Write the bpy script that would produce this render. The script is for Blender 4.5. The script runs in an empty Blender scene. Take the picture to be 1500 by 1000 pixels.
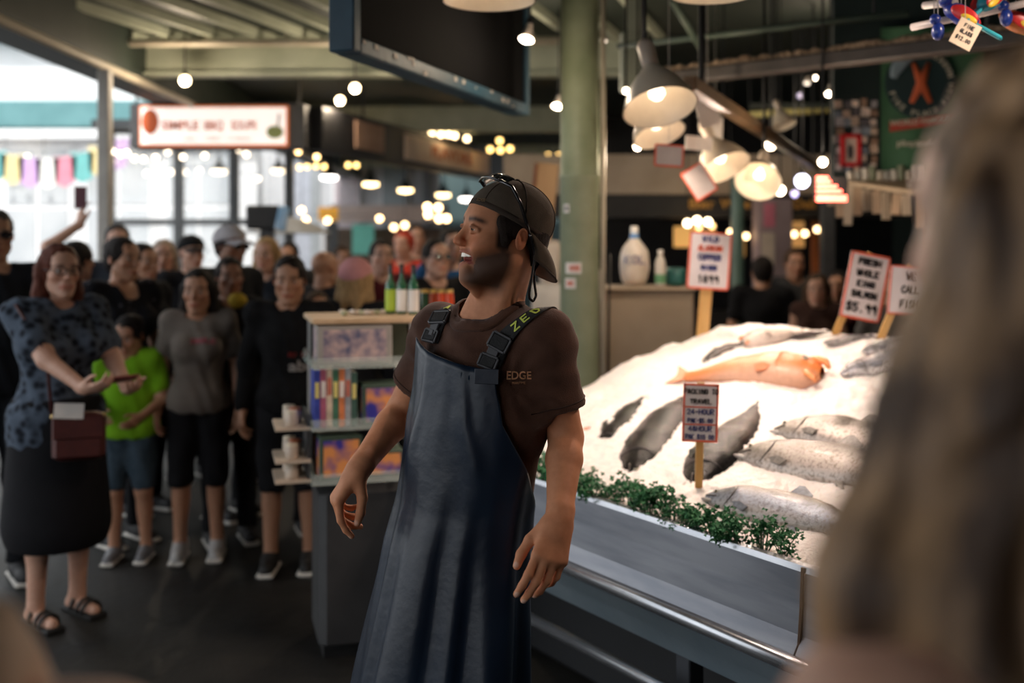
import bpy, bmesh, math, random
import numpy as np
from mathutils import Vector, Matrix, noise as mnoise

random.seed(7)
scene = bpy.context.scene
COL = scene.collection

# ------------------------------------------------------------------ camera
FP, HX, HY, CAMZ = 1500.0, 750.0, 360.0, 1.66      # focal length in pixels, horizon pixel, eye height
cam_d = bpy.data.cameras.new('camera')
cam = bpy.data.objects.new('camera', cam_d)
COL.objects.link(cam)
cam.location = (0, 0, CAMZ)
cam.rotation_euler = (math.pi / 2, 0, 0)
cam_d.sensor_width = 36
cam_d.lens = 36
cam_d.shift_y = -140 / 1500
cam_d.clip_start = 0.02
cam_d.clip_end = 300
cam_d.dof.use_dof = True
cam_d.dof.focus_distance = 2.33
cam_d.dof.aperture_fstop = 1.75
scene.camera = cam

# ------------------------------------------------------------------ world, exposure
w = bpy.data.worlds.new('overcast_sky')
scene.world = w
w.use_nodes = True
wn = w.node_tree.nodes
wl = w.node_tree.links
bg = wn['Background']
tcw = wn.new('ShaderNodeTexCoord')
nzw = wn.new('ShaderNodeTexNoise'); nzw.inputs['Scale'].default_value = 2.2
rmw = wn.new('ShaderNodeValToRGB')
rmw.color_ramp.elements[0].color = (0.80, 0.86, 0.93, 1)
rmw.color_ramp.elements[1].color = (0.97, 0.97, 0.96, 1)
wl.new(tcw.outputs['Generated'], nzw.inputs['Vector'])
wl.new(nzw.outputs['Fac'], rmw.inputs['Fac'])
wl.new(rmw.outputs['Color'], bg.inputs['Color'])
bg.inputs['Strength'].default_value = 0.98
sun_d = bpy.data.lights.new('street_sun_offscreen', 'SUN')
sun_d.energy = 1.9; sun_d.angle = math.radians(3); sun_d.color = (1, .97, .93)
sun = bpy.data.objects.new('street_sun_offscreen', sun_d)
COL.objects.link(sun)
sun.location = (-9, 4, 9)
sun.rotation_euler = Vector((0.0, .62, -.78)).to_track_quat('-Z', 'Y').to_euler()
vs = scene.view_settings
vs.view_transform = 'Standard'
vs.look = 'None'
vs.gamma = 1
vs.use_curve_mapping = False
vs.exposure = 1.0
scene.cycles.use_denoising = True
scene.cycles.sample_clamp_indirect = 4
scene.cycles.max_bounces = 6
scene.cycles.caustics_reflective = False
scene.cycles.caustics_refractive = False

def P(x, y, Y):
    "photo pixel at depth Y -> world point"
    return Vector(((x - HX) / FP * Y, Y, CAMZ - (y - HY) / FP * Y))

# ------------------------------------------------------------------ materials
MATS = {}
def mat(name, c=(0.5, 0.5, 0.5), c2=None, scale=8.0, rough=0.6, metal=0.0, bump=0.0, bscale=None,
        attr=False, emit=0.0, ecol=None, spec=0.5, sss=0.0, trans=0.0, coat=0.0, alpha=1.0, stretch=None,
        lo=0.35, hi=0.65, detail=4.0, sample=True, tex='noise', aniso=None, rough2=None, sheen=0.0):
    if name in MATS:
        return MATS[name]
    m = bpy.data.materials.new(name)
    m.use_nodes = True
    nt = m.node_tree
    b = nt.nodes['Principled BSDF']
    L = nt.links
    tc = nt.nodes.new('ShaderNodeTexCoord')
    mp = nt.nodes.new('ShaderNodeMapping')
    if stretch:
        mp.inputs['Scale'].default_value = stretch
    L.new(tc.outputs['Object'], mp.inputs['Vector'])
    if tex == 'voronoi':
        nz = nt.nodes.new('ShaderNodeTexVoronoi'); nout = nz.outputs['Distance']
    elif tex == 'wave':
        nz = nt.nodes.new('ShaderNodeTexWave'); nout = nz.outputs['Fac']
        nz.inputs['Distortion'].default_value = 1.5
    else:
        nz = nt.nodes.new('ShaderNodeTexNoise'); nout = nz.outputs['Fac']
        nz.inputs['Detail'].default_value = detail
    nz.inputs['Scale'].default_value = scale
    L.new(mp.outputs['Vector'], nz.inputs['Vector'])
    ramp = nt.nodes.new('ShaderNodeValToRGB')
    ramp.color_ramp.elements[0].position = lo
    ramp.color_ramp.elements[1].position = hi
    L.new(nout, ramp.inputs['Fac'])
    if c2 is None:
        c2 = tuple(min(1, v * 1.18) for v in c)
    if attr:
        at = nt.nodes.new('ShaderNodeAttribute'); at.attribute_name = 'Col'
        mx = nt.nodes.new('ShaderNodeMix'); mx.data_type = 'RGBA'; mx.blend_type = 'MULTIPLY'
        mx.inputs['Factor'].default_value = 1.0
        ramp.color_ramp.elements[0].color = (*c, 1)
        ramp.color_ramp.elements[1].color = (*c2, 1)
        L.new(at.outputs['Color'], mx.inputs[6])
        L.new(ramp.outputs['Color'], mx.inputs[7])
        cout = mx.outputs[2]
    else:
        ramp.color_ramp.elements[0].color = (*c, 1)
        ramp.color_ramp.elements[1].color = (*c2, 1)
        cout = ramp.outputs['Color']
    L.new(cout, b.inputs['Base Color'])
    b.inputs['Roughness'].default_value = rough
    if rough2 is not None:
        mr = nt.nodes.new('ShaderNodeMapRange')
        mr.inputs['To Min'].default_value = rough; mr.inputs['To Max'].default_value = rough2
        L.new(nout, mr.inputs['Value']); L.new(mr.outputs['Result'], b.inputs['Roughness'])
    b.inputs['Metallic'].default_value = metal
    b.inputs['Specular IOR Level'].default_value = spec
    b.inputs['Coat Weight'].default_value = coat
    b.inputs['Coat Roughness'].default_value = 0.15
    b.inputs['Transmission Weight'].default_value = trans
    b.inputs['Alpha'].default_value = alpha
    if sheen:
        b.inputs['Sheen Weight'].default_value = sheen
    if sss:
        b.inputs['Subsurface Weight'].default_value = sss
        b.inputs['Subsurface Radius'].default_value = (0.012, 0.005, 0.003)
        b.inputs['Subsurface Scale'].default_value = 1.0
    if bump:
        n2 = nt.nodes.new('ShaderNodeTexNoise')
        n2.inputs['Scale'].default_value = bscale or scale * 3
        n2.inputs['Detail'].default_value = 5
        L.new(mp.outputs['Vector'], n2.inputs['Vector'])
        bp = nt.nodes.new('ShaderNodeBump')
        bp.inputs['Strength'].default_value = bump
        bp.inputs['Distance'].default_value = 0.01
        L.new(n2.outputs['Fac'], bp.inputs['Height'])
        L.new(bp.outputs['Normal'], b.inputs['Normal'])
    if emit:
        b.inputs['Emission Color'].default_value = (*(ecol or c), 1)
        b.inputs['Emission Strength'].default_value = emit
        if not sample:
            m.cycles.emission_sampling = 'NONE'
    MATS[name] = m
    return m

# ------------------------------------------------------------------ object helpers
def tag(o, label=None, cat=None, group=None, kind=None):
    if label: o['label'] = label
    if cat: o['category'] = cat
    if group: o['group'] = group
    if kind: o['kind'] = kind
    return o

def thing(name, label, cat, loc, group=None):
    o = bpy.data.objects.new(name, None)
    o.empty_display_size = 0.1
    COL.objects.link(o)
    o.location = loc
    return tag(o, label, cat, group)

def world_loc(o):
    v = Vector(o.location)
    while o.parent:
        o = o.parent
        if o.type == 'EMPTY':
            v = v + Vector(o.location)
    return v

def link(name, me, m=None, parent=None, smooth=False):
    "links a mesh that was built in world coordinates"
    o = bpy.data.objects.new(name, me)
    COL.objects.link(o)
    if m is not None:
        me.materials.append(m)
    if smooth:
        me.polygons.foreach_set('use_smooth', np.ones(len(me.polygons), dtype=bool))
    if parent is not None:
        o.parent = parent
        root = parent
        while root.parent:
            root = root.parent
        if parent.type == 'EMPTY':
            o.matrix_parent_inverse = Matrix.Translation(-Vector(parent.location))
    return o

def mesh_np(name, V, faces, attr=None):
    "fast mesh from arrays; faces: (n,4) or (n,3) int array"
    me = bpy.data.meshes.new(name)
    V = np.asarray(V, dtype=np.float32); faces = np.asarray(faces, dtype=np.int32)
    n, k = faces.shape
    me.vertices.add(len(V)); me.vertices.foreach_set('co', V.ravel())
    me.loops.add(n * k); me.loops.foreach_set('vertex_index', faces.ravel())
    me.polygons.add(n)
    me.polygons.foreach_set('loop_start', np.arange(0, n * k, k, dtype=np.int32))
    me.polygons.foreach_set('loop_total', np.full(n, k, dtype=np.int32))
    me.update(calc_edges=True)
    me.validate()
    if attr is not None:
        set_col(me, attr)
    return me

def set_col(me, c):
    a = me.color_attributes.new('Col', 'FLOAT_COLOR', 'POINT')
    c = np.asarray(c, dtype=np.float32)
    full = np.ones((len(c), 4), dtype=np.float32); full[:, :3] = c
    a.data.foreach_set('color', full.ravel())

def frame_from(d, up=(0, 0, 1)):
    d = Vector(d).normalized()
    u = Vector(up)
    if abs(d.dot(u)) > 0.98:
        u = Vector((1, 0, 0)) if abs(d.x) < 0.9 else Vector((0, 1, 0))
    x = u.cross(d).normalized()
    y = d.cross(x).normalized()
    return x, y, d

class MB:
    "collects shapes into one mesh"
    def __init__(s):
        s.v = []; s.f = []
    def add(s, vs, fs):
        o = len(s.v)
        s.v += [tuple(v) for v in vs]
        s.f += [tuple(i + o for i in f) for f in fs]
        return s
    def box(s, c, h, R=None, bev=0.0):
        R = R or Matrix.Identity(3); c = Vector(c)
        hx, hy, hz = h
        if bev <= 0:
            vs = [c + R @ Vector((sx * hx, sy * hy, sz * hz)) for sz in (-1, 1) for sy in (-1, 1) for sx in (-1, 1)]
            fs = [(0, 2, 3, 1), (4, 5, 7, 6), (0, 1, 5, 4), (2, 6, 7, 3), (0, 4, 6, 2), (1, 3, 7, 5)]
            return s.add(vs, fs)
        b = min(bev, hx * .9, hy * .9, hz * .9)
        vs = []; fs = []
        rings = [(-hz, b), (-hz + b, 0), (hz - b, 0), (hz, b)]
        for z, ins in rings:
            X, Y = hx - ins, hy - ins
            cb = b
            for (px, py) in ((X - cb, -Y), (X, -Y + cb), (X, Y - cb), (X - cb, Y), (-X + cb, Y), (-X, Y - cb), (-X, -Y + cb), (-X + cb, -Y)):
                vs.append(c + R @ Vector((px, py, z)))
        for r in range(3):
            for i in range(8):
                j = (i + 1) % 8
                fs.append((r * 8 + i, r * 8 + j, r * 8 + 8 + j, r * 8 + 8 + i))
        fs.append(tuple(range(7, -1, -1))); fs.append(tuple(range(24, 32)))
        return s.add(vs, fs)
    def tube(s, pts, r, n=8, caps=True, flat=None, up=(0, 0, 1)):
        pts = [Vector(p) for p in pts]
        rs = r if isinstance(r, (list, tuple)) else [r] * len(pts)
        vs = []; fs = []
        px = None
        for i, p in enumerate(pts):
            d = (pts[min(i + 1, len(pts) - 1)] - pts[max(i - 1, 0)])
            x, y, _ = frame_from(d, up)
            if px is not None and x.dot(px) < 0 and flat is None:
                x, y = -x, -y
            px = x
            for k in range(n):
                a = 2 * math.pi * k / n
                vs.append(p + x * (math.cos(a) * rs[i]) + y * (math.sin(a) * rs[i] * (flat or 1.0)))
        for i in range(len(pts) - 1):
            for k in range(n):
                j = (k + 1) % n
                fs.append((i * n + k, i * n + j, i * n + n + j, i * n + n + k))
        if caps:
            fs.append(tuple(range(n - 1, -1, -1)))
            fs.append(tuple(range((len(pts) - 1) * n, len(pts) * n)))
        return s.add(vs, fs)
    def lathe(s, prof, c=(0, 0, 0), axis=(0, 0, 1), n=20, cap0=False, cap1=False):
        x, y, d = frame_from(axis)
        c = Vector(c); vs = []; fs = []
        for (r, z) in prof:
            for k in range(n):
                a = 2 * math.pi * k / n
                vs.append(c + x * (math.cos(a) * r) + y * (math.sin(a) * r) + d * z)
        for i in range(len(prof) - 1):
            for k in range(n):
                j = (k + 1) % n
                fs.append((i * n + k, i * n + j, i * n + n + j, i * n + n + k))
        if cap0: fs.append(tuple(range(n - 1, -1, -1)))
        if cap1: fs.append(tuple(range((len(prof) - 1) * n, len(prof) * n)))
        return s.add(vs, fs)
    def ball(s, c, r, n=10, R=None):
        if not isinstance(r, (tuple, list)): r = (r, r, r)
        R = R or Matrix.Identity(3)
        c = Vector(c); vs = []; fs = []
        m = max(4, n // 2 + 1)
        for i in range(m + 1):
            t = math.pi * i / m
            for k in range(n):
                a = 2 * math.pi * k / n
                vs.append(c + R @ Vector((r[0] * math.sin(t) * math.cos(a), r[1] * math.sin(t) * math.sin(a), r[2] * math.cos(t))))
        for i in range(m):
            for k in range(n):
                j = (k + 1) % n
                fs.append((i * n + k, i * n + n + k, i * n + n + j, i * n + j))
        return s.add(vs, fs)
    def quad(s, a, b, c, d):
        return s.add([a, b, c, d], [(0, 1, 2, 3)])
    def poly(s, pts, off):
        "prism: polygon pts extruded by the vector off"
        n = len(pts); off = Vector(off)
        vs = [Vector(p) for p in pts] + [Vector(p) + off for p in pts]
        fs = [tuple(range(n - 1, -1, -1)), tuple(range(n, 2 * n))] + [(i, (i + 1) % n, n + (i + 1) % n, n + i) for i in range(n)]
        return s.add(vs, fs)
    def grid(s, rows, thick=0.0):
        "rows of equal length points; optional thickness by normals"
        R, C = len(rows), len(rows[0])
        A = np.array([[tuple(p) for p in r] for r in rows], dtype=float)
        if thick:
            du = np.gradient(A, axis=1); dv = np.gradient(A, axis=0)
            N = np.cross(du, dv); N /= (np.linalg.norm(N, axis=2, keepdims=True) + 1e-9)
            B = A - N * thick
            vs = list(map(tuple, A.reshape(-1, 3))) + list(map(tuple, B.reshape(-1, 3)))
            o = R * C; fs = []
            for i in range(R - 1):
                for j in range(C - 1):
                    q = (i * C + j, i * C + j + 1, (i + 1) * C + j + 1, (i + 1) * C + j)
                    fs.append(q); fs.append(tuple(o + k for k in reversed(q)))
            for j in range(C - 1):
                fs.append((j + 1, j, o + j, o + j + 1))
                a = (R - 1) * C
                fs.append((a + j, a + j + 1, o + a + j + 1, o + a + j))
            for i in range(R - 1):
                fs.append((i * C, (i + 1) * C, o + (i + 1) * C, o + i * C))
                a = C - 1
                fs.append(((i + 1) * C + a, i * C + a, o + i * C + a, o + (i + 1) * C + a))
            return s.add(vs, fs)
        fs = [(i * C + j, i * C + j + 1, (i + 1) * C + j + 1, (i + 1) * C + j) for i in range(R - 1) for j in range(C - 1)]
        return s.add(list(map(tuple, A.reshape(-1, 3))), fs)
    def mesh(s, name):
        me = bpy.data.meshes.new(name)
        me.from_pydata(s.v, [], s.f)
        me.update()
        return me
    def build(s, name, m, parent=None, smooth=False):
        return link(name, s.mesh(name), m, parent, smooth)

def smooth_by_angle(o, ang=40):
    me = o.data
    me.polygons.foreach_set('use_smooth', np.ones(len(me.polygons), dtype=bool))
    try:
        me.set_sharp_from_angle(angle=math.radians(ang))
    except Exception:
        pass
    return o

def copy_tree(o, loc=None, parent=None):
    c = o.copy()
    COL.objects.link(c)
    if parent is not None:
        c.parent = parent
    if loc is not None:
        c.location = loc
    for ch in list(o.children):
        copy_tree(ch, None, c)
    return c

# ------------------------------------------------------------------ lettering
def text_obj(name, s, size, origin, xdir, ydir, m, parent, align='CENTER', ext=0.0006, bold=0.0, shear=0.0, sx=1.0, fitw=None):
    cu = bpy.data.curves.new(name, 'FONT')
    cu.body = s; cu.size = size; cu.align_x = align; cu.align_y = 'CENTER'
    cu.extrude = ext; cu.offset = bold; cu.shear = shear; cu.resolution_u = 3
    tmp = bpy.data.objects.new(name + '_curve', cu)
    COL.objects.link(tmp)
    dg = bpy.context.evaluated_depsgraph_get()
    me = bpy.data.meshes.new_from_object(tmp.evaluated_get(dg))
    bpy.data.objects.remove(tmp); bpy.data.curves.remove(cu)
    me.name = name
    if fitw and len(me.vertices):
        xs_ = [v.co.x for v in me.vertices]; sx = fitw / max(1e-6, max(xs_) - min(xs_))
    x = Vector(xdir).normalized(); y = Vector(ydir).normalized(); z = x.cross(y)
    M = Matrix((( x.x * sx, y.x, z.x, origin[0]), (x.y * sx, y.y, z.y, origin[1]), (x.z * sx, y.z, z.z, origin[2]), (0, 0, 0, 1)))
    me.transform(M)
    me.materials.clear()
    return link(name, me, m, parent)

def conform(o, bvh, nm, off=.0016):
    "lays lettering onto a surface along the direction nm"
    for v in o.data.vertices:
        h = bvh.ray_cast(v.co + nm * .06, -nm)
        if h[0] is not None and (h[0] - v.co).length < .08:
            v.co = h[0] + nm * off
    return o

# strokes of a felt-pen alphabet on a 4 x 6 cell
G = {
 'A': [[(0,0),(2,6),(4,0)],[(1,2),(3.2,2)]], 'B': [[(0,0),(0,6),(3,6),(3.6,4.6),(3,3.2),(0,3)],[(3,3.2),(4,1.6),(3,0),(0,0)]],
 'C': [[(4,5),(2.5,6),(.6,5),(0,3),(.6,1),(2.5,0),(4,1)]], 'D': [[(0,0),(0,6),(2.6,5.6),(4,3),(2.6,.4),(0,0)]],
 'E': [[(4,6),(0,6),(0,0),(4,0)],[(0,3),(3,3)]], 'F': [[(4,6),(0,6),(0,0)],[(0,3),(3,3)]],
 'G': [[(4,5),(2.5,6),(.6,5),(0,3),(.6,1),(2.5,0),(4,1),(4,2.8),(2.4,2.8)]], 'H': [[(0,0),(0,6)],[(4,0),(4,6)],[(0,3),(4,3)]],
 'I': [[(2,0),(2,6)]], 'K': [[(0,0),(0,6)],[(4,6),(0,2.6),(4,0)]], 'L': [[(0,6),(0,0),(4,0)]],
 'M': [[(0,0),(.4,6),(2,2),(3.6,6),(4,0)]], 'N': [[(0,0),(0,6),(4,0),(4,6)]], 'O': [[(2,6),(.3,4.6),(0,3),(.5,1),(2,0),(3.6,1),(4,3),(3.6,5),(2,6)]],
 'P': [[(0,0),(0,6),(3,6),(4,4.6),(3,3),(0,2.8)]], 'R': [[(0,0),(0,6),(3,6),(4,4.6),(3,3.2),(0,3),(4,0)]],
 'S': [[(4,5.2),(2.4,6),(.4,5.2),(.6,3.6),(3.4,2.6),(4,1.2),(2.4,0),(0,.8)]], 'T': [[(0,6),(4,6)],[(2,6),(2,0)]],
 'U': [[(0,6),(0,1.2),(1.4,0),(2.8,0),(4,1.2),(4,6)]], 'V': [[(0,6),(2,0),(4,6)]], 'W': [[(0,6),(1,0),(2,4),(3,0),(4,6)]],
 'X': [[(0,0),(4,6)],[(0,6),(4,0)]], 'Y': [[(0,6),(2,3),(4,6)],[(2,3),(2,0)]], 'Z': [[(0,6),(4,6),(0,0),(4,0)]],
 '0': [[(2,6),(.3,4.6),(.2,1.4),(2,0),(3.8,1.4),(3.7,4.6),(2,6)]], '1': [[(1,4.6),(2.2,6),(2.2,0)]],
 '2': [[(0,4.8),(1.6,6),(3.6,5),(3.4,3.6),(0,0),(4,0)]], '4': [[(3,0),(3,6),(0,2),(4,2)]],
 '5': [[(4,6),(.6,6),(.3,3.4),(2.6,3.6),(4,2),(2.6,0),(0,.6)]], '8': [[(2,3.2),(.4,4.4),(2,6),(3.6,4.4),(2,3.2),(0,1.5),(2,0),(4,1.5),(2,3.2)]],
 '9': [[(3.6,4.4),(2,3),(.4,4.4),(2,6),(3.6,4.6),(3.4,0)]], '$': [[(4,5.2),(2.4,5.8),(.4,5),(.6,3.6),(3.4,2.6),(4,1.2),(2.4,.3),(0,.8)],[(2,6.6),(2,-.6)]],
 '-': [[(.6,3),(3.4,3)]], '.': [[(1.8,.2),(2.2,.2)]], "'": [[(2,6.4),(1.8,5)]], '#': [[(1,0),(1.6,6)],[(2.6,0),(3.2,6)],[(0,2),(4,2)],[(0,4),(4,4)]],
 '/': [[(0,0),(4,6)]],
}
def scrawl(name, s, h, origin, xdir, ydir, pen, m, parent, gap=1.7, wmul=1.0, center=True, jit=0.12, seed=1):
    "felt-pen lettering as one thin mesh"
    rr = random.Random(seed)
    x = Vector(xdir).normalized(); y = Vector(ydir).normalized(); z = x.cross(y)
    u = h / 6.0
    adv = (4 + gap) * u * wmul
    W = adv * len(s) - gap * u * wmul
    o = Vector(origin) - (x * (W / 2) + y * (h / 2) if center else Vector((0, 0, 0)))
    mb = MB()
    for i, ch in enumerate(s):
        for st in G.get(ch, []):
            pts = [o + x * (i * adv + (px + rr.uniform(-jit, jit)) * u * wmul) + y * ((py + rr.uniform(-jit, jit)) * u) for px, py in st]
            for a, b in zip(pts, pts[1:]):
                d = (b - a).normalized(); t = z.cross(d) * (pen / 2)
                a2 = a - d * pen * .35; b2 = b + d * pen * .35
                q = [a2 - t, b2 - t, b2 + t, a2 + t]
                k = z * 0.0012
                mb.poly(q, k)
    return mb.build(name, m, parent)

# ------------------------------------------------------------------ signed distance modelling (surface nets)
def _ell(c, r, R):
    c = np.array(c, float); r = np.array(r, float)
    Rt = None if R is None else np.array(R, float).T
    def f(X, Y, Z):
        x, y, z = X - c[0], Y - c[1], Z - c[2]
        if Rt is not None:
            x, y, z = (Rt[0, 0] * x + Rt[0, 1] * y + Rt[0, 2] * z, Rt[1, 0] * x + Rt[1, 1] * y + Rt[1, 2] * z, Rt[2, 0] * x + Rt[2, 1] * y + Rt[2, 2] * z)
        k0 = np.sqrt((x / r[0]) ** 2 + (y / r[1]) ** 2 + (z / r[2]) ** 2)
        k1 = np.sqrt((x / r[0] ** 2) ** 2 + (y / r[1] ** 2) ** 2 + (z / r[2] ** 2) ** 2) + 1e-9
        return k0 * (k0 - 1.0) / k1
    return f
def ell(c, r, R=None, k=0.02, op='u'):
    m = max(r)
    hb = np.full(3, m) if R is not None else np.array(r, float)
    c = np.array(c, float)
    return dict(f=_ell(c, r, R), lo=c - hb, hi=c + hb, k=k, op=op)
def cap(a, b, ra, rb=None, k=0.02, op='u', flat=None):
    rb = ra if rb is None else rb
    a = np.array(a, float); b = np.array(b, float); ab = b - a; L2 = float(ab @ ab) + 1e-12
    def f(X, Y, Z):
        x, y, z = X - a[0], Y - a[1], Z - a[2]
        t = np.clip((x * ab[0] + y * ab[1] + z * ab[2]) / L2, 0, 1)
        d = np.sqrt((x - t * ab[0]) ** 2 + (y - t * ab[1]) ** 2 + (z - t * ab[2]) ** 2)
        return d - (ra + (rb - ra) * t)
    m = max(ra, rb)
    return dict(f=f, lo=np.minimum(a, b) - m, hi=np.maximum(a, b) + m, k=k, op=op)
def cut(p, n, k=0.006):
    "keeps the side the normal points away from"
    p = np.array(p, float); n = np.array(n, float); n = n / np.linalg.norm(n)
    def f(X, Y, Z):
        return (X - p[0]) * n[0] + (Y - p[1]) * n[1] + (Z - p[2]) * n[2]
    return dict(f=f, lo=None, hi=None, k=k, op='i')

def _axis(lo, hi, h, fine, hf):
    xs = [lo]
    while xs[-1] < hi:
        x = xs[-1]
        st = h
        for a, b in fine:
            if a - h * .6 <= x <= b: st = min(st, hf)
        xs.append(x + st)
    return np.array(xs, dtype=np.float64)

def sdf_arrays(prims, h, fine=(), hf=None, warp=None):
    add = [p for p in prims if p['op'] == 'u']
    lo = np.min([p['lo'] for p in add], axis=0) - 2.5 * h
    hi = np.max([p['hi'] for p in add], axis=0) + 2.5 * h
    hf = hf or h
    ax = [_axis(lo[i], hi[i], h, [(f[0][i], f[1][i]) for f in fine], hf) for i in range(3)]
    xs, ys, zs = ax
    F = np.full((len(xs), len(ys), len(zs)), 1.0)
    for p in prims:
        if p['lo'] is None:
            sl = (slice(None),) * 3
        else:
            mg = p['k'] * 1.1 + 2.5 * h
            sl = tuple(slice(int(np.searchsorted(ax[i], p['lo'][i] - mg)), int(np.searchsorted(ax[i], p['hi'][i] + mg)) + 1) for i in range(3))
        X = xs[sl[0]][:, None, None]; Y = ys[sl[1]][None, :, None]; Z = zs[sl[2]][None, None, :]
        if X.size * Y.size * Z.size == 0:
            continue
        d = p['f'](X, Y, Z)
        a = F[sl]; k = p['k']
        if p['op'] == 'u':
            t = np.clip(0.5 + 0.5 * (d - a) / k, 0, 1)
            F[sl] = d * (1 - t) + a * t - k * t * (1 - t)
        else:
            if p['op'] == 's': d = -d
            t = np.clip(0.5 - 0.5 * (d - a) / k, 0, 1)
            F[sl] = d * (1 - t) + a * t + k * t * (1 - t)
    if warp is not None:
        F = F + warp(xs[:, None, None], ys[None, :, None], zs[None, None, :])
    F[0] = F[-1] = 1.0; F[:, 0] = F[:, -1] = 1.0; F[:, :, 0] = F[:, :, -1] = 1.0
    S = F < 0
    c = S[:-1, :-1, :-1].astype(np.int8)
    tot = c.copy()
    for dx in (0, 1):
        for dy in (0, 1):
            for dz in (0, 1):
                if dx + dy + dz:
                    tot += S[dx:S.shape[0] - 1 + dx, dy:S.shape[1] - 1 + dy, dz:S.shape[2] - 1 + dz]
    act = (tot > 0) & (tot < 8)
    I, J, K = np.nonzero(act)
    idx = np.full(act.shape, -1, dtype=np.int32); idx[I, J, K] = np.arange(len(I))
    acc = np.zeros((len(I), 3)); cnt = np.zeros(len(I))
    corners = [(0, 0, 0), (1, 0, 0), (0, 1, 0), (1, 1, 0), (0, 0, 1), (1, 0, 1), (0, 1, 1), (1, 1, 1)]
    val = [F[I + a, J + b, K + d] for a, b, d in corners]
    pos = [np.stack([xs[I + a], ys[J + b], zs[K + d]], 1) for a, b, d in corners]
    for a in range(8):
        for ax_ in (1, 2, 4):
            b = a | ax_
            if b == a: continue
            m = (val[a] < 0) != (val[b] < 0)
            if not m.any(): continue
            t = val[a][m] / (val[a][m] - val[b][m])
            acc[m] += pos[a][m] + (pos[b][m] - pos[a][m]) * t[:, None]
            cnt[m] += 1
    V = acc / np.maximum(cnt, 1)[:, None]
    Q = []
    def quads(sgn, flipm, cells):
        q = np.stack(cells, 1)
        q2 = q[:, ::-1]
        q = np.where(flipm[:, None], q2, q)
        Q.append(q)
    # x edges
    e = S[:-1] != S[1:]
    i, j, k = np.nonzero(e[:, 1:-1, 1:-1]); j += 1; k += 1
    quads(0, S[i, j, k] == False, [idx[i, j - 1, k - 1], idx[i, j, k - 1], idx[i, j, k], idx[i, j - 1, k]])
    e = S[:, :-1] != S[:, 1:]
    i, j, k = np.nonzero(e[1:-1, :, 1:-1]); i += 1; k += 1
    quads(1, S[i, j, k] == True, [idx[i - 1, j, k - 1], idx[i, j, k - 1], idx[i, j, k], idx[i - 1, j, k]])
    e = S[:, :, :-1] != S[:, :, 1:]
    i, j, k = np.nonzero(e[1:-1, 1:-1, :]); i += 1; j += 1
    quads(2, S[i, j, k] == False, [idx[i - 1, j - 1, k], idx[i, j - 1, k], idx[i, j, k], idx[i - 1, j, k]])
    return V, np.concatenate(Q)

def sdf_obj(name, prims, h, m, parent, color=None, fine=(), hf=None, warp=None):
    V, Q = sdf_arrays(prims, h, fine, hf, warp)
    me = mesh_np(name, V, Q, None if color is None else color(V))
    return link(name, me, m, parent, smooth=True)

class Fr:
    "a local frame: transforms primitives given in local units (scale s)"
    def __init__(s, loc, R, sc=1.0):
        s.l = Vector(loc); s.R = Matrix(R); s.s = sc
    def p(s, v):
        return s.l + s.R @ (Vector(v) * s.s)
    def ell(s, c, r, R=None, k=0.02, op='u'):
        RR = s.R @ R if R is not None else s.R
        return ell(s.p(c), [v * s.s for v in r], RR, k * s.s, op)
    def cap(s, a, b, ra, rb=None, k=0.02, op='u'):
        return cap(s.p(a), s.p(b), ra * s.s, (ra if rb is None else rb) * s.s, k * s.s, op)
    def cut(s, p, n, k=0.006):
        return cut(s.p(p), s.R @ Vector(n), k)
    def inv(s, V):
        A = (np.asarray(V) - np.array(s.l)) / s.s
        return A @ np.array(s.R)
# ------------------------------------------------------------------ people: heads, hands, bodies
def rotz(d): return Matrix.Rotation(math.radians(d), 3, 'Z')
def rotx(d): return Matrix.Rotation(math.radians(d), 3, 'X')
def roty(d): return Matrix.Rotation(math.radians(d), 3, 'Y')

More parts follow.
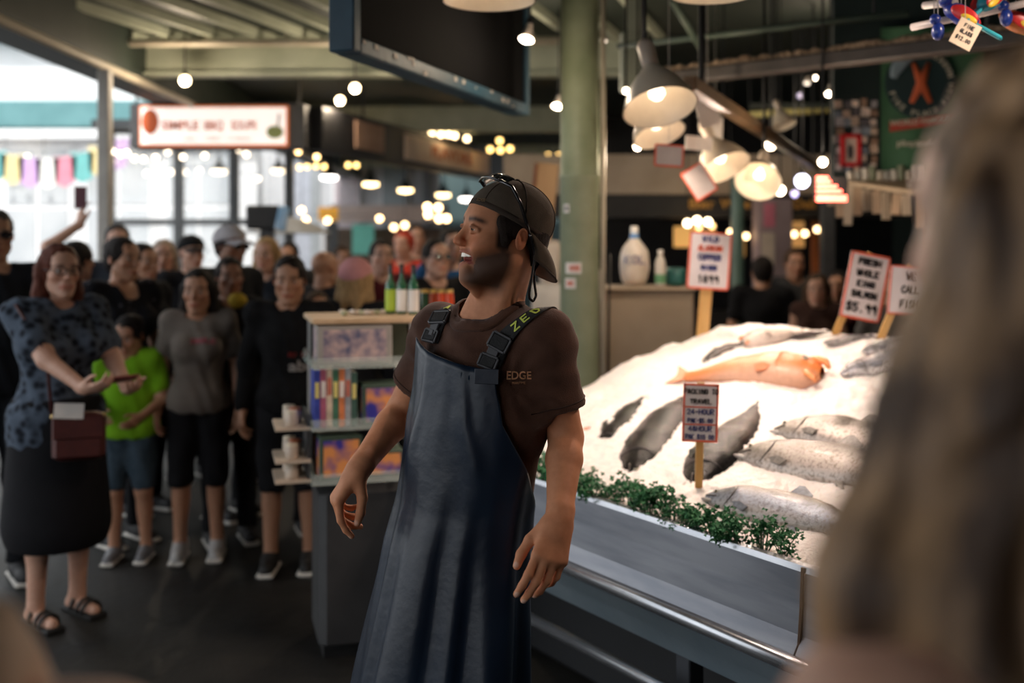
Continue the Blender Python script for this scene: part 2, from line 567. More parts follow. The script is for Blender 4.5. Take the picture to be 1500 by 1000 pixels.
def head_prims(h, female=False, mouth=0.0, fine=False):
    "h: Fr with the face to -Y, z = 0 at the eyes, crown at .117, chin at -.118"
    jw = 0.9 if female else 1.0
    P_ = [h.ell((0, .014, .035), (.074, .096, .082), k=.02),
          h.ell((0, -.030, -.030), (.060 * jw + .002, .060, .076), k=.04),
          h.cap((-.030, -.076, .026), (.030, -.076, .026), .013, k=.02),
          h.ell((.044, -.056, -.022), (.021, .023, .019), k=.02), h.ell((-.044, -.056, -.022), (.021, .023, .019), k=.02)]
    dz = -.012 * mouth
    for s in (-1, 1):
        P_.append(h.cap((s * .054 * jw, .000, -.058 + dz * .3), (s * .020 * jw, -.058, -.102 + dz), .017, .016, k=.03))
        P_.append(h.ell((s * .032, -.104, .001), (.017, .020, .012), k=.012, op='s'))
    P_ += [h.ell((0, -.070, -.106 + dz), (.021 * jw, .018, .016), k=.022),
           h.ell((0, -.044, .050), (.054, .040, .042), k=.03),
           h.cap((0, -.085, .014), (0, -.110, -.030), .0080, .0095, k=.011),
           h.ell((.0105, -.1005, -.034), (.0080, .0105, .0075), k=.007), h.ell((-.0105, -.1005, -.034), (.0080, .0105, .0075), k=.007)]
    if mouth > 0:
        P_ += [h.ell((0, -.082, -.060), (.030, .018, .014), k=.014),
               h.ell((0, -.080, -.086 + dz), (.022, .012, .012), k=.012),
               h.cap((-.034, -.071, -.0470), (0, -.0945, -.0545), .0040, .0046, k=.006), h.cap((.034, -.071, -.0470), (0, -.0945, -.0545), .0040, .0046, k=.006),
               h.cap((-.033, -.070, -.052 + dz * .3), (0, -.0875, -.0790 + dz), .0040, .0056, k=.006), h.cap((.033, -.070, -.052 + dz * .3), (0, -.0875, -.0790 + dz), .0040, .0056, k=.006),
               h.ell((0, -.100, -.0625 + dz * .5), (.0330, .042, .0095 + .0030 * mouth), k=.004, op='s')]
        for s in (-1, 1):
            P_.append(h.ell((s * .039, -.070, -.036), (.017, .017, .015), k=.016))
    else:
        P_ += [h.ell((0, -.084, -.066), (.026, .014, .018), k=.016),
               h.cap((-.020, -.089, -.0655), (.020, -.089, -.0655), .0048, k=.006), h.cap((-.017, -.087, -.0755), (.017, -.087, -.0755), .0052, k=.006),
               h.cap((-.022, -.098, -.0705), (.022, -.098, -.0705), .0022, k=.004, op='s')]
    for s in (-1, 1):   # ears
        R = rotz(s * 22) @ rotx(-10)
        P_.append(h.ell((s * .079, .016, -.004), (.0080, .017, .027), R, k=.006))
        P_.append(h.ell((s * .0875, .014, -.001), (.0070, .0100, .0165), R, k=.004, op='s'))
        if fine:
            P_.append(h.ell((s * .082, .008, -.007), (.005, .005, .009), R, k=.004))
    if fine:
        for s in (-1, 1):
            P_.append(h.cap((s * .018, -.0865, .0062), (s * .033, -.0920, .0076), .0042, k=.005))
            P_.append(h.cap((s * .033, -.0920, .0076), (s * .046, -.0800, .0028), .0042, .0034, k=.005))
            P_.append(h.cap((s * .019, -.0855, -.0046), (s * .033, -.0905, -.0060), .0036, k=.005))
            P_.append(h.cap((s * .033, -.0905, -.0060), (s * .045, -.079, -.0028), .0036, k=.005))
            P_.append(h.ell((s * .0060, -.107, -.0405), (.0035, .005, .004), k=.003, op='s'))
            P_.append(h.cap((s * .018, -.101, -.034), (s * .036, -.082, -.064), .0025, k=.010, op='s'))
        for zz in (.046, .056, .066):
            P_.append(h.cap((-.030, -.082 + (zz - .046) * .45, zz), (.030, -.082 + (zz - .046) * .45, zz), .0016, k=.006, op='s'))
    return P_

def head_color(h, V, base, lips, brow, stubble=0.0, hairc=(0.02, 0.015, 0.012), mouth=0.0):
    L = h.inv(V)
    C = np.tile(np.array(base, float), (len(V), 1))
    x, y, z = L[:, 0], L[:, 1], L[:, 2]
    ax = np.abs(x)
    inhead = (z > -.16) & (z < .16) & (ax < .12) & (np.abs(y) < .14)
    def mixc(mask, c, a=1.0):
        mask = np.clip(mask, 0, 1)[:, None] * a * inhead[:, None]
        C[:] = C * (1 - mask) + np.array(c) * mask
    g = lambda v, s: np.exp(-(v / s) ** 2)
    # cheeks, nose and ears a little redder
    mixc(g(ax - .042, .022) * g(z + .030, .022) * (y < -.03) + g(ax, .016) * g(z + .032, .014) * (y < -.09), (base[0] * 1.0, base[1] * .70, base[2] * .62), .55)
    mixc((ax > .072) * g(z + .005, .03), (base[0] * .95, base[1] * .62, base[2] * .52), .6)
    if stubble:
        zj = -.036 + .45 * np.clip(y + .055, -.05, .035)
        m = np.clip((zj - z + .008) / .030, 0, 1) ** 1.3 * np.clip((y + .140) / .02, 0, 1) * np.clip((.012 - y) / .02, 0, 1)
        m = np.maximum(m, g(z + .049, .006) * (ax < .028) * (y < -.08) * .8)          # moustache
        m = np.maximum(m, np.clip((ax - .050) / .010, 0, 1) * g(y + .020, .018) * np.clip((.03 - z) / .02, 0, 1) * np.clip((z + .08) / .02, 0, 1))
        m *= np.clip(1 - g(ax, .028) * g(z + .070 + .006 * mouth, .020) * (y < -.07) * 1.2, 0, 1)
        m *= np.clip((z + .150) / .03, 0, 1) * (.55 + .45 * np.clip(ax / .03, 0, 1))
        mixc(m, hairc, stubble)
    lm = g(z + .0545 - .22 * ax, .0046) + g(z + .0790 + .012 * mouth - .75 * ax, .0056) if mouth > 0 else g(z + .0655, .005) + g(z + .0755, .006)
    mixc(lm * np.clip((.034 - ax) / .006, 0, 1) * (y < -.068), lips, .85)
    if mouth > 0:
        mixc(np.clip((.030 - ax) / .004, 0, 1) * (np.abs(z + .0630 + .006 * mouth) < .011 + .003 * mouth) * (y > -.083) * (y < -.02), (0.28, 0.07, 0.055), 1)
    if stubble:
        hl = np.clip((y + .050 - .10 * np.clip(.03 - z, 0, .1)) / .010, 0, 1) * np.clip((z - np.interp(y, [-.010, .000, .040, .055], [-.040, .004, .004, -.055])) / .012, 0, 1) * np.clip((ax - .040) / .006, 0, 1) * (ax < .0765)
        mixc(hl, hairc, .97)
        mixc(g(z - .0062, .0030) * g(ax - .032, .013) * (y < -.080), (.10, .05, .035), .75)
    bz = .0245 + .05 * np.clip(ax - .02, 0, .02) - .30 * np.clip(ax - .040, 0, .03)
    mixc(g(z - bz, .0052 + .0012 * (stubble > 0)) * np.clip((ax - .010) / .006, 0, 1) * np.clip((.058 - ax) / .008, 0, 1) * (y < -.045), brow, .92)
    return C

FINGERS = [(.027, .086, (.043, .026, .021), .0093), (.008, .089, (.047, .030, .022), .0095), (-.012, .085, (.043, .028, .022), .0090), (-.030, .077, (.034, .021, .019), .0078)]
def hand_prims(W, F, B, side, s=1.0, curls=None, thumb=(0.55, 0.25, 0.3), spread=0.05, tips=None):
    "W wrist, F finger direction, B back-of-hand normal; side +1 left, -1 right"
    W = Vector(W); F = Vector(F).normalized(); B = Vector(B)
    B = (B - F * B.dot(F)).normalized()
    T = F.cross(B) if side > 0 else B.cross(F)
    curls = curls or [(15, 22, 15), (20, 26, 18), (26, 30, 20), (32, 32, 22)]
    out = [cap(W - F * .02 * s, W + F * .03 * s, .024 * s, .026 * s, k=.02 * s)]
    for q, (lat, ln, seg, r) in enumerate(FINGERS):
        K = W + F * ln * s + T * lat * s + B * (.004 if q in (1, 2) else 0) * s
        out.append(cap(W + F * .012 * s + T * lat * .6 * s, K, .0145 * s, .0125 * s, k=.014 * s))
        a = 0.0; p = K
        D0 = (F + T * (lat / .03) * spread).normalized()
        for g_, (L, cdeg) in enumerate(zip(seg, curls[q])):
            a += math.radians(cdeg)
            d = D0 * math.cos(a) - B * math.sin(a)
            e = p + d * L * s
            ra = r * (1.06 - .10 * g_) * s; rb = r * (.98 - .12 * g_) * s
            out.append(cap(p, e, ra, rb, k=.0045 * s))
            p = e
        if tips is not None:
            up = B * math.cos(a) + D0 * math.sin(a)
            tips.append(p + up * .006 * s - d * .002 * s)
    tb = W + F * .018 * s + T * .020 * s - B * .008 * s
    d1 = (F * .75 + T * thumb[0] - B * thumb[1]).normalized()
    p1 = tb + d1 * .046 * s
    d2 = (d1 + F * thumb[2] - T * .15).normalized()
    p2 = p1 + d2 * .034 * s
    d3 = (d2 + F * thumb[2] * .8 - T * .18).normalized()
    p3 = p2 + d3 * .025 * s
    out += [cap(tb, p1, .0165 * s, .0125 * s, k=.014 * s), cap(p1, p2, .0118 * s, .0105 * s, k=.005 * s), cap(p2, p3, .0108 * s, .0085 * s, k=.005 * s)]
    if tips is not None:
        tips.append(p3 + (T * .4 + B * .5).normalized() * .006 * s)
    return out

def ik(a, b, l1, l2, hint):
    "elbow position for a two-bone chain; clamps the reach"
    a = Vector(a); b = Vector(b); d = b - a
    L = d.length
    if L > (l1 + l2) * .995:
        b = a + d * ((l1 + l2) * .995 / L); d = b - a; L = d.length
    x = (l1 * l1 - l2 * l2 + L * L) / (2 * L)
    hgt = math.sqrt(max(0, l1 * l1 - x * x))
    n = d.normalized(); hh = Vector(hint); hh = (hh - n * hh.dot(n)).normalized()
    return a + n * x + hh * hgt, b

SKINS = {'fair': (0.62, 0.36, 0.26), 'tan': (0.50, 0.26, 0.16), 'olive': (0.44, 0.23, 0.14), 'brown': (0.28, 0.13, 0.075)}
def skin_mat():
    return mat('skin', (0.93, 0.90, 0.88), (1, 1, 1), 60, rough=.48, attr=True, bump=.12, bscale=260, sss=.06)
def cloth_mat(name, c, c2=None, **kw):
    kw.setdefault('rough', .9); kw.setdefault('bump', .25); kw.setdefault('bscale', 60); kw.setdefault('scale', 12)
    return mat(name, c, c2, spec=.2, **kw)

def make_person(label, x, Y, H, yaw, top, bottom, hair=('short', (0.015, 0.012, 0.010)), skin='fair', female=False, build=1.0,
                group=None, head_yaw=0, head_pitch=0, sleeves='short', legs='long', lhand=None, rhand=None, res=.011, hres=.0065,
                cap_=None, glasses=None, shoes=(0.02, 0.02, 0.022), eyes=True, hem=None, lean=0.0, child=False, shoe_kind='shoe', vneck=.0,
                lh_axes=None, rh_axes=None, top_len=.0, curl_l=None, curl_r=None, crouch=0.0, hairlen=.30, smile=0.0, feet_gap=.1, headz=0.0, shdrop=0.0, strap_r=.020):
    """a clothed standing person, face to -Y before turning by yaw; x, Y world place of the feet"""
    root = thing('person', label, 'person', (x, Y, 0), group)
    R = rotz(yaw)
    base = Vector((x, Y, 0))
    k = H / 1.70
    hs = (0.235 * (1.0 if not child else .95) * (.72 + .28 * H / 1.75)) / .235
    def W(lx, ly, lz): return base + R @ Vector((lx, ly, lz))
    hipz, kneez, ankz = .90 * k, .49 * k, .085 * k
    shz = 1.395 * k - shdrop; shw = (.158 if female else .178) * k * (.92 if child else 1.0) * (.5 + .5 * build)
    b = build * k
    ly = -lean
    hd = Fr(W(0, -.015 * k + ly * 1.1, H - .117 * hs + headz), R @ rotz(head_yaw) @ rotx(-head_pitch), hs)
    neckb = W(0, .018 * k + ly * .9, 1.435 * k)
    sk = np.array(SKINS[skin])
    hipL, hipR = W(.085 * b, 0, hipz), W(-.085 * b, 0, hipz)
    fg = feet_gap * k
    knL, knR = W(.088 * k + fg * .1, -.012, kneez), W(-.088 * k - fg * .1, -.02, kneez)
    anL, anR = W(.08 * k + fg * .25, .02, ankz), W(-.08 * k - fg * .25, .0, ankz)
    shL, shR = W(shw, .015 * k + ly * .85, shz), W(-shw, .015 * k + ly * .85, shz)
    l1, l2 = .285 * k, .245 * k
    lt = W(*lhand) if lhand else W(shw + .075 * k, -.02 + ly * .5, shz - .515 * k)
    rt = W(*rhand) if rhand else W(-shw - .075 * k, -.02 + ly * .5, shz - .515 * k)
    elL, wrL = ik(shL, lt, l1, l2, R @ Vector((.5, .7, -.35)))
    elR, wrR = ik(shR, rt, l1, l2, R @ Vector((-.5, .7, -.35)))
    def haxes(el, wr, side, ax):
        F = (wr - el).normalized()
        if ax: return R @ Vector(ax[0]), R @ Vector(ax[1])
        return F, R @ Vector((side, .15, .0)) + Vector((0, 0, .2))
    FL, BL = haxes(elL, wrL, 1, lh_axes)
    FR_, BR = haxes(elR, wrR, -1, rh_axes)
    torso = [ell(W(0, .012 + 0, .93 * k), (.158 * b, .112 * b, .12 * k), R, k=.05),
             ell(W(0, .008 + ly * .4, 1.08 * k), (.138 * b * (.93 if female else 1), .102 * b, .15 * k), R, k=.06),
             ell(W(0, .010 + ly * .75, 1.27 * k), (.158 * b * (.95 if female else 1), .112 * b, .17 * k), R, k=.06),
             cap(shL, shR, .056 * k, k=.06)]
    if female and not child:
        for s in (-1, 1):
            torso.append(ell(W(s * .07 * b, -.085 * b + ly * .75, 1.24 * k), (.068 * b, .06 * b, .065 * k), R, k=.035))
    armsU = [cap(shL, elL, .050 * b, .040 * k, k=.04), cap(shR, elR, .050 * b, .040 * k, k=.04)]
    armsF = [cap(elL, wrL, .040 * k, .026 * k, k=.02), cap(elR, wrR, .040 * k, .026 * k, k=.02)]
    legsU = [cap(hipL, knL, .088 * b, .056 * k, k=.03), cap(hipR, knR, .088 * b, .056 * k, k=.03)]
    legsF = [cap(knL, anL, .054 * k, .036 * k, k=.03), cap(knR, anR, .054 * k, .036 * k, k=.03),
             ell((knL + (anL - knL) * .32) + R @ Vector((0, .022 * k, 0)), (.046 * k, .048 * k, .10 * k), R, k=.03),
             ell((knR + (anR - knR) * .32) + R @ Vector((0, .022 * k, 0)), (.046 * k, .048 * k, .10 * k), R, k=.03)]
    feet = []
    toes = []
    for an in (anL, anR):
        toe = Vector((an.x, an.y, .032 * k)) + R @ Vector((0, -.145 * k, 0))
        heel = Vector((an.x, an.y, .036 * k)) + R @ Vector((0, .035 * k, 0))
        toes.append((heel, toe))
        feet += [cap(heel, toe, .034 * k, .028 * k, k=.02), cap(an, heel, .034 * k, .032 * k, k=.02)]
    neck = [cap(neckb, hd.p((0, .022, -.055)), .057 * k * (.88 if female else 1), .054 * hs * (.86 if female else 1), k=.03)]
    hL = hand_prims(wrL, FL, BL, 1, .98 * k * (.92 if female else 1), curl_l)
    hR = hand_prims(wrR, FR_, BR, -1, .98 * k * (.92 if female else 1), curl_r)
    body = torso + legsU + legsF + feet + armsU + armsF + neck + head_prims(hd, female or child, smile) + hL + hR
    hv = [hd.p((-.1, -.14, -.15)), hd.p((.1, .12, .13)), hd.p((.1, -.14, .13)), hd.p((-.1, .12, -.15))]
    A = np.array([tuple(v) for v in hv])
    fine = [(A.min(0), A.max(0))]
    for wr, F in ((wrL, FL), (wrR, FR_)):
        tip = wr + F.normalized() * .19 * k
        a = np.array([tuple(wr), tuple(tip)])
        fine.append((a.min(0) - .05, a.max(0) + .05))
    lips = (sk[0] * .85, sk[1] * .50, sk[2] * .48)
    sdf_obj('body', body, res, skin_mat(), root, lambda V: head_color(hd, V, sk, lips, hair[1] if hair[0] != 'none' else (.12, .09, .07), .0, mouth=smile), fine if hres < res else (), hres)
    # upper garment
    g = .013
    tm = top if not isinstance(top, tuple) else cloth_mat('cloth_%02d%02d%02d' % tuple(int(v * 99) for v in top), top)
    inf = lambda p_, e: dict(p_, f=(lambda X, Y_, Z, f=p_['f'], e=e: f(X, Y_, Z) - e), lo=p_['lo'] - e, hi=p_['hi'] + e)
    shirt = [inf(p_, g) for p_ in torso] + [ell(W(0, .012, .92 * k), (.158 * b + .036, .112 * b + .034, .14 * k), R, k=.05)]
    sl = {'none': 0, 'tank': 0, 'cap': .22, 'short': .62, 'long': 1.0}[sleeves]
    hz = hem if hem is not None else (.86 * k - top_len)
    if top_len:
        shirt.append(cap(W(0, .012, .93 * k), W(0, .012, hz + .12), .150 * b, .175 * b, k=.05))
    if sl:
        for sh, el in ((shL, elL), (shR, elR)):
            e = sh + (el - sh) * sl
            shirt.append(cap(sh, e, .062 * b, (.060 if sl < 1 else .052) * b, k=.04))
        if sl == 1:
            for el, wr in ((elL, wrL), (elR, wrR)):
                shirt.append(cap(el, el + (wr - el) * .97, .052 * k, .040 * k, k=.03))
    shirt.append(cut(W(0, 0, hz), (0, 0, -1)))
    if sleeves == 'tank':
        shirt.append(cut(W(0, 0, 1.315 * k), (0, 0, 1)))
        for s in (-1, 1):
            pts = [W(s * .075 * k, -.125 * k, 1.29 * k), W(s * .085 * k, -.085 * k, 1.40 * k - shdrop * .6), W(s * .085 * k, .0, 1.462 * k - shdrop * .6), W(s * .085 * k, .085 * k, 1.42 * k - shdrop * .6), W(s * .08 * k, .125 * k, 1.29 * k)]
            mb = MB(); mb.tube(pts, strap_r * k, 8); mb.build('shoulder_strap', tm, root, True)
    shirt.append(dict(cap(W(0, -.01 - vneck * .4 + ly * .9, 1.445 * k - vneck), hd.p((0, .01, -.06)), .066 * k, .075 * k, k=.01), op='s'))
    def wr_(X, Y_, Z): return .0035 * np.sin(31 * Z + 9 * X * 3 + 4 * np.sin(17 * X + 11 * Y_)) + .003 * np.sin(22 * X - 15 * Z + 13 * Y_)
    sdf_obj('hoodie' if sleeves == 'long' else 'shirt', shirt, res * 1.05, tm, root, None, warp=wr_)
    bm_ = bottom if not isinstance(bottom, tuple) else cloth_mat('cloth_%02d%02d%02d' % tuple(int(v * 99) for v in bottom), bottom)
    if legs == 'skirt':
        sk_ = [cap(W(0, .01, .95 * k), W(0, .01, .45 * k), .165 * b, .20 * b, k=.03), ell(W(0, .012, .93 * k), (.178 * b, .13 * b, .12 * k), R, k=.03), cut(W(0, 0, .34 * k), (0, 0, -1)), cut(W(0, 0, 1.02 * k), (0, 0, 1))]
        sdf_obj('skirt', sk_, res * 1.05, bm_, root)
    else:
        pz = {'long': .075 * k, 'short': .43 * k, 'knee': .50 * k, 'mid': .30 * k}[legs]
        e = .017
        pants = [inf(torso[0], .010)] + [inf(p_, e) for p_ in legsU]
        if legs in ('long', 'mid', 'short'):
            pants += [cap(knL, anL, .066 * k, .058 * k, k=.03), cap(knR, anR, .066 * k, .058 * k, k=.03)]
        pants.append(cut(W(0, 0, pz), (0, 0, -1)))
        sdf_obj('trousers' if legs == 'long' else 'shorts', pants, res * 1.05, bm_, root, None, warp=wr_)
    # shoes
    sm = mat('shoe_%02d%02d%02d' % tuple(int(v * 99) for v in shoes), shoes, rough=.6, bump=.2, bscale=40)
    for heel, toe in toes:
        if shoe_kind == 'sandal':
            mb = MB()
            mb.box((heel + toe) / 2 - Vector((0, 0, .022 * k)), (.045 * k, .13 * k, .012), R, .006)
            for t in (.3, .62, .85):
                c = heel + (toe - heel) * t
                pts = [c + R @ Vector((math.cos(a) * .047 * k, 0, math.sin(a) * .052 * k - .012)) for a in np.linspace(0, math.pi, 9)]
                mb.tube(pts, .008, 6)
            smooth_by_angle(mb.build('sandal', sm, root))
        else:
            pr = [cap(heel + Vector((0, 0, .006)), toe + Vector((0, 0, .004)), .044 * k, .038 * k, k=.02),
                  cap(heel + Vector((0, 0, .05 * k)), heel + (toe - heel) * .45 + Vector((0, 0, .016)), .046 * k, .044 * k, k=.02), cut((0, 0, .004), (0, 0, -1))]
            sh = sdf_obj('shoe', pr, min(res, .010), sm, root)
            mb = MB(); c = (heel + toe) / 2; c.z = .012
            mb.box(c, (.047 * k, .135 * k, .012), R, .01)
            mb.build('sole', mat('shoe_sole', (.6, .57, .52), rough=.7), sh)
    # eyes
    if eyes:
        for s in (-1, 1):
            mb = MB(); mb.ball(hd.p((s * .032, -.0755, .001)), .0115 * hs, 10)
            e = mb.build('eye', mat('eye_white_soft', (.40, .36, .33), rough=.35), root, True)
            mb = MB(); mb.ball(hd.p((s * .032, -.0835, .001)), (.0068 * hs,) * 3, 8)
            mb.build('iris', mat('iris_dark', (.03, .018, .012), rough=.1), e, True)
    # hair
    st, hc = hair
    hm = mat('hair_%02d%02d%02d' % tuple(int(v * 99) for v in hc), hc, tuple(v * 1.7 + .004 for v in hc), 90, rough=.62, stretch=(1, 1, .12), bump=.5, bscale=150, spec=.12)
    face_cut = [h_ for h_ in ()]
    if st != 'none':
        hp = [hd.ell((0, .016, .038), (.084, .106, .093), k=.02), hd.ell((0, .050, .0), (.074, .066, .085), k=.02)]
        if st in ('long', 'pony', 'mid'):
            ln = {'long': hairlen, 'mid': .15, 'pony': .06}[st]
            dn = Vector((0, 0, -1))
            for s in (-1, -.4, .4, 1):
                a = hd.p((s * .066, .045 if abs(s) < .9 else .02, .01))
                bb = hd.p((s * .072, .062 if abs(s) < .9 else .028, -.09))
                cc = bb + dn * max(ln - .09, .01) * hs + R @ Vector((s * .02, -.01 if abs(s) > .9 else .03, 0))
                hp += [cap(a, bb, .040 * hs, .036 * hs, k=.03), cap(bb, cc, .036 * hs, .020 * hs, k=.03)]
        if st == 'pony':
            a = hd.p((0, .10, .03)); bb = hd.p((0, .13, -.16))
            hp += [cap(a, bb, .03 * hs, .022 * hs, k=.02)]
        if st == 'bun':
            hp += [hd.ell((0, .10, .07), (.04, .035, .035), k=.01)]
        hp.append(hd.ell((0, -.094, -.022), (.060, .062, .098), k=.012, op='s'))
        hp.append(hd.ell((0, -.060, -.12), (.072, .070, .075), k=.012, op='s'))
        if st in ('short', 'bun'):
            hp.append(hd.ell((.062, -.030, -.085), (.045, .060, .075), k=.01, op='s'))
            hp.append(hd.ell((-.062, -.030, -.085), (.045, .060, .075), k=.01, op='s'))
        def hw(X, Y_, Z): return .0022 * np.sin(140 * X + 60 * Y_ + 12 * np.sin(20 * Z)) + .002 * np.sin(120 * Y_ - 90 * X)
        sdf_obj('hair', hp, max(res * .75, .007), hm, root, None, warp=hw)
    if cap_:
        cc, back = cap_
        cm = cloth_mat('capcloth_%02d%02d%02d' % tuple(int(v * 99) for v in cc), cc)
        sg = 1 if back else -1
        cp = [hd.ell((0, .016, .043), (.092, .118, .094), k=.02), hd.cut((0, 0, .034), (0, .22 * sg, -1))]
        co = sdf_obj('cap', cp, .008, cm, root)
        rows = []
        for u in np.linspace(0, 1, 6):
            row = []
            for v in np.linspace(-1, 1, 11):
                yy = sg * (.085 + u * .085 * math.sqrt(max(0, 1 - .75 * v * v)))
                row.append(hd.p((v * .082 * (1 - .06 * u), yy - sg * .05 * v * v * (1 - u), .046 - .022 * v * v - .020 * u)))
            rows.append(row)
        mb = MB(); mb.grid(rows, .004); smooth_by_angle(mb.build('visor', cm, co))
        if back is True:
            mb = MB(); mb.box(hd.p((0, -.10, .052)), (.02 * hs, .004, .008), hd.R); mb.build('strap_gap', mat('gap_dark', (.02, .015, .015)), co)
    if glasses:
        gm = mat('glasses_frame', (.015, .015, .017), rough=.25)
        lens = mat('dark_lens', (.01, .01, .012), rough=.08, coat=.5) if glasses == 'sun' else None
        mb = MB()
        for s in (-1, 1):
            pts = [hd.p((s * .033 + math.cos(a) * .024, -.104, math.sin(a) * .017)) for a in np.linspace(0, 2 * math.pi, 17)]
            mb.tube(pts, .0022 * hs, 5)
            mb.tube([hd.p((s * .056, -.103, .006)), hd.p((s * .080, -.05, .008)), hd.p((s * .084, .01, .006))], .002 * hs, 5)
        mb.tube([hd.p((-.010, -.106, .004)), hd.p((.010, -.106, .004))], .002 * hs, 5)
        go = mb.build('glasses', gm, root, True)
        if lens:
            for s in (-1, 1):
                mb = MB(); mb.ball(hd.p((s * .033, -.1035, 0)), (.0235 * hs, .003 * hs, .0165 * hs), 14, hd.R)
                mb.build('lens', lens, go, True)
    root['_hand'] = 0
    del root['_hand']
    return dict(root=root, hd=hd, wrL=wrL, wrR=wrR, FL=FL, FR=FR_, BL=BL, BR=BR, W=W, R=R, k=k, shL=shL, shR=shR, elL=elL, elR=elR)
# ------------------------------------------------------------------ the market hall
def struct(name, mb, m, smooth=False, parent=None):
    o = mb.build(name, m, parent, smooth)
    if parent is None: o['kind'] = 'structure'
    return o
def slab(name, lo, hi, m, bev=0.0, parent=None):
    lo = Vector(lo); hi = Vector(hi); mb = MB(); mb.box((lo + hi) / 2, (hi - lo) / 2, None, bev)
    return struct(name, mb, m, False, parent)

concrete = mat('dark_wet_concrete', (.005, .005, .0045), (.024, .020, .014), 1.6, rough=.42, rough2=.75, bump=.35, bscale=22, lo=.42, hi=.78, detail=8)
dgreen = mat('dark_green_paint', (.012, .020, .015), (.020, .030, .023), 3, rough=.6)
mgreen = mat('pale_green_paint', (.34, .37, .28), (.42, .45, .35), 4, rough=.55, bump=.1, bscale=20)
cream = mat('cream_pipe_paint', (.42, .37, .28), (.50, .45, .35), 5, rough=.5)
pole_g = mat('column_green_paint', (.20, .24, .145), (.29, .33, .22), 6, rough=.5, bump=.2, bscale=18, lo=.3, hi=.7, detail=8)
black = mat('black_paint', (.006, .006, .007), (.011, .011, .012), 6, rough=.55)
charcoal = mat('charcoal_paint', (.05, .05, .052), (.07, .07, .072), 6, rough=.6)
beige = mat('beige_wall_paint', (.34, .27, .20), (.42, .34, .26), 3, rough=.7)
white_out = mat('white_siding', (.78, .78, .78), (.85, .85, .85), 2, rough=.7)
teal_out = mat('teal_trim_paint', (.10, .24, .25), (.13, .29, .30), 3, rough=.6)

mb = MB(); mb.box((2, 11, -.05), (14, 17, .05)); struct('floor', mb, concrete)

# canopy deck with its ribs
CZ = 3.42
ceil = slab('ceiling', (-3.25, -6, CZ), (7.5, 24, CZ + .1), dgreen)
for i in range(-8, 22):
    x0 = -3.9 + i * .36 - .333 * 5
    a = Vector((x0, 3.2, CZ - .035)); b = Vector((x0 + .333 * 5.35, 8.55, CZ - .035))
    if b.x < -3.1 or b.x > 1.6: continue
    t = 0
    if a.x < -3.15: t = (-3.15 - a.x) / (b.x - a.x); a = a + (b - a) * t
    mb = MB(); d = (b - a); L = d.length; x_, y_, z_ = frame_from(d)
    mb.box((a + b) / 2, (.022, .035, L / 2), Matrix((x_, y_, z_)).transposed())
    mb.build('rib', mgreen, ceil)
for n_, (Y0, x0, x1, zb, zt) in enumerate(((8.7, -3.1, 1.05, 3.10, CZ), (13.0, -3.0, 1.1, 3.10, CZ), (18.0, -3.0, 1.2, 3.05, CZ))):
    mb = MB()
    mb.box(((x0 + x1) / 2, Y0, (zb + zt) / 2), ((x1 - x0) / 2, .02, (zt - zb) / 2))
    mb.box(((x0 + x1) / 2, Y0, zb + .012), ((x1 - x0) / 2, .085, .014)); mb.box(((x0 + x1) / 2, Y0, zt - .014), ((x1 - x0) / 2, .085, .014))
    struct('trim_%d' % (n_ + 1), mb, mgreen)
# eave beam along the street with a pale gutter edge
mb = MB(); mb.box((-3.32, 9, 3.26), (.22, 15, .20)); struct('trim_4', mb, dgreen)
mb = MB(); mb.tube([(-3.12, -6, 3.035), (-3.12, 24, 3.035)], .035, 8); struct('trim_5', mb, cream, True)
mb = MB(); mb.box((-3.12, 7.85, 1.5), (.045, .045, 1.51), None, .008); struct('trim_6', mb, mat('grey_post', (.32, .30, .27), rough=.5))
# right side and the rear of the hall are closed, dark walls
slab('wall_right', (5.2, -6, 0), (5.3, 20, CZ), dgreen)
slab('wall_back', (1.2, 14.0, 0), (5.3, 14.1, CZ), black)
slab('wall_rear', (-3.2, -6.1, 0), (5.3, -6.0, CZ), mat('rear_wall_paint', (.06, .055, .05), rough=.7))
far = slab('wall_far', (-6, 25, 0), (6, 25.2, 5), mat('teal_grey_wall', (.05, .085, .09), (.07, .11, .11), 1.5, rough=.7))

# pipe run below the deck, with its elbow
th = thing('ceiling_pipe', 'cream painted pipe with an elbow running along the pale green beam', 'pipe', (-3.17, 8.2, 3.29))
mb = MB(); p0 = P(180, 62, 8.3); mb.tube([P(180, 34, 8.3), P(180, 52, 8.3), P(183, 61, 8.3), P(192, 63, 8.3), P(640, 62, 8.3), P(826, 60, 8.3)], .03, 10); mb.build('pipe', cream, th, True)
mb = MB(); mb.ball(P(181, 60, 8.3), .042, 10); mb.build('elbow', cream, th, True)
for px in (300, 420, 560, 700):
    mb = MB(); mb.tube([P(px, 62, 8.3), P(px, 62, 8.3) + Vector((0, 0, .12))], .012, 6); mb.build('hanger', cream, th)

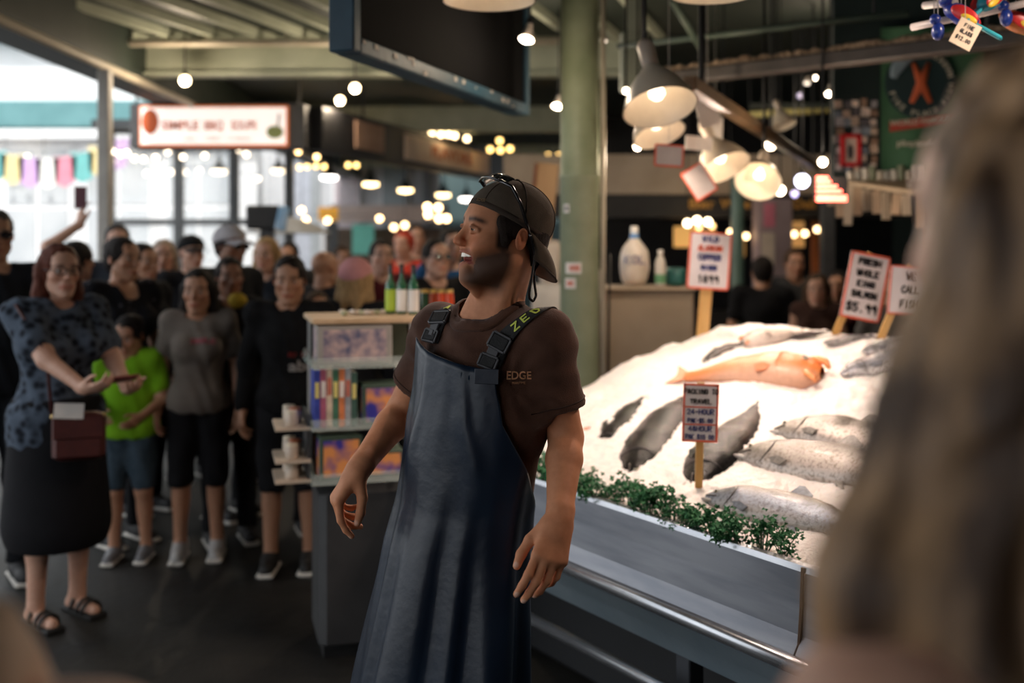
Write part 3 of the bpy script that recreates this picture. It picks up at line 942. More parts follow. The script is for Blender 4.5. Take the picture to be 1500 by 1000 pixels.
# ------------------------------------------------------------------ street side: facade, bunting, glazed screen
# the facade seen across the street
fa = thing('facade', 'white building facade with teal cornice and tall windows across the street', 'building', (-9, 18, 0))
mb = MB(); mb.box((-12.0, 18.3, 2.6), (7.5, .2, 2.65)); mb.build('wall', white_out, fa)
mb = MB(); mb.box((-12.0, 18.0, 3.95), (7.5, .22, .24), None, .03); mb.build('cornice', teal_out, fa)
mb = MB(); mb.box((-12.0, 17.95, 3.60), (7.5, .16, .09), None, .02); mb.build('ledge', white_out, fa)
mb = MB(); mb.box((-12.0, 18.05, 5.35), (7.5, .3, .12), None, .02); mb.build('roof_edge', teal_out, fa)
glass_far = mat('grey_window_glass', (.42, .45, .47), (.55, .57, .58), 1.2, rough=.15, coat=.4)
for i in range(10):
    xw = -18.3 + i * 1.42
    mb = MB(); mb.box((xw, 18.08, 2.35), (.60, .03, 1.08)); wdw = mb.build('window', white_out, fa)
    for j, k_ in ((-1, 0), (1, 0), (-1, 1), (1, 1)):
        mb = MB(); mb.box((xw + j * .285, 18.04, 1.83 + k_ * 1.04), (.255, .012, .48)); mb.build('pane', glass_far, wdw)
pale = [(.70, .25, .32), (.15, .42, .40), (.75, .62, .30), (.55, .35, .60), (.80, .78, .72)]
ga = P(0, 222, 16.5); gb_ = P(165, 206, 16.5)
bu = thing('pennant_bunting', 'string of pastel pennant flags hung before the white facade', 'bunting', ga)
pts = [ga + (gb_ - ga) * t - Vector((0, 0, .18 * math.sin(math.pi * t))) for t in np.linspace(-.3, 1.3, 25)]
mb = MB(); mb.tube(pts, .008, 5); mb.build('cord', white_out, bu)
for i in range(9):
    t = -.2 + i * .155; c = ga + (gb_ - ga) * t - Vector((0, 0, .18 * math.sin(math.pi * t)))
    mb = MB(); mb.poly([c + Vector((-.19, 0, 0)), c + Vector((.19, 0, 0)), c + Vector((.16, 0, -.42)), c + Vector((0, 0, -.50)), c + Vector((-.16, 0, -.42))], (0, .01, 0)); mb.build('flag', mat('flag_%d' % (i % 5), pale[i % 5], rough=.8), bu)

# glazed screen between hall and street
frame_d = mat('dark_frame_paint', (.035, .038, .040), rough=.5)
sc_ = thing('glazed_screen', 'dark framed glazed screen with thin mullions behind the crowd', 'screen', (-4.4, 12.4, 0))
Ysc = 12.4
zr = CAMZ - (325 - HY) / FP * Ysc
for px, w_ in ((163, .03), (262, .05), (343, .05), (424, .05)):
    X = (px - HX) / FP * Ysc; mb = MB(); mb.box((X, Ysc, 1.55), (w_, .05, 1.55)); mb.build('mullion', frame_d, sc_)
x0, x1 = (163 - HX) / FP * Ysc, (424 - HX) / FP * Ysc
for z in (zr, .06, 3.05):
    mb = MB(); mb.box(((x0 + x1) / 2, Ysc, z), ((x1 - x0) / 2, .045, .035)); mb.build('rail', frame_d, sc_)
mb = MB(); mb.box(((x0 + x1) / 2, Ysc, 3.10), ((x1 - x0) / 2 + .1, .35, .05)); mb.build('lintel', frame_d, sc_)
pane = mat('clear_pane', (.9, .95, .95), rough=.03, alpha=.12, spec=.5)
for a, b in ((163, 262), (262, 343), (343, 424)):
    for z0, z1 in ((.1, zr), (zr, 3.02)):
        A, B = (a - HX) / FP * Ysc, (b - HX) / FP * Ysc
        mb = MB(); mb.box(((A + B) / 2, Ysc, (z0 + z1) / 2), ((B - A) / 2, .004, (z1 - z0) / 2)); mb.build('pane', pane, sc_)
# neighbouring street wall seen through the screen
fb = thing('shop_front', 'pale shop front with tall narrow windows seen through the glazed screen', 'building', (-3.6, 21, 0))
mb = MB(); mb.box((-4.7, 21.2, 2.4), (3.2, .2, 2.4)); mb.build('wall', mat('pale_grey_wall', (.55, .56, .58), (.66, .66, .67), 1.5, rough=.7), fb)
for i in range(6):
    xw = -7.3 + i * .98
    mb = MB(); mb.box((xw, 20.97, 2.3), (.30, .04, 1.25)); wdw = mb.build('window', white_out, fb)
    mb = MB(); mb.box((xw, 20.92, 2.3), (.25, .01, 1.18)); mb.build('pane', mat('shop_pane_%d' % (i % 3), [(.40, .42, .47), (.48, .40, .42), (.36, .42, .45)][i % 3], rough=.2, coat=.4), wdw)

# ------------------------------------------------------------------ stall fascia and its signs
def oriented_box(a, b, th_, z0, z1):
    "vertical board from a to b (xy) of thickness th_"
    a = Vector((a[0], a[1], 0)); b = Vector((b[0], b[1], 0)); d = (b - a); L = d.length; d.normalize(); n = Vector((d.y, -d.x, 0))
    return Matrix((d, n, Vector((0, 0, 1)))).transposed(), (a + b) / 2 + Vector((0, 0, (z0 + z1) / 2)), (L / 2, th_ / 2, (z1 - z0) / 2), d, n
sg = thing('stall_sign', 'white lit shop sign with orange border and lettering on a grey box', 'sign', P(305, 215, 10))
Ys = 10.0
xa, xb = (190 - HX) / FP * Ys, (446 - HX) / FP * Ys
z0, z1 = CAMZ + (360 - 217) / 150., CAMZ + (360 - 151) / 150.
mb = MB(); mb.box(((xa + xb) / 2, Ys + .15, (z0 + z1) / 2), ((xb - xa) / 2, .15, (z1 - z0) / 2), None, .01); mb.build('box', charcoal, sg)
xa2, xb2 = (205 - HX) / FP * Ys, (423 - HX) / FP * Ys
za, zb = CAMZ + (360 - 215) / 150., CAMZ + (360 - 155) / 150.
mb = MB(); mb.box(((xa2 + xb2) / 2, Ys - .015, (za + zb) / 2), ((xb2 - xa2) / 2, .015, (zb - za) / 2), None, .01); mb.build('border', mat('orange_border', (.75, .20, .06), emit=.22, ecol=(.8, .22, .07)), sg)
mb = MB(); mb.box(((xa2 + xb2) / 2, Ys - .025, (za + zb) / 2), ((xb2 - xa2) / 2 - .022, .012, (zb - za) / 2 - .022)); mb.build('panel', mat('lit_white_panel', (.80, .74, .70), emit=.42, ecol=(.95, .84, .78)), sg)
orange = mat('orange_letters', (.55, .10, .02)); greyt = mat('grey_letters', (.35, .33, .32))
X_, Z_ = Vector((1, 0, 0)), Vector((0, 0, 1))
zc_ = (za + zb) / 2
text_obj('letters', 'SIMPLE', .12, ((266 - HX) / FP * Ys, Ys - .045, zc_ + .0), X_, Z_, orange, sg, bold=.003, fitw=.36)
text_obj('letters', 'BBQ', .12, ((315 - HX) / FP * Ys, Ys - .045, zc_ + .0), X_, Z_, orange, sg, bold=.003, fitw=.185)
text_obj('letters', 'SOUPS', .12, ((359 - HX) / FP * Ys, Ys - .045, zc_ + .0), X_, Z_, orange, sg, bold=.003, fitw=.25)
for px_, wd_ in ((280, 'GRILL'), (314, 'STREET'), (352, 'COOKING')):
    text_obj('small_letters', wd_, .05, ((px_ - HX) / FP * Ys, Ys - .045, zc_ - .125), X_, Z_, greyt, sg)
mb = MB(); mb.ball(((222 - HX) / FP * Ys, Ys - .04, zc_ + .04), (.085, .01, .125), 14); mb.build('emblem', orange, sg)
mb = MB(); mb.ball(((404 - HX) / FP * Ys, Ys - .04, zc_ - .06), (.085, .01, .065), 14); mb.build('bowl_picture', mat('bowl_green', (.30, .34, .12)), sg)
mb = MB(); mb.tube([((408 - HX) / FP * Ys, Ys - .04, zc_ - .02), ((411 - HX) / FP * Ys, Ys - .04, zc_ + .12)], .012, 6); mb.build('spoon_picture', greyt, sg)
for px in (200, 438):
    mb = MB(); c = P(px, 151, Ys + .1); mb.tube([c, Vector((c.x, c.y, CZ))], .012, 6); mb.build('hanger_rod', black, sg)

fs = thing('black_fascia', 'long black fascia board hung above the stalls receding down the hall', 'fascia', P(450, 217, 10))
A0 = P(460, 217, 10.3); A1 = P(778, 275, 17.0)
M_, c_, h_, d_, n_ = oriented_box(A0.xy, A1.xy, .2, 2.62, 3.06)
mb = MB(); mb.box(c_, h_, M_, .01); mb.build('board', black, fs)
for t in (.15, .5, .85):
    c = A0 + (A1 - A0) * t; mb = MB(); mb.tube([Vector((c.x, c.y, 3.04)), Vector((c.x, c.y, CZ))], .015, 6); mb.build('hanger_rod', black, fs)
mb = MB(); mb.box(P(435, 184, 10.0) + Vector((0, .10, 0)), (.055, .02, .20)); mb.build('side_panel', mat('mottled_grey', (.15, .13, .14), (.40, .36, .37), 22, rough=.7), fs)
def on_fascia(px, off=.0):
    # parameter along the board for a pixel column
    t = np.linspace(0, 1, 400); q = [A0 + (A1 - A0) * v for v in t]
    xs = [HX + FP * v.x / v.y for v in q]
    i = int(np.argmin(np.abs(np.array(xs) - px))); return q[i] + n_ * (.1 + off)
nf = n_ if (Vector((0, 0, 0)) - A0).dot(n_) > 0 else -n_
n_ = nf
for (p0_, p1_, name, m_, zl, zh) in ((507, 549, 'poster', mat('brown_poster', (.34, .20, .14), (.46, .30, .22), 5), 2.70, 3.0), (581, 706, 'sign_panel', mat('dim_white_sign', (.75, .58, .50), (.85, .70, .62), 6), 2.68, 2.98)):
    q0, q1 = on_fascia(p0_, .012), on_fascia(p1_, .012)
    M2, c2_, h2, d2, n2 = oriented_box(q0.xy, q1.xy, .02, zl, zh)
    mb = MB(); mb.box(c2_, h2, M2, .005); pn_ = mb.build(name, m_, fs)
    if name == 'sign_panel':
        xd = d2 if d2.x > 0 else -d2
        text_obj('letters', 'FLAVORS', .20, c2_ + n_ * .016, xd, Z_, mat('dim_orange', (.55, .16, .06)), pn_, bold=.008, sx=1.7)

# hanging board seen from below: dark panel in a blue frame
hb = thing('hanging_menu_board', 'large dark board in a chipped blue frame hanging from the canopy', 'board', P(630, 120, 4.4))
zb_ = 2.36
Yl, Yr = (zb_ - CAMZ) * FP / 285., (zb_ - CAMZ) * FP / 190.
B0 = Vector(((500 - HX) / FP * Yl, Yl, 0)); B1 = Vector(((763 - HX) / FP * Yr, Yr, 0))
M_, c_, h_, d_, nb = oriented_box(B0.xy, B1.xy, .10, zb_, zb_ + .92)
if (Vector((0, 0, 0)) - c_).dot(nb) < 0: nb = -nb
blue = mat('chipped_blue_paint', (.012, .045, .075), (.020, .065, .10), 9, rough=.55, bump=.2)
mb = MB(); mb.box(c_, (h_[0] - .03, .035, h_[2] - .03), M_); mb.build('panel', mat('black_slate', (.003, .003, .0035), rough=.95, spec=.1), hb)
for s in (-1, 1):
    mb = MB(); mb.box(c_ + d_ * s * (h_[0] - .025), (.028, .052, h_[2]), M_, .006); mb.build('frame_upright', blue, hb)
    mb = MB(); mb.box(c_ + Vector((0, 0, s * (h_[2] - .028))), (h_[0] - .05, .052, .030), M_, .006); mb.build('frame_rail', blue, hb)
for t in (-.6, .6):
    q = c_ + d_ * t * h_[0]; mb = MB(); mb.tube([Vector((q.x, q.y, zb_ + .9)), Vector((q.x, q.y, CZ))], .012, 6); mb.build('hanger_rod', black, hb)
rr = random.Random(3)
for i in range(14):
    t = rr.uniform(-.95, .95); q = c_ + d_ * t * h_[0] + Vector((0, 0, -h_[2] + .03 + rr.uniform(-.018, .02))) + nb * .0535
    s_ = rr.uniform(.004, .011); mb = MB(); mb.box(q, (s_ * 1.5, .0015, s_), M_); mb.build('paint_chip', mat('chip_pale', (.42, .38, .34)), hb)

# green steel column with its conduit and stickers
YC = 5.25; XC = (849 - HX) / FP * YC
cl = thing('support_column', 'round green painted steel column standing beside the ice bed', 'column', (XC, YC, 0))
mb = MB(); zj = CAMZ + (360 - 262) / FP * YC
mb.lathe([(.112, 0), (.112, .04), (.100, .06), (.100, zj), (.103, zj + .004), (.103, zj + .02), (.098, zj + .025), (.098, CZ)], (XC, YC, 0), n=32); mb.build('shaft', pole_g, cl, True)
mb = MB(); mb.box((XC, YC, CZ - .02), (.17, .17, .02)); mb.build('cap_plate', pole_g, cl)
mb = MB(); mb.tube([(XC + .118, YC - .03, 0), (XC + .118, YC - .03, CZ)], .013, 8); mb.build('conduit', cream, cl, True)
mb = MB(); mb.tube([(XC + .140, YC - .05, .9), (XC + .145, YC - .05, 1.3), (XC + .152, YC - .05, 1.62)], .007, 6); mb.build('cable', black, cl, True)
def sticker(px, py, w_, h_, m_, name='sticker'):
    rows = []
    a0 = math.asin(max(-.95, min(.95, (px - 849) / FP * YC / .1)))
    z = CAMZ - (py - HY) / FP * YC
    for v in (-1, 1):
        rows.append([Vector((XC + .1035 * math.sin(a0 + u * w_ / .1), YC - .1035 * math.cos(a0 + u * w_ / .1), z + v * h_)) for u in np.linspace(-1, 1, 9)])
    mb = MB(); mb.grid(rows, .001); return mb.build(name, m_, cl)
sticker(838, 392, .042, .028, mat('white_sticker', (.75, .70, .66)))
sticker(840, 392, .026, .014, mat('red_sticker', (.60, .16, .10)))
sticker(834, 414, .030, .026, mat('white_sticker', (.75, .70, .66)))
sticker(834, 414, .018, .012, mat('red_sticker', (.60, .16, .10)))
sticker(829, 306, .018, .022, mat('white_sticker', (.75, .70, .66)))
sticker(829, 306, .009, .010, mat('dark_sticker', (.03, .04, .05)))
# wooden boards leaning behind the column
th = thing('wooden_board', 'upright tan wooden board leaning beside the green column', 'board', P(797, 345, 6.4))
mb = MB(); q = P(797, 300, 6.4); M_ = roty(6); mb.box(q, (.065, .02, .26), M_, .005); mb.build('board', mat('tan_wood', (.42, .24, .11), (.52, .32, .16), 9, rough=.6, stretch=(1, 1, .1)), th)
mb = MB(); mb.box(q - Vector((.075, .0, -.0)), (.012, .024, .26), M_); mb.build('edge_strip', mat('red_brown_wood', (.20, .07, .03), rough=.6), th)
mb = MB(); mb.box(Vector((q.x, q.y + .05, (q.z - .28) / 2)), (.05, .02, (q.z - .28) / 2)); mb.build('stand_post', black, th)
# ------------------------------------------------------------------ the fish stall: steel display, ice, fish
SA = Vector((.093, 3.47, 0)); SD = Vector((.5593, -.829, 0)); SN = Vector((.829, .5593, 0))
U0, U1, WD = -.88, 2.75, 1.82
def st(u, w_, z): return SA + SD * u + SN * w_ + Vector((0, 0, z))
SM = Matrix((SD, SN, Vector((0, 0, 1)))).transposed()
def hash2(i, j):
    n = (i * 374761393 + j * 668265263) & 0x7fffffff
    n = ((n ^ (n >> 13)) * 1274126177) & 0x7fffffff
    return ((n ^ (n >> 16)) & 0xffff) / 65535.0
def vnoise(x, y):
    xi = np.floor(x).astype(np.int64); yi = np.floor(y).astype(np.int64)
    fx = x - xi; fy = y - yi
    fx = fx * fx * (3 - 2 * fx); fy = fy * fy * (3 - 2 * fy)
    return (hash2(xi, yi) * (1 - fx) + hash2(xi + 1, yi) * fx) * (1 - fy) + (hash2(xi, yi + 1) * (1 - fx) + hash2(xi + 1, yi + 1) * fx) * fy
BUMPS = []
def ice_z(u, w_):
    u = np.asarray(u, float); w_ = np.asarray(w_, float)
    t = np.clip(w_ / WD, 0, 1)
    z = .838 + .455 * t ** .88
    z = z - .10 * np.clip((-.55 - u) / .37, 0, 1) ** 2 * (1 - .55 * t) - .03 * np.clip((w_ - WD + .12) / .12, 0, 1) ** 2
    z = z + .030 * (vnoise(u * 2.3 + 9, w_ * 2.3) - .5) + .018 * (vnoise(u * 6 + 3, w_ * 6 + 5) - .5) + .009 * (vnoise(u * 17, w_ * 17) - .5) + .006 * (vnoise(u * 45, w_ * 45) - .5)
    lump = np.clip((w_ - WD + .22) / .2, 0, 1) + np.clip((-.74 - u) / .12, 0, 1)
    z = z + lump * .035 * (vnoise(u * 11 + 4, w_ * 11) - .4)
    for (bu, bw, su, sw, a) in BUMPS:
        z = z + a * np.exp(-((u - bu) / su) ** 2 - ((w_ - bw) / sw) ** 2)
    return z
def px_ice(x, y, lift=0.0):
    "where the ray through a photo pixel meets the ice"
    d = P(x, y, 1.0) - CAMP0
    ts = np.linspace(2.0, 7.0, 1500)
    X = d.x * ts; Y = d.y * ts; Z = CAMZ + d.z * ts
    u = (X - SA.x) * SD.x + (Y - SA.y) * SD.y; w_ = (X - SA.x) * SN.x + (Y - SA.y) * SN.y
    h = ice_z(u, w_) + lift
    ok = (Z < h) & (w_ > -.1)
    i = int(np.argmax(ok)) if ok.any() else len(ts) - 1
    if w_[i] > WD - .10:      # past the rear edge: stay on the ice
        q = st(float(u[i]), WD - .10, 0); q.z = float(ice_z(float(u[i]), WD - .10)); return q, float(u[i]), WD - .10
    return Vector((X[i], Y[i], Z[i])), float(u[i]), float(w_[i])
CAMP0 = Vector((0, 0, CAMZ))
for (x, y, su, sw, a) in ((1082, 585, .15, .11, .040), (1150, 592, .08, .08, .02), (1180, 568, .05, .05, -.02), (960, 560, .16, .12, .02), (880, 545, .10, .15, .02), (1230, 590, .15, .12, .02), (1010, 500, .2, .12, .02)):
    _, bu_, bw_ = px_ice(x, y); BUMPS.append((bu_, bw_, su, sw, a))

steel = mat('brushed_steel', (.22, .235, .27), (.32, .335, .37), 3, rough=.34, metal=.75, bump=.06, bscale=120, stretch=(1, 1, 8), rough2=.5)
steel_d = mat('dull_steel', (.06, .065, .075), (.10, .105, .12), 3, rough=.45, metal=.6, bump=.08, bscale=60)
steel_b = mat('bright_steel', (.42, .44, .48), (.55, .57, .60), 5, rough=.25, metal=.85)
ds = thing('fish_display', 'stainless steel fish display counter filled with crushed ice', 'display counter', st(.6, .5, 0))
UJ = 1.135   # seam between the two front panels
def fpanel(name, u0, u1, prof, m_, th_=.004):
    rows = [[st(u, w_, z) for u in np.linspace(u0, u1, 12)] for (w_, z) in prof]
    mb = MB(); mb.grid(rows, th_); return mb.build(name, m_, ds)
fpanel('front_panel', U0, UJ - .003, [(-.006, .862), (-.010, .78), (-.016, .70), (-.045, .652)], steel)
fpanel('front_panel', UJ + .003, U1, [(-.006, .862), (-.010, .78), (-.016, .70), (-.045, .652)], steel)
fpanel('rim', U0, U1, [(.020, .850), (.018, .866), (.006, .870), (-.007, .868), (-.009, .855)], steel_b)
mb = MB(); mb.tube([st(UJ, -.014, .868), st(UJ, -.020, .76), st(UJ, -.030, .66)], .005, 6); mb.build('seam_strip', mat('rusty_strip', (.16, .09, .05), (.10, .06, .04), 20, rough=.6, metal=.4), ds)
mb = MB(); mb.tube([st(U0, -.055, .640), st(U1, -.055, .640)], .022, 12); mb.build('rail', steel_b, ds, True)
fpanel('lower_panel', U0, U1, [(-.040, .628), (.02, .54), (.05, .475)], mat('blue_grey_steel', (.22, .29, .33), (.30, .37, .41), 4, rough=.35, metal=.5, bump=.06, bscale=60))
mb = MB(); mb.tube([st(U0, .02, .37), st(U1, .02, .37)], .020, 12); mb.build('lower_rail', steel_b, ds, True)
mb = MB(); mb.box(st((U0 + U1) / 2, WD / 2 + .02, .78), ((U1 - U0) / 2, WD / 2, .015), SM); mb.build('tray', steel_d, ds)
rows = [[st(U0, w_, z * (.845 + .455 * (max(0, w_) / WD) ** .88 - .125 + .05 * (max(0, w_) / WD)) + (1 - z) * .60) for w_ in np.linspace(0, WD, 12)] for z in (0, 1)]
mb = MB(); mb.grid(rows, .006); mb.build('end_panel', steel, ds)
rows = [[st(u, WD + .01, z) for u in np.linspace(U0, U1, 4)] for z in (.55, 1.255)]
mb = MB(); mb.grid(rows, .006); mb.build('back_panel', steel_d, ds)
for u in (U0 + .08, .6, 1.7, U1 - .1):
    for w_ in (.12, WD - .08):
        mb = MB(); mb.box(st(u, w_, .39), (.03, .03, .39), SM, .004); mb.build('leg', steel_d, ds)
mb = MB(); mb.box(st(.9, .75, .20), (1.6, .35, .20), SM, .02); mb.build('storage_bin', mat('dark_plastic', (.012, .013, .015), rough=.5), ds)

# crushed ice
nu_, nw_ = 420, 250
uu = np.linspace(U0 + .012, U1 - .01, nu_); ww = np.linspace(.012, WD - .005, nw_)
UU, WW = np.meshgrid(uu, ww, indexing='ij')
ZZ = ice_z(UU, WW) + .004 * (vnoise(UU * 90, WW * 90) - .5) + .0035 * (vnoise(UU * 160, WW * 160) - .5)
ZZ[:, 0] -= .03; ZZ[0, :] -= .05; ZZ[:, -1] -= .05
XX = SA.x + SD.x * UU + SN.x * WW; YY = SA.y + SD.y * UU + SN.y * WW
V = np.stack([XX, YY, ZZ], -1).reshape(-1, 3)
ii, jj = np.meshgrid(np.arange(nu_ - 1), np.arange(nw_ - 1), indexing='ij')
q = (ii * nw_ + jj).ravel()
Fq = np.stack([q, q + nw_, q + nw_ + 1, q + 1], 1)
ice_m = mat('crushed_ice', (.78, .74, .72), (.86, .83, .81), 30, rough=.30, bump=.55, bscale=140, sss=.12, spec=.5)
ice = link('crushed_ice', mesh_np('crushed_ice', V, Fq), ice_m, None, True)
tag(ice, 'bed of white crushed ice heaped in the steel display', 'ice', kind='stuff')

# ------------------------------------------------------------------ fish
def fish(label, head, tail, kind='salmon', flip=False, hr=.115, sink=.02, bend=0.0, back=(.05, .05, .045), side=(.42, .42, .42), belly=(.66, .62, .58), over=1.0, yaw_roll=0, name='salmon', group=None, lenx=1.0, metal=.35, mouth=.0, spots=True):
    H, *_ = px_ice(*head); T, *_ = px_ice(*tail)
    ax = (T - H) * lenx; L = ax.length
    # ice normal at the middle
    m = (H + T) / 2; u = (m - SA).dot(SD); w_ = (m - SA).dot(SN); e = .08
    du = (float(ice_z(u + e, w_)) - float(ice_z(u - e, w_))) / (2 * e); dw = (float(ice_z(u, w_ + e)) - float(ice_z(u, w_ - e))) / (2 * e)
    nz = (Vector((0, 0, 1)) - SD * du - SN * dw).normalized()
    x = ax.normalized(); z = (nz - x * nz.dot(x)).normalized(); y = z.cross(x)
    z, y = (Matrix.Rotation(math.radians(yaw_roll), 3, x) @ z, Matrix.Rotation(math.radians(yaw_roll), 3, x) @ y)
    fl = -1 if flip else 1
    rootp = m
    th = thing(name, label, 'fish', rootp, group)
    thick = .52 if kind == 'salmon' else .62
    def pt(a, b_, c):
        "a along 0..1, b dorsal(+), c up out of the ice, in lengths"
        p_ = H + x * a * L + y * (fl * (b_ + bend * math.sin(math.pi * a) ) * L) + z * (c * L - sink)
        # keep following the ice when it undulates
        uu_ = (p_ - SA).dot(SD); w2 = (p_ - SA).dot(SN)
        base_ = H + x * a * L
        p_.z += (float(ice_z((base_ - SA).dot(SD), (base_ - SA).dot(SN))) - base_.z) * .8
        return p_
    if kind == 'salmon':
        A = [0, .015, .04, .08, .13, .19, .26, .36, .48, .60, .72, .82, .89, .93]
        Hh = [.10, .22, .40, .58, .74, .86, .95, 1.0, .98, .88, .68, .46, .34, .33]
    else:
        A = [0, .02, .06, .12, .20, .28, .36, .46, .58, .70, .80, .87, .92]
        Hh = [.30, .48, .68, .88, 1.0, 1.05, 1.0, .90, .74, .54, .36, .28, .27]
    n = 20
    vs, cs = [], []
    As = np.interp(np.linspace(0, 1, 40), np.linspace(0, 1, len(A)), A); Hs = np.interp(As, A, Hh)
    for a, hh in zip(As, Hs):
        r = hh * hr
        for k_ in range(n):
            t = 2 * math.pi * k_ / n
            b_ = math.cos(t) * r; c = math.sin(t) * r * thick
            if b_ > 0: c *= 1.0
            vs.append(pt(a, b_, c))
            q_ = b_ / (hr)
            s = np.clip((q_ + .15) / .75, 0, 1); s2 = np.clip((-.2 - q_) / .4, 0, 1)
            col_ = np.array(side) * (1 - s) + np.array(back) * s
            col_ = col_ * (1 - s2) + np.array(belly) * s2
            if a < .17 and kind == 'salmon': col_ = col_ * (.80 if q_ < .2 else .6)
            cs.append(col_)
    faces = []
    for i in range(len(As) - 1):
        for k_ in range(n):
            j = (k_ + 1) % n; f_ = (i * n + k_, i * n + j, (i + 1) * n + j, (i + 1) * n + k_)
            faces.append(f_ if flip else f_[::-1])
    me = mesh_np('body', np.array([tuple(v) for v in vs]), faces); set_col(me, np.array(cs))
    dk_ = back[0] < .015
    bm = mat('fish_skin_%s_%d_%d' % ('spots' if spots else 'plain', int(metal * 100), dk_), (.55, .52, .48) if spots else (.85, .85, .85), (1.0, 1.0, 1.0), 95 if spots else 40, rough=.20 if dk_ else .30, metal=metal, attr=True, bump=.22, bscale=240, lo=.36 if spots else .3, hi=.52 if spots else .7, coat=0 if dk_ else .12, spec=.12 if dk_ else .35)
    bo = link('body', me, bm, th, True)
    fin_m = mat('fin_%02d%02d' % (int(back[0] * 99), int(side[0] * 99)), tuple(.5 * a + .3 * b for a, b in zip(back, side)), tuple(.7 * b for b in side), 60, rough=.4, stretch=(1, 1, 1), bump=.3, bscale=90)
    r = lambda a: float(np.interp(a, A, Hh)) * hr
    def finmesh(name_, pts, m_=None, th2=.003):
        mb = MB(); nn = z * th2; mb.poly([p_ - nn / 2 for p_ in pts], nn); return mb.build(name_, m_ or fin_m, th)
    # tail fin
    finmesh('tail_fin', [pt(.905, .030, .0), pt(.96, .085, .006), pt(1.02, .125, .008), pt(.995, .05, .006), pt(.985, 0, .006), pt(.995, -.05, .006), pt(1.02, -.12, .008), pt(.96, -.08, .006), pt(.905, -.030, .0)])
    if kind == 'salmon':
        finmesh('dorsal_fin', [pt(.42, r(.42) * .92, .012), pt(.45, r(.45) + .045, .014), pt(.48, r(.48) + .050, .014), pt(.55, r(.55) + .010, .012), pt(.55, r(.55) * .9, .012)])
        finmesh('adipose_fin', [pt(.76, r(.76) * .9, .01), pt(.785, r(.78) + .02, .012), pt(.80, r(.80) + .018, .012), pt(.79, r(.79) * .9, .01)])
        finmesh('pelvic_fin', [pt(.53, -r(.53) * .85, .02), pt(.57, -r(.57) - .03, .012), pt(.60, -r(.6) - .025, .012), pt(.57, -r(.57) * .85, .02)])
    else:
        pts = [pt(.28, r(.28) * .9, .01)]
        for q_ in range(7):
            a = .30 + q_ * .05; pts += [pt(a, r(a) + .05 - .004 * q_, .012), pt(a + .025, r(a) + .024, .012)]
        pts += [pt(.66, r(.66) * .9, .01)]
        finmesh('dorsal_fin', pts)
    # pectoral fin lies on the flank, tilted out of it
    zz = lambda a, b_: math.sqrt(max(0, 1 - (b_ / max(r(a), 1e-3)) ** 2)) * r(a) * thick
    pa = .205 if kind == 'salmon' else .30
    fp = [pt(pa, -r(pa) * .50, zz(pa, -r(pa) * .5) + .002), pt(pa + .045, -r(pa) * .42, zz(pa, r(pa) * .45) + .008), pt(pa + .10, -r(pa) * .62, zz(pa, r(pa) * .6) + .016), pt(pa + .075, -r(pa) * .86, zz(pa, r(pa) * .8) + .016), pt(pa + .02, -r(pa) * .70, zz(pa, r(pa) * .7) + .004)]
    finmesh('pectoral_fin', fp, None, .004)
    # gill cover as a raised curved plate edge
    ga_ = .165 if kind == 'salmon' else .25
    arc = []
    for t in np.linspace(-1, 1, 13):
        b_ = t * r(ga_) * .85; a = ga_ + .026 * (1 - t * t) - .01
        arc.append(pt(a, b_, zz(a, b_) + .0005))
    mb = MB(); mb.tube(arc, [L * .0042 * (1.15 - abs(t)) for t in np.linspace(-1, 1, 13)], 6); mb.build('gill_cover', mat('gill_edge', (.025, .02, .02), rough=.4) if kind == 'salmon' else mat('orange_gill', (.55, .14, .04), rough=.4), th, True)
    # eye
    ea = .060 if kind == 'salmon' else .105
    eb = r(ea) * .30
    c = pt(ea, eb, zz(ea, eb) * .96)
    mb = MB(); mb.ball(c, L * (.0105 if kind == 'salmon' else .022), 12); eo = mb.build('eye', mat('fish_eye', (.30, .28, .22), rough=.15), th, True)
    mb = MB(); mb.ball(c + z * L * (.0055 if kind == 'salmon' else .012), L * (.0070 if kind == 'salmon' else .013), 10); mb.build('pupil', mat('pupil', (.004, .004, .004), rough=.05), eo, True)
    # jaw / mouth line
    if kind == 'salmon':
        ml = [pt(a, -r(a) * .20 - .001, zz(a, r(a) * .2) + .001) for a in np.linspace(.006, .085, 8)]
        mb = MB(); mb.tube(ml, L * .0032, 6); mb.build('mouth', mat('fish_mouth', (.03, .02, .018), rough=.5), th, True)
        mb = MB(); mb.ball(pt(.035, -r(.035) * .8, .012), (L * .045, L * .010, L * .012), 10, Matrix((x, y, z)).transposed()); mb.build('lower_jaw', mat('fish_jaw', (.40, .38, .36), rough=.35, metal=.2), th, True)
    else:
        om = mat('orange_skin', (.72, .24, .07), (.80, .32, .12), 25, rough=.35, coat=.4)
        Mx = Matrix((x, y * fl, z)).transposed()
        mb = MB(); mb.tube([pt(-.045, .02, .03), pt(-.02, .055, .045), pt(.04, .085, .05), pt(.09, .10, .045)], [L * .014, L * .022, L * .026, L * .02], 8); mb.build('upper_jaw', om, th, True)
        mb = MB(); mb.tube([pt(-.005, -.155, .03), pt(.01, -.13, .04), pt(.06, -.09, .05), pt(.10, -.05, .045)], [L * .012, L * .018, L * .022, L * .018], 8); mb.build('lower_jaw', om, th, True)
        mb = MB(); mb.ball(pt(.075, .0, .035), (L * .045, L * .065, L * .03), 12, Mx); mb.build('mouth', mat('mouth_flesh', (.32, .10, .07), rough=.4), th, True)
    return th
sil = dict(back=(.060, .052, .042), side=(.36, .335, .31), belly=(.58, .52, .48))
fish('silver salmon with raised pectoral fin, farthest up the slope of the three', (1136, 632), (1412, 676), hr=.116, sink=-.010, bend=.030, yaw_roll=18, **sil)
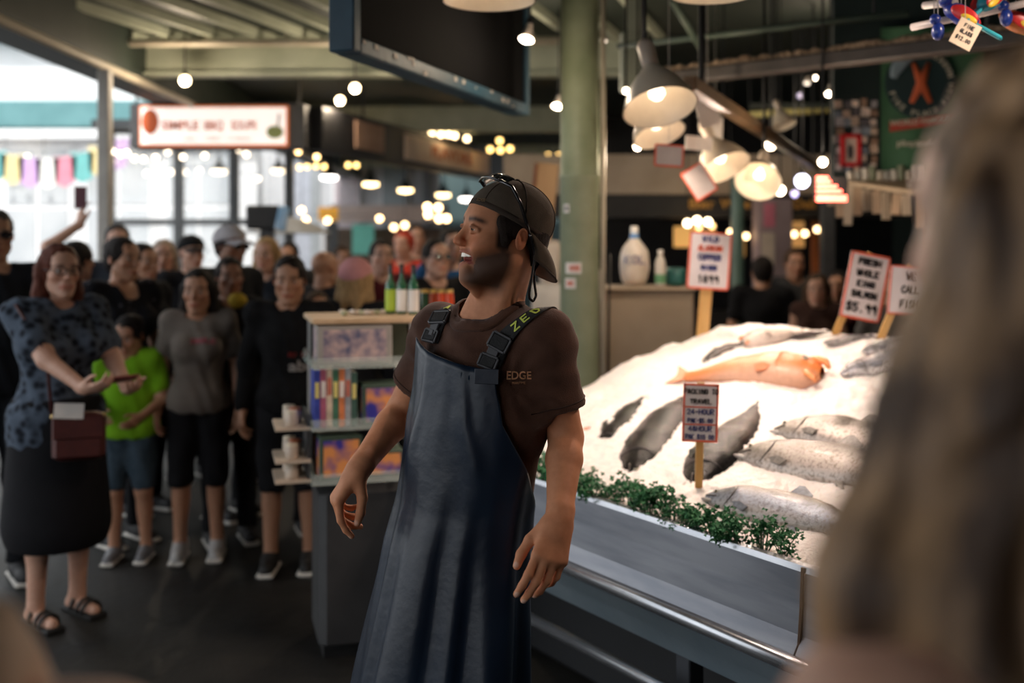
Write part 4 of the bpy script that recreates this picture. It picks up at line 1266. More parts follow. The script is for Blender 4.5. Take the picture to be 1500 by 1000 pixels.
fish('largest silver salmon lying in the middle of the three, dark line at its gill', (1086, 668), (1400, 738), hr=.110, sink=-.014, bend=.035, yaw_roll=20, **sil)
fish('small salmon with bluish flank lying closest to the parsley', (1036, 728), (1296, 800), hr=.112, sink=-.006, bend=.045, yaw_roll=20, back=(.07, .060, .05), side=(.34, .40, .50), belly=(.55, .52, .50))
dk = dict(back=(.012, .012, .013), side=(.012, .011, .011), belly=(.10, .085, .085), metal=.05)
fish('dark fish half buried in ice behind the packing sign', (1012, 712), (1122, 575), flip=True, hr=.125, sink=.020, bend=-.02, name='dark_fish', **dk)
fish('dark fish poking head down out of the ice beside the packing sign', (921, 700), (1022, 560), flip=True, hr=.105, sink=.022, bend=-.03, name='dark_fish', **dk)
fish('slim dark fish sunk deep in ice toward the green column', (874, 662), (1000, 545), flip=True, hr=.085, sink=.030, bend=-.05, name='dark_fish', **dk)
fish('orange rockfish with gaping mouth lying in the ice', (1206, 552), (990, 556), kind='rock', flip=True, hr=.170, sink=-.018, bend=.06, yaw_roll=-15, back=(.72, .18, .04), side=(.74, .25, .08), belly=(.66, .38, .26), metal=.0, spots=False, name='rockfish')
fish('blue grey salmon with open gill lying behind the orange rockfish', (1232, 552), (1420, 512), hr=.150, sink=-.010, yaw_roll=12, bend=.03, back=(.05, .055, .065), side=(.26, .28, .34), belly=(.5, .5, .52))
fish('dark grey fish behind the blue grey salmon', (1262, 521), (1410, 499), hr=.15, sink=-.016, yaw_roll=12, bend=.03, back=(.03, .033, .04), side=(.15, .16, .19), belly=(.4, .4, .42), name='grey_fish')
fish('slim grey fish lying at the far edge below the leaning price cards', (1205, 507), (1318, 489), hr=.12, sink=-.014, yaw_roll=12, back=(.03, .033, .04), side=(.18, .18, .20), belly=(.4, .4, .4), name='grey_fish')
fish('pale fish with orange mouth at the far edge of the ice', (1088, 508), (1180, 492), kind='rock', flip=False, hr=.20, sink=-.020, yaw_roll=12, back=(.20, .15, .12), side=(.62, .52, .46), belly=(.75, .66, .60), metal=.0, spots=False, name='pale_fish')
fish('black fish lying across the far edge of the ice', (1158, 497), (1250, 486), hr=.13, sink=-.016, bend=.02, name='black_fish', **dk)
fish('thin dark fish tucked behind the orange rockfish', (1030, 532), (1098, 500), hr=.09, sink=-.002, bend=.04, name='dark_fish', **dk)
fish('small grey fish almost covered by ice, tail toward the column', (905, 560), (848, 578), hr=.09, sink=.020, back=(.10, .08, .08), side=(.3, .26, .26), belly=(.6, .5, .5), name='buried_fish')
fish('tiny buried fish near the beige counter end of the ice', (942, 524), (905, 530), hr=.11, sink=.012, back=(.12, .10, .10), side=(.35, .3, .3), belly=(.6, .5, .5), name='buried_fish')
fish('grey fish showing only its back in the ice beside the slim dark fish', (985, 560), (930, 552), hr=.09, sink=.022, back=(.22, .18, .18), side=(.4, .35, .35), belly=(.6, .5, .5), name='buried_fish')
fish('small orange fish end sticking from the ice beside the apron', (852, 630), (880, 618), kind='rock', hr=.16, sink=.006, back=(.60, .20, .08), side=(.66, .28, .14), belly=(.7, .4, .3), metal=0, spots=False, name='orange_fish')

# parsley along the rim: a few sprigs, then copies
pars = mat('parsley_leaf', (.012, .10, .035), (.05, .22, .085), 60, rough=.5, spec=.3, bump=.3, bscale=90)
protos = []
def sprig(seed):
    r_ = random.Random(seed)
    lv = MB(); stems = MB()
    for s in range(9):
        a = r_.uniform(0, 6.28); rad = r_.uniform(.0, .032)
        top = Vector((math.cos(a) * rad * 1.4, math.sin(a) * rad, r_.uniform(.022, .062)))
        stems.tube([Vector((math.cos(a) * .006, math.sin(a) * .006, -.005)), top * .6 + Vector((0, 0, .004)), top], .0013, 4)
        for q in range(11):
            c = top + Vector((r_.gauss(0, .010), r_.gauss(0, .010), r_.gauss(0, .007)))
            sz = r_.uniform(.0045, .0085); Rm = Matrix.Rotation(r_.uniform(0, 6.28), 3, 'Z') @ Matrix.Rotation(r_.uniform(-1.1, 1.1), 3, 'X')
            pts = [Vector((math.cos(t) * sz * (1 if k_ % 2 else .55), math.sin(t) * sz * (1 if k_ % 2 else .55), .003 * math.sin(3 * t))) for k_, t in enumerate(np.linspace(0, 2 * math.pi, 8, endpoint=False))]
            vs_ = [c + Rm @ p_ for p_ in pts]
            lv.add([c + Rm @ Vector((0, 0, .002))] + vs_, [(0, 1 + k_, 1 + (k_ + 1) % 8) for k_ in range(8)])
    return lv.mesh('leaves'), stems.mesh('stems')
pm = [sprig(s) for s in range(4)]
for a, b in pm:
    a.materials.append(pars); b.materials.append(mat('parsley_stem', (.03, .13, .05)))
rr = random.Random(5)
pus = list(np.arange(-.10, .92, .052)) + [.95, 1.02] + list(np.arange(1.26, 1.46, .045))
for i, u in enumerate(pus):
    w_ = .030 + rr.uniform(-.012, .02); sc = rr.uniform(.95, 1.6)
    z = float(ice_z(u, max(.02, w_)))
    t = thing('parsley_sprig', 'curly green parsley sprig tucked into the ice along the steel rim', 'parsley', st(u, w_, z), 'parsley sprigs along the rim')
    t.scale = (sc, sc, sc); t.rotation_euler = (0, 0, rr.uniform(0, 6.28))
    for nm, me in zip(('leaves', 'stems'), pm[i % 4]):
        o = bpy.data.objects.new(nm, me); COL.objects.link(o); o.parent = t
        if nm == 'leaves': o['kind'] = 'stuff'

# ------------------------------------------------------------------ price cards on stakes
card_m = mat('white_card', (.72, .68, .70), (.78, .74, .76), 8, rough=.6)
redpen = mat('red_pen', (.72, .12, .06), rough=.6); bluepen = mat('blue_pen', (.03, .05, .22), rough=.6); blackpen = mat('black_pen', (.02, .02, .025), rough=.6)
stake_m = mat('stake_wood', (.50, .27, .07), (.64, .40, .15), 12, rough=.55, stretch=(1, 1, .15), bump=.2)
def price_card(label, px0, px1, py0, py1, foot, lines, Y=None, roll=0, stake_w=.010, yaw=0, penw=.0022, div=()):
    F_, *_ = px_ice(*foot) if Y is None else (P(foot[0], foot[1], Y), 0, 0)
    Yc = F_.y
    c = P((px0 + px1) / 2, (py0 + py1) / 2, Yc)
    w_ = (px1 - px0) / FP * Yc; h_ = (py1 - py0) / FP * Yc
    M = rotz(yaw) @ roty(roll)
    x = M @ Vector((1, 0, 0)); y = M @ Vector((0, 0, 1)); n = M @ Vector((0, -1, 0))
    t = thing('price_card', label, 'sign', F_)
    mb = MB(); mb.box(c, (w_ / 2, .0016, h_ / 2), M); cd = mb.build('card', card_m, t)
    e = .0028 * (h_ / .17)
    mb = MB()
    for s in (-1, 1):
        mb.box(c + x * s * (w_ / 2 - e) + n * .0022, (e, .0006, h_ / 2), M); mb.box(c + y * s * (h_ / 2 - e) + n * .0022, (w_ / 2, .0006, e), M)
    for dv in div:
        mb.box(c + y * (h_ * (.5 - dv)) + n * .0022, (w_ / 2, .0006, e * .6), M)
    mb.build('border', redpen, cd)
    for i, (txt, ry, hh, pen, wm) in enumerate(lines):
        scrawl('lettering', txt, hh * h_, c + y * (h_ * (.5 - ry)) + n * .0028, x, y, penw * h_ / .17, pen, cd, gap=1.3, wmul=wm, seed=i + 3)
    top = c + y * (h_ / 2 + .004) + Vector((0, .006, 0)) 
    mb = MB(); d = top - (F_ - Vector((0, 0, .03)) + Vector((0, .006, 0))); x_, y_, z_ = frame_from(d, (0, 1, 0))
    mb.box((top + F_ - Vector((0, 0, .03)) + Vector((0, .006, 0))) / 2 + Vector((0, .004, 0)), (stake_w, .004, d.length / 2), Matrix((x_, y_, z_)).transposed(), .001); mb.build('stake', stake_m, t)
    return t
price_card('handwritten packing to travel card on a wooden stake in the ice', 1000, 1052, 562, 647, (1024, 716),
           [('PACKING TO', .13, .085, blackpen, .80), ('TRAVEL', .30, .075, blackpen, .95), ('24-HOUR', .48, .085, bluepen, .90), ('PAK-$5.00', .63, .07, bluepen, .78), ('48HOUR', .77, .085, bluepen, .92), ('PAK $10 00', .91, .075, bluepen, .75)], roll=2, div=(.40, .70), stake_w=.0115)
price_card('red bordered card with blue and red writing standing by the beige counter', 1008, 1070, 340, 424, (1029, 490),
           [('WILD', .12, .09, bluepen, .9), ('ALASKAN', .28, .085, redpen, .8), ('COPPER', .44, .09, bluepen, .85), ('RIVER', .62, .07, bluepen, .9), ('1899', .82, .12, blackpen, .9)], roll=4, stake_w=.030, penw=.0045)
price_card('leaning white card reading fresh whole king salmon above the far fish', 1238, 1297, 371, 469, (1250, 487),
           [('FRESH', .13, .085, blackpen, .9), ('WHOLE', .30, .085, blackpen, .9), ('KING', .46, .085, blackpen, .9), ('SALMON', .62, .085, blackpen, .85), ('$5.99', .82, .12, blackpen, .9)], roll=11, stake_w=.016, penw=.005)
price_card('white card with big black letters WE beside the leaning card', 1302, 1366, 390, 462, (1318, 492),
           [('WE', .2, .14, blackpen, .9), ('CALL', .48, .14, blackpen, .8), ('FISH', .78, .14, blackpen, .8)], roll=5, stake_w=.018, penw=.006)
# ------------------------------------------------------------------ the fishmonger
from mathutils.bvhtree import BVHTree
def bvh_of(*objs):
    V = []; Fs = []
    for o in objs:
        n = len(V)
        V += [v.co.copy() for v in o.data.vertices]
        Fs += [[n + i for i in p.vertices] for p in o.data.polygons]
    return BVHTree.FromPolygons(V, Fs)
CAMP = Vector((0, 0, CAMZ))
def ray(bvh, x, y):
    d = (P(x, y, 1.0) - CAMP).normalized()
    h = bvh.ray_cast(CAMP, d)
    return h[0], h[1]

def build_fishmonger():
    root = thing('person', 'laughing man in brown t-shirt, navy rubber apron and olive cap worn backwards', 'person', (-.16, 2.42, 0))
    phi = -36
    R = rotz(phi)
    l = R @ Vector((1, 0, 0)); f = R @ Vector((0, -1, 0)); up = Vector((0, 0, 1))
    N = Vector((-.047, 2.42, 1.488))
    hd = Fr((-.022, 2.375, 1.684), rotz(-67) @ rotx(-9) @ roty(2), .985)
    pelv = Vector((-.122, 2.43, .95)); chest = Vector((-.066, 2.415, 1.30)); waist = Vector((-.095, 2.42, 1.11))
    shL = N + l * .150 - up * .042; shR = N - l * .160 - up * .040
    elL = P(829, 640, 2.35); wrL = P(819, 762, 2.19)
    elR = P(590, 600, 2.60); wrR = P(526, 686, 2.43)
    hipL = pelv + l * .088; hipR = pelv - l * .088
    knL = Vector((-.14, 2.43, .50)) + l * .08; knR = Vector((-.17, 2.45, .50)) - l * .09
    anL = Vector((-.14, 2.46, .09)) + l * .09; anR = Vector((-.18, 2.48, .09)) - l * .10
    torso = [ell(pelv, (.160, .118, .12), R, k=.05), ell(waist, (.145, .112, .16), R, k=.06), ell(chest, (.166, .118, .175), R, k=.06),
             cap(shL, shR, .050, k=.06), cap(N - up * .03, N + f * .0 + up * .01, .075, .06, k=.05)]
    armsU = [cap(shL, elL, .050, .040, k=.010), cap(shR, elR, .050, .040, k=.010)]
    def forearm(el, wr):
        m = el + (wr - el) * .28
        return [cap(el, m, .039, .0405, k=.012), cap(m, wr, .0405, .0265, k=.012)]
    armsF = forearm(elL, wrL) + forearm(elR, wrR)
    legs = [cap(hipL, knL, .09, .06, k=.03), cap(hipR, knR, .09, .06, k=.03), cap(knL, anL, .058, .04, k=.03), cap(knR, anR, .058, .04, k=.03)]
    feet = []
    for an in (anL, anR):
        hl = Vector((an.x, an.y, .045)); feet += [cap(hl, hl + f * .15, .036, .03, k=.02), cap(an, hl, .036, .034, k=.02)]
    neck = [cap(N - up * .01, hd.p((0, .024, -.05)), .062, .060, k=.03),
            cap(N + l * .045 + f * .045 - up * .005, hd.p((.055, .03, -.045)), .016, .014, k=.025),
            cap(N - l * .03 + f * .05 - up * .005, hd.p((-.055, .03, -.045)), .016, .014, k=.025),
            ell(hd.p((0, -.045, -.135)), (.013, .013, .016), k=.02)]
    tips = []
    FL = (P(803, 822, 2.14) - wrL); BL = Vector((.30, -1, .10))
    hL = hand_prims(wrL, FL, BL, 1, 1.02, [(12, 16, 12), (18, 24, 16), (24, 30, 20), (28, 34, 22)], thumb=(.42, .35, .55), spread=.10, tips=tips)
    FR_ = (P(494, 731, 2.41) - wrR); BR = Vector((-.80, -.25, .55))
    hR = hand_prims(wrR, FR_, BR, -1, 1.0, [(42, 22, 14), (52, 40, 25), (58, 48, 28), (60, 52, 30)], thumb=(.30, .75, .55), spread=.04, tips=tips)
    body = torso + legs + feet + armsU + armsF + neck + head_prims(hd, False, .5, True) + hL + hR
    sk = np.array((0.62, 0.275, 0.145)); lips = (.50, .19, .14)
    hairc = (.020, .013, .010)
    def col(V):
        C = head_color(hd, V, sk, lips, hairc, .90, hairc, .5)
        for t in tips:
            d = np.linalg.norm(V - np.array(t), axis=1)
            m = np.clip((.0075 - d) / .002, 0, 1)[:, None]
            C[:] = C * (1 - m) + np.array((.72, .45, .34)) * m
        return C
    fine = []
    A = np.array([tuple(hd.p((a, b_, c))) for a in (-.1, .1) for b_ in (-.14, .12) for c in (-.15, .13)])
    fine.append((A.min(0), A.max(0)))
    for wr, F in ((wrL, FL), (wrR, FR_)):
        a = np.array([tuple(wr), tuple(wr + F.normalized() * .19)]); fine.append((a.min(0) - .055, a.max(0) + .05))
    skin = mat('fishmonger_skin', (0.88, 0.84, 0.82), (1, 1, 1), 45, rough=.60, spec=.25, attr=True, bump=.06, bscale=420, sss=.08)
    bo = sdf_obj('body', body, .009, skin, root, col, fine, .0030)
    # ---- face details
    for s in (-1, 1):
        mb = MB(); mb.ball(hd.p((s * .032, -.0785, .001)), .0125 * hd.s, 16)
        e = mb.build('eye', mat('eye_white', (.52, .48, .45), rough=.25), root, True)
        c = hd.p((s * .032, -.0785, .001)); g = (hd.R @ Vector((.18, -1, .03))).normalized()
        mb = MB(); mb.ball(c + g * .0085, .0058, 12); mb.build('iris', mat('iris_brown', (.10, .045, .02), rough=.08), e, True)
        mb = MB(); mb.ball(c + g * .0128, .0026, 8); mb.build('pupil', mat('pupil', (.004, .004, .004), rough=.05), e, True)
    rows = []
    for z in (-.0525, -.0550, -.0625, -.0645):
        rows.append([hd.p((.031 * math.sin(a), -.0600 - (.0275 + .0012 * abs(math.sin(a * 6.5))) * math.cos(a), z + .010 * math.sin(a) ** 2 * .5 + (.0006 * math.cos(a * 13) if z < -.064 else 0))) for a in np.linspace(-1.25, 1.25, 41)])
    mb = MB(); mb.grid(rows, .003); mb.build('teeth', mat('teeth', (.82, .76, .66), rough=.25), root, True)
    rows = []
    for z in (-.0765, -.0785, -.0805):
        rows.append([hd.p((.020 * math.sin(a), -.0600 - (.0185 + .001 * abs(math.sin(a * 7))) * math.cos(a), z)) for a in np.linspace(-1.2, 1.2, 31)])
    mb = MB(); mb.grid(rows, .003); mb.build('teeth', mat('teeth', (.82, .76, .66), rough=.25), root, True)
    mb = MB(); mb.ball(hd.p((0, -.060, -.0765)), (.018, .022, .006), 14, hd.R); mb.build('tongue', mat('tongue', (.40, .09, .07), rough=.3), root, True)
    # ---- hair below the cap
    hp = [hd.ell((0, .016, .036), (.0785, .101, .086), k=.01), hd.ell((0, .05, -.005), (.072, .062, .078), k=.015)]
    for s in (-1, 1):
        hp += [hd.cap((s * .0640, -.030, .026), (s * .0640, -.018, -.012), .0130, .0110, k=.014), hd.cap((s * .0640, -.018, -.012), (s * .0625, -.013, -.034), .0110, .0070, k=.012), hd.cap((s * .0640, -.008, .020), (s * .0660, .004, .012), .0130, .0110, k=.014)]
    hp += [hd.ell((0, -.118, .010), (.115, .082, .120), k=.004, op='s'), hd.ell((.08, .022, -.066), (.046, .052, .060), k=.006, op='s'), hd.ell((-.08, .022, -.066), (.046, .052, .060), k=.006, op='s'),
           hd.cut((0, 0, -.075), (0, .2, -1))]
    hw = lambda X, Y_, Z: .0005 * np.sin(520 * X + 300 * Y_ + 60 * Z)
    sdf_obj('hair', hp, .0032, mat('dark_hair', hairc, (.024, .016, .012), 120, rough=.7, bump=.35, bscale=400, spec=.15), root, None, warp=hw)
    # ---- t-shirt
    inf = lambda p_, e: dict(p_, f=(lambda X, Y_, Z, f=p_['f'], e=e: f(X, Y_, Z) - e), lo=p_['lo'] - e, hi=p_['hi'] + e)
    NK0, NK1 = N + f * .020 + up * .012, N + f * .03 + up * .16
    shirt = [inf(p_, .011) for p_ in torso]
    eL = shL + (elL - shL) * .70; eR = shR + (elR - shR) * .66
    shirt += [cap(shL, eL, .0565, .060, k=.035), cap(shR, eR, .0565, .062, k=.035)]
    shirt += [cut(Vector((0, 0, .84)), (0, 0, -1))]
    shirt.append(dict(cap(NK0, NK1, .071, .095, k=.004), op='s'))
    nl = np.array((elL - shL).normalized()); nr = np.array((elR - shR).normalized())
    sLn = np.array(eL); sRn = np.array(eR)
    def half_arm(q, n, s0, rad):
        def fn(X, Y_, Z):
            t = (X - q[0]) * n[0] + (Y_ - q[1]) * n[1] + (Z - q[2]) * n[2]
            d2 = np.sqrt((X - q[0] - t * n[0]) ** 2 + (Y_ - q[1] - t * n[1]) ** 2 + (Z - q[2] - t * n[2]) ** 2)
            return np.maximum(-t, d2 - rad)
        return dict(fn=fn)
    # open cuffs: cut the sleeve ends flat before the trunk is joined on
    sl_ = shirt[5:7]; rest_ = shirt[:5] + shirt[7:]; shirt = sl_
    for q, n in ((sLn, nl), (sRn, nr)):
        fn = half_arm(q, n, 0, .11)['fn']
        shirt.append(dict(f=fn, lo=q - .13, hi=q + .13, k=.004, op='s'))
    shirt += rest_
    lx, ly_ = l.x, l.y
    aL = np.array(shL + Vector((0, 0, -.10)) - l * .03); aR = np.array(shR + Vector((0, 0, -.09)) + l * .03)
    def folds(X, Y_, Z):
        u = (X - N.x) * lx + (Y_ - N.y) * ly_
        out = .0016 * np.sin(55 * u + 34 * (Z - 1.4) + 3 * np.sin(30 * Z))
        for q, g in ((aL, 1), (aR, -1)):
            dx, dz = (u - ((q[0] - N.x) * lx + (q[1] - N.y) * ly_)), Z - q[2]
            r = np.sqrt(dx * dx + dz * dz) + .02
            ang = np.arctan2(dz, dx)
            out = out + .0032 * np.exp(-r / .13) * np.sin(11 * ang + 18 * r)
        return out
    tee = mat('brown_tee', (.066, .029, .018), (.100, .046, .029), 14, rough=.92, bump=.30, bscale=420, spec=.15, sheen=.15)
    sh = sdf_obj('shirt', shirt, .0060, tee, root, None, warp=folds)
    sb = bvh_of(sh)
    # neck rib and cuff hems
    def field(p_):
        X, Y_, Z = (np.array([v]) for v in p_)
        v0 = np.array([1.0])
        for q in [s_ for s_ in shirt if s_['op'] == 'u']:
            d = q['f'](X, Y_, Z); t = np.clip(.5 + .5 * (d - v0) / q['k'], 0, 1); v0 = d * (1 - t) + v0 * t - q['k'] * t * (1 - t)
        return float(v0[0] + folds(X, Y_, Z)[0])
    axn = (NK1 - NK0).normalized(); ring = []
    for a in np.linspace(0, 2 * math.pi, 72, endpoint=False):
        d = R @ Vector((math.cos(a), math.sin(a), 0)); d = (d - axn * d.dot(axn)).normalized()
        best = None
        for t in np.linspace(0, 1, 90):
            if t < .5:
                be = math.radians(-85 + 170 * t); p_ = NK0 + (d * math.cos(be) + axn * math.sin(be)) * .071
            else:
                u = (t - .5) * 2; p_ = NK0 + (NK1 - NK0) * u + d * (.071 + .024 * u)
            if field(p_) > 0: break
            best = p_
        if best is not None: ring.append(best)
    if len(ring) > 40:
        for _ in range(4):
            ring = [(ring[i_ - 1] + ring[i_] * 2 + ring[(i_ + 1) % len(ring)]) / 4 for i_ in range(len(ring))]
        cen = sum(ring, Vector()) / len(ring)
        rows_ = []
        for w_, h__ in ((-.004, .004), (.002, .0065), (.010, .003), (.017, -.004), (.019, -.010)):
            rows_.append([p_ + (p_ - cen).normalized() * w_ + Vector((0, 0, h__)) for p_ in ring + ring[:1]])
        # settle the outer edge on the cloth
        def settle(p_, k_):
            nn = sb.find_nearest(p_)
            return nn[0] + nn[1] * k_ if nn[0] is not None else p_
        rows_ = [rows_[0]] + [[settle(p_, e_) for p_ in rw] for rw, e_ in zip(rows_[1:], (.0045, .0045, .003, -.001))]
        mb = MB(); mb.grid(rows_, .002); mb.build('collar', tee, sh, True)
    for q, ax0, rr in ((eL - Vector(nl) * .016 + l * .006, Vector(nl), .0705), (eR - Vector(nr) * .016 - l * .006, Vector(nr), .0725)):
        x_, y_, _ = frame_from(ax0)
        pts = []
        for a in np.linspace(0, 2 * math.pi, 40):
            d = x_ * math.cos(a) + y_ * math.sin(a)
            h = sb.ray_cast(q + d * .16, -d)
            if h[0] is not None and (h[0] - q).length < .11: pts.append(h[0] + d * .0005)
        if len(pts) > 25:
            mb = MB(); mb.tube(pts + pts[:1], .0016, 6, caps=False); mb.build('cuff_seam', mat('tee_seam', (.04, .018, .012), rough=.95), sh, True)
    # chest print
    pt, nm = ray(sb, 760, 550); nm = (f * .85 + l * .5).normalized(); gold = mat('gold_print', (.85, .48, .26), rough=.7)
    if pt is not None:
        pa, _ = ray(sb, 758, 553); pb, _ = ray(sb, 745, 540)
        xd = (pa - pt).normalized(); yd = (up - nm * up.dot(nm)).normalized(); xd = yd.cross(nm).normalized()
        conform(text_obj('print', 'EDGE', .025, pt, xd, yd, gold, sh, bold=.0005, sx=.9), sb, nm)
        conform(text_obj('print', 'MARITIME', .0075, pt - yd * .016, xd, yd, gold, sh, sx=.9), sb, nm)
    # ---- apron
    navy = mat('navy_rubber', (.005, .012, .026), (.008, .019, .039), 5, rough=.28, rough2=.46, bump=.15, bscale=30, spec=.35, coat=.04)
    rows = []
    nu, nv = 61, 70
    for j in range(nv):
        v = j / (nv - 1)
        row = []
        for i in range(nu):
            a = -1 + 2 * i / (nu - 1)
            ztop = 1.405 - .030 * a + .010 * a * a
            z = ztop + (.34 - ztop) * v
            tz = (1.405 - z)
            lerp = lambda xs, ys: float(np.interp(tz, xs, ys))
            half = math.radians(lerp([-.05, .06, .14, .24, .34, .46, .7, 1.1], [46, 48, 56, 78, 98, 104, 100, 96] if a < 0 else [38, 40, 47, 72, 98, 104, 100, 96]))
            rx = lerp([-.05, .15, .35, .55, .80, 1.1], [.183, .185, .180, .200, .230, .268])
            ry = lerp([-.05, .15, .35, .55, .80, 1.1], [.139, .143, .142, .166, .200, .235])
            cx = lerp([-.05, .1, .3, .45, .75, 1.1], [-.062, -.068, -.095, -.122, -.150, -.178])
            cy = lerp([-.05, .1, .3, .45, 1.1], [2.415, 2.415, 2.42, 2.43, 2.43])
            t = a * half
            dep = min(1.0, max(0.0, (tz - .25) / .5))
            fold = (.010 * math.sin(5.2 * t + 1.2 + 1.5 * tz) + .006 * math.sin(11 * t + 3 * tz) + .004 * math.sin(17 * t - 2 * tz)) * (.25 + dep * 1.3)
            fold += .009 * math.exp(-((a - .35 - .3 * tz) / .10) ** 2) * math.exp(-((tz - .16) / .12) ** 2) - .010 * math.exp(-((a - .12) / .12) ** 2) * math.exp(-((tz - .2) / .16) ** 2)
            fold += .006 * math.exp(-((a + .45) / .10) ** 2) * math.exp(-((tz - .22) / .2) ** 2)
            r_ = 1 + fold / rx
            row.append(Vector((cx, cy, z)) + R @ Vector((rx * math.sin(t) * r_, -ry * math.cos(t) * r_, 0)))
        rows.append(row)
    mb = MB(); mb.grid(rows, .0022)
    apron = mb.build('apron', navy, root, True)
    # hem strip along the bib, corner tabs
    hemr = [[p + (p - Vector((-.066, 2.415, p.z))).normalized() * .0010 for p in rows[j]] for j in (0, 1, 2)]
    mb = MB(); mb.grid(hemr, .0012); mb.build('bib_hem', navy, apron, True)
    ab = bvh_of(apron)
    both = bvh_of(apron, sh)
    blk = mat('black_webbing', (.008, .008, .009), (.014, .014, .015), 60, rough=.8, bump=.3, bscale=300)
    buckm = mat('grey_buckle', (.05, .05, .055), rough=.35)
    lime = mat('lime_letters', (.55, .62, .10), rough=.6)
    def ribbon(name, pts, nrm, w_, m, par, th=.0022):
        rws = []
        for s in (-1, 0, 1):
            rw = []
            for i in range(len(pts)):
                d = (pts[min(i + 1, len(pts) - 1)] - pts[max(i - 1, 0)]).normalized()
                rw.append(pts[i] + d.cross(nrm[i]).normalized() * s * w_ / 2 + nrm[i] * .0035)
            rws.append(rw)
        mb = MB(); mb.grid(rws, th)
        # outward side must face along the normals
        return mb.build(name, m, par, True)
    def on_shirt(px):
        q, n = ray(both, *px)
        return q, n
    def smooth_path(pp, k=4):
        out = []
        for a, b_ in zip(pp, pp[1:]):
            for t in np.linspace(0, 1, k, endpoint=False): out.append(a + (b_ - a) * t)
        out.append(pp[-1])
        for _ in range(2):
            out = [out[0]] + [(out[i - 1] + out[i] * 2 + out[i + 1]) / 4 for i in range(1, len(out) - 1)] + [out[-1]]
        return out
    def strap(pix, letters, lpos, side):
        hits = [on_shirt(p) for p in pix]
        hits = [h for h in hits if h[0] is not None]
        pts = [h[0] for h in hits]
        # carry the strap over the shoulder and down the back
        for dy, dz in ((.05, .012), (.10, -.03), (.13, -.10), (.14, -.20)):
            q = pts[len(hits) - 1] + R @ Vector((-side * .2 * dy, dy, dz))
            nn = both.find_nearest(q)
            pts.append(nn[0])
        pts = smooth_path(pts)
        nr_ = []
        for p in pts:
            nn = both.find_nearest(p + R @ Vector((0, -.01, .02)))
            nr_.append(nn[1])
        nr_ = [sum([nr_[max(0, min(len(nr_) - 1, i + q))] for q in (-2, -1, 0, 1, 2)], Vector()).normalized() for i in range(len(nr_))]
        st = ribbon('strap', pts, nr_, .040, blk, apron)
        for (ch, px, hh, rotd) in letters:
            q, n = on_shirt(px)
            if q is None: continue
            i = min(range(len(pts)), key=lambda i_: (pts[i_] - q).length)
            d = (pts[min(i + 1, len(pts) - 1)] - pts[max(i - 1, 0)]).normalized()
            n = nr_[i]; c = pts[i]
            y_ = n.cross(d).normalized()
            if rotd: scrawl('letter', ch, hh, c + n * .0062, d, y_, .0042, lime, st, jit=.05)
            else: scrawl('letter', ch, hh, c + n * .0062, -y_, d, .0042, lime, st, jit=.05)
        # side-release buckle: two parts and a tongue
        for t0, (hw, hh) in zip(lpos, ((.023, .017), (.014, .016), (.021, .014))):
            q, n = on_shirt(t0)
            if q is None: continue
            i = min(range(len(pts)), key=lambda i_: (pts[i_] - q).length)
            d = (pts[min(i + 1, len(pts) - 1)] - pts[max(i - 1, 0)]).normalized(); n = nr_[i]
            x_ = d.cross(n).normalized()
            M = Matrix((x_, d, n)).transposed()
            c = q + n * .009
            mb = MB()
            if hw > .015:
                for sx in (-1, 1): mb.box(c + x_ * sx * hw, (.003, hh, .004), M, .0015)
                for sy in (-1, 1): mb.box(c + d * sy * hh, (hw, .003, .004), M, .0015)
                bk = mb.build('buckle', buckm, apron)
                mb = MB(); mb.box(c + n * .0005, (hw * .85, hh * .8, .0035), M, .0015); mb.build('webbing_loop', blk, bk)
            else:
                mb.box(c, (hw, hh, .004), M, .002); mb.box(c - d * hh * .8, (hw * .55, hh * .5, .0055), M, .002); mb.build('buckle', buckm, apron)
        return st
    strap([(722, 536), (732, 512), (741, 495), (757, 480), (775, 465), (790, 456)], [('Z', (757, 479), .021, True), ('E', (772, 468), .022, True), ('D', (787, 459), .023, True)],
          [(733, 503), (724, 517), (717, 531)], 1)
    strap([(634, 502), (641, 484), (648, 468), (656, 452), (664, 438)], [('S', (649, 464), .022, False), ('A', (655, 452), .016, False)], [(646, 468), (640, 482), (634, 493)], -1)
    # corner tabs sewn on the bib
    for px in ((713, 551), (632, 511)):
        q, n = ray(ab, *px)
        if q is not None:
            x_ = (l - n * l.dot(n)).normalized(); y_ = n.cross(x_)
            mb = MB(); mb.box(q + n * .002, (.027, .017, .0016), Matrix((x_, y_, n)).transposed(), .001); mb.build('corner_tab', navy, apron)
    # twisted cord over the right shoulder
    cp = [ray(both, *p) for p in ((663, 449), (667, 441), (674, 434), (681, 427), (685, 421))]
    cp = [h[0] + h[1] * .008 for h in cp if h[0] is not None]
    if len(cp) > 2:
        cp = smooth_path(cp, 5)
        mb = MB(); mb.tube(cp, [.0075 + .0022 * abs(math.sin(i * 1.1)) for i in range(len(cp))], 8); mb.build('neck_cord', mat('tan_cord', (.42, .27, .16), rough=.8, bump=.4), root, True)
    # ---- cap worn backwards
    capm = mat('olive_canvas', (.075, .058, .042), (.105, .082, .060), 20, rough=.9, bump=.25, bscale=500, spec=.2)
    capd = mat('olive_canvas_band', (.050, .036, .028), (.070, .052, .040), 20, rough=.9, bump=.25, bscale=500, spec=.2)
    CC = (0, .016, .044); CR = (.0835, .108, .089)
    pc, pn = (0, 0, .029), (0, -.36, -1)
    co = sdf_obj('cap', [hd.ell(CC, CR, k=.01), hd.cut(pc, pn, .003)], .0042, capm, root)
    zc = lambda y: .029 - .36 * y
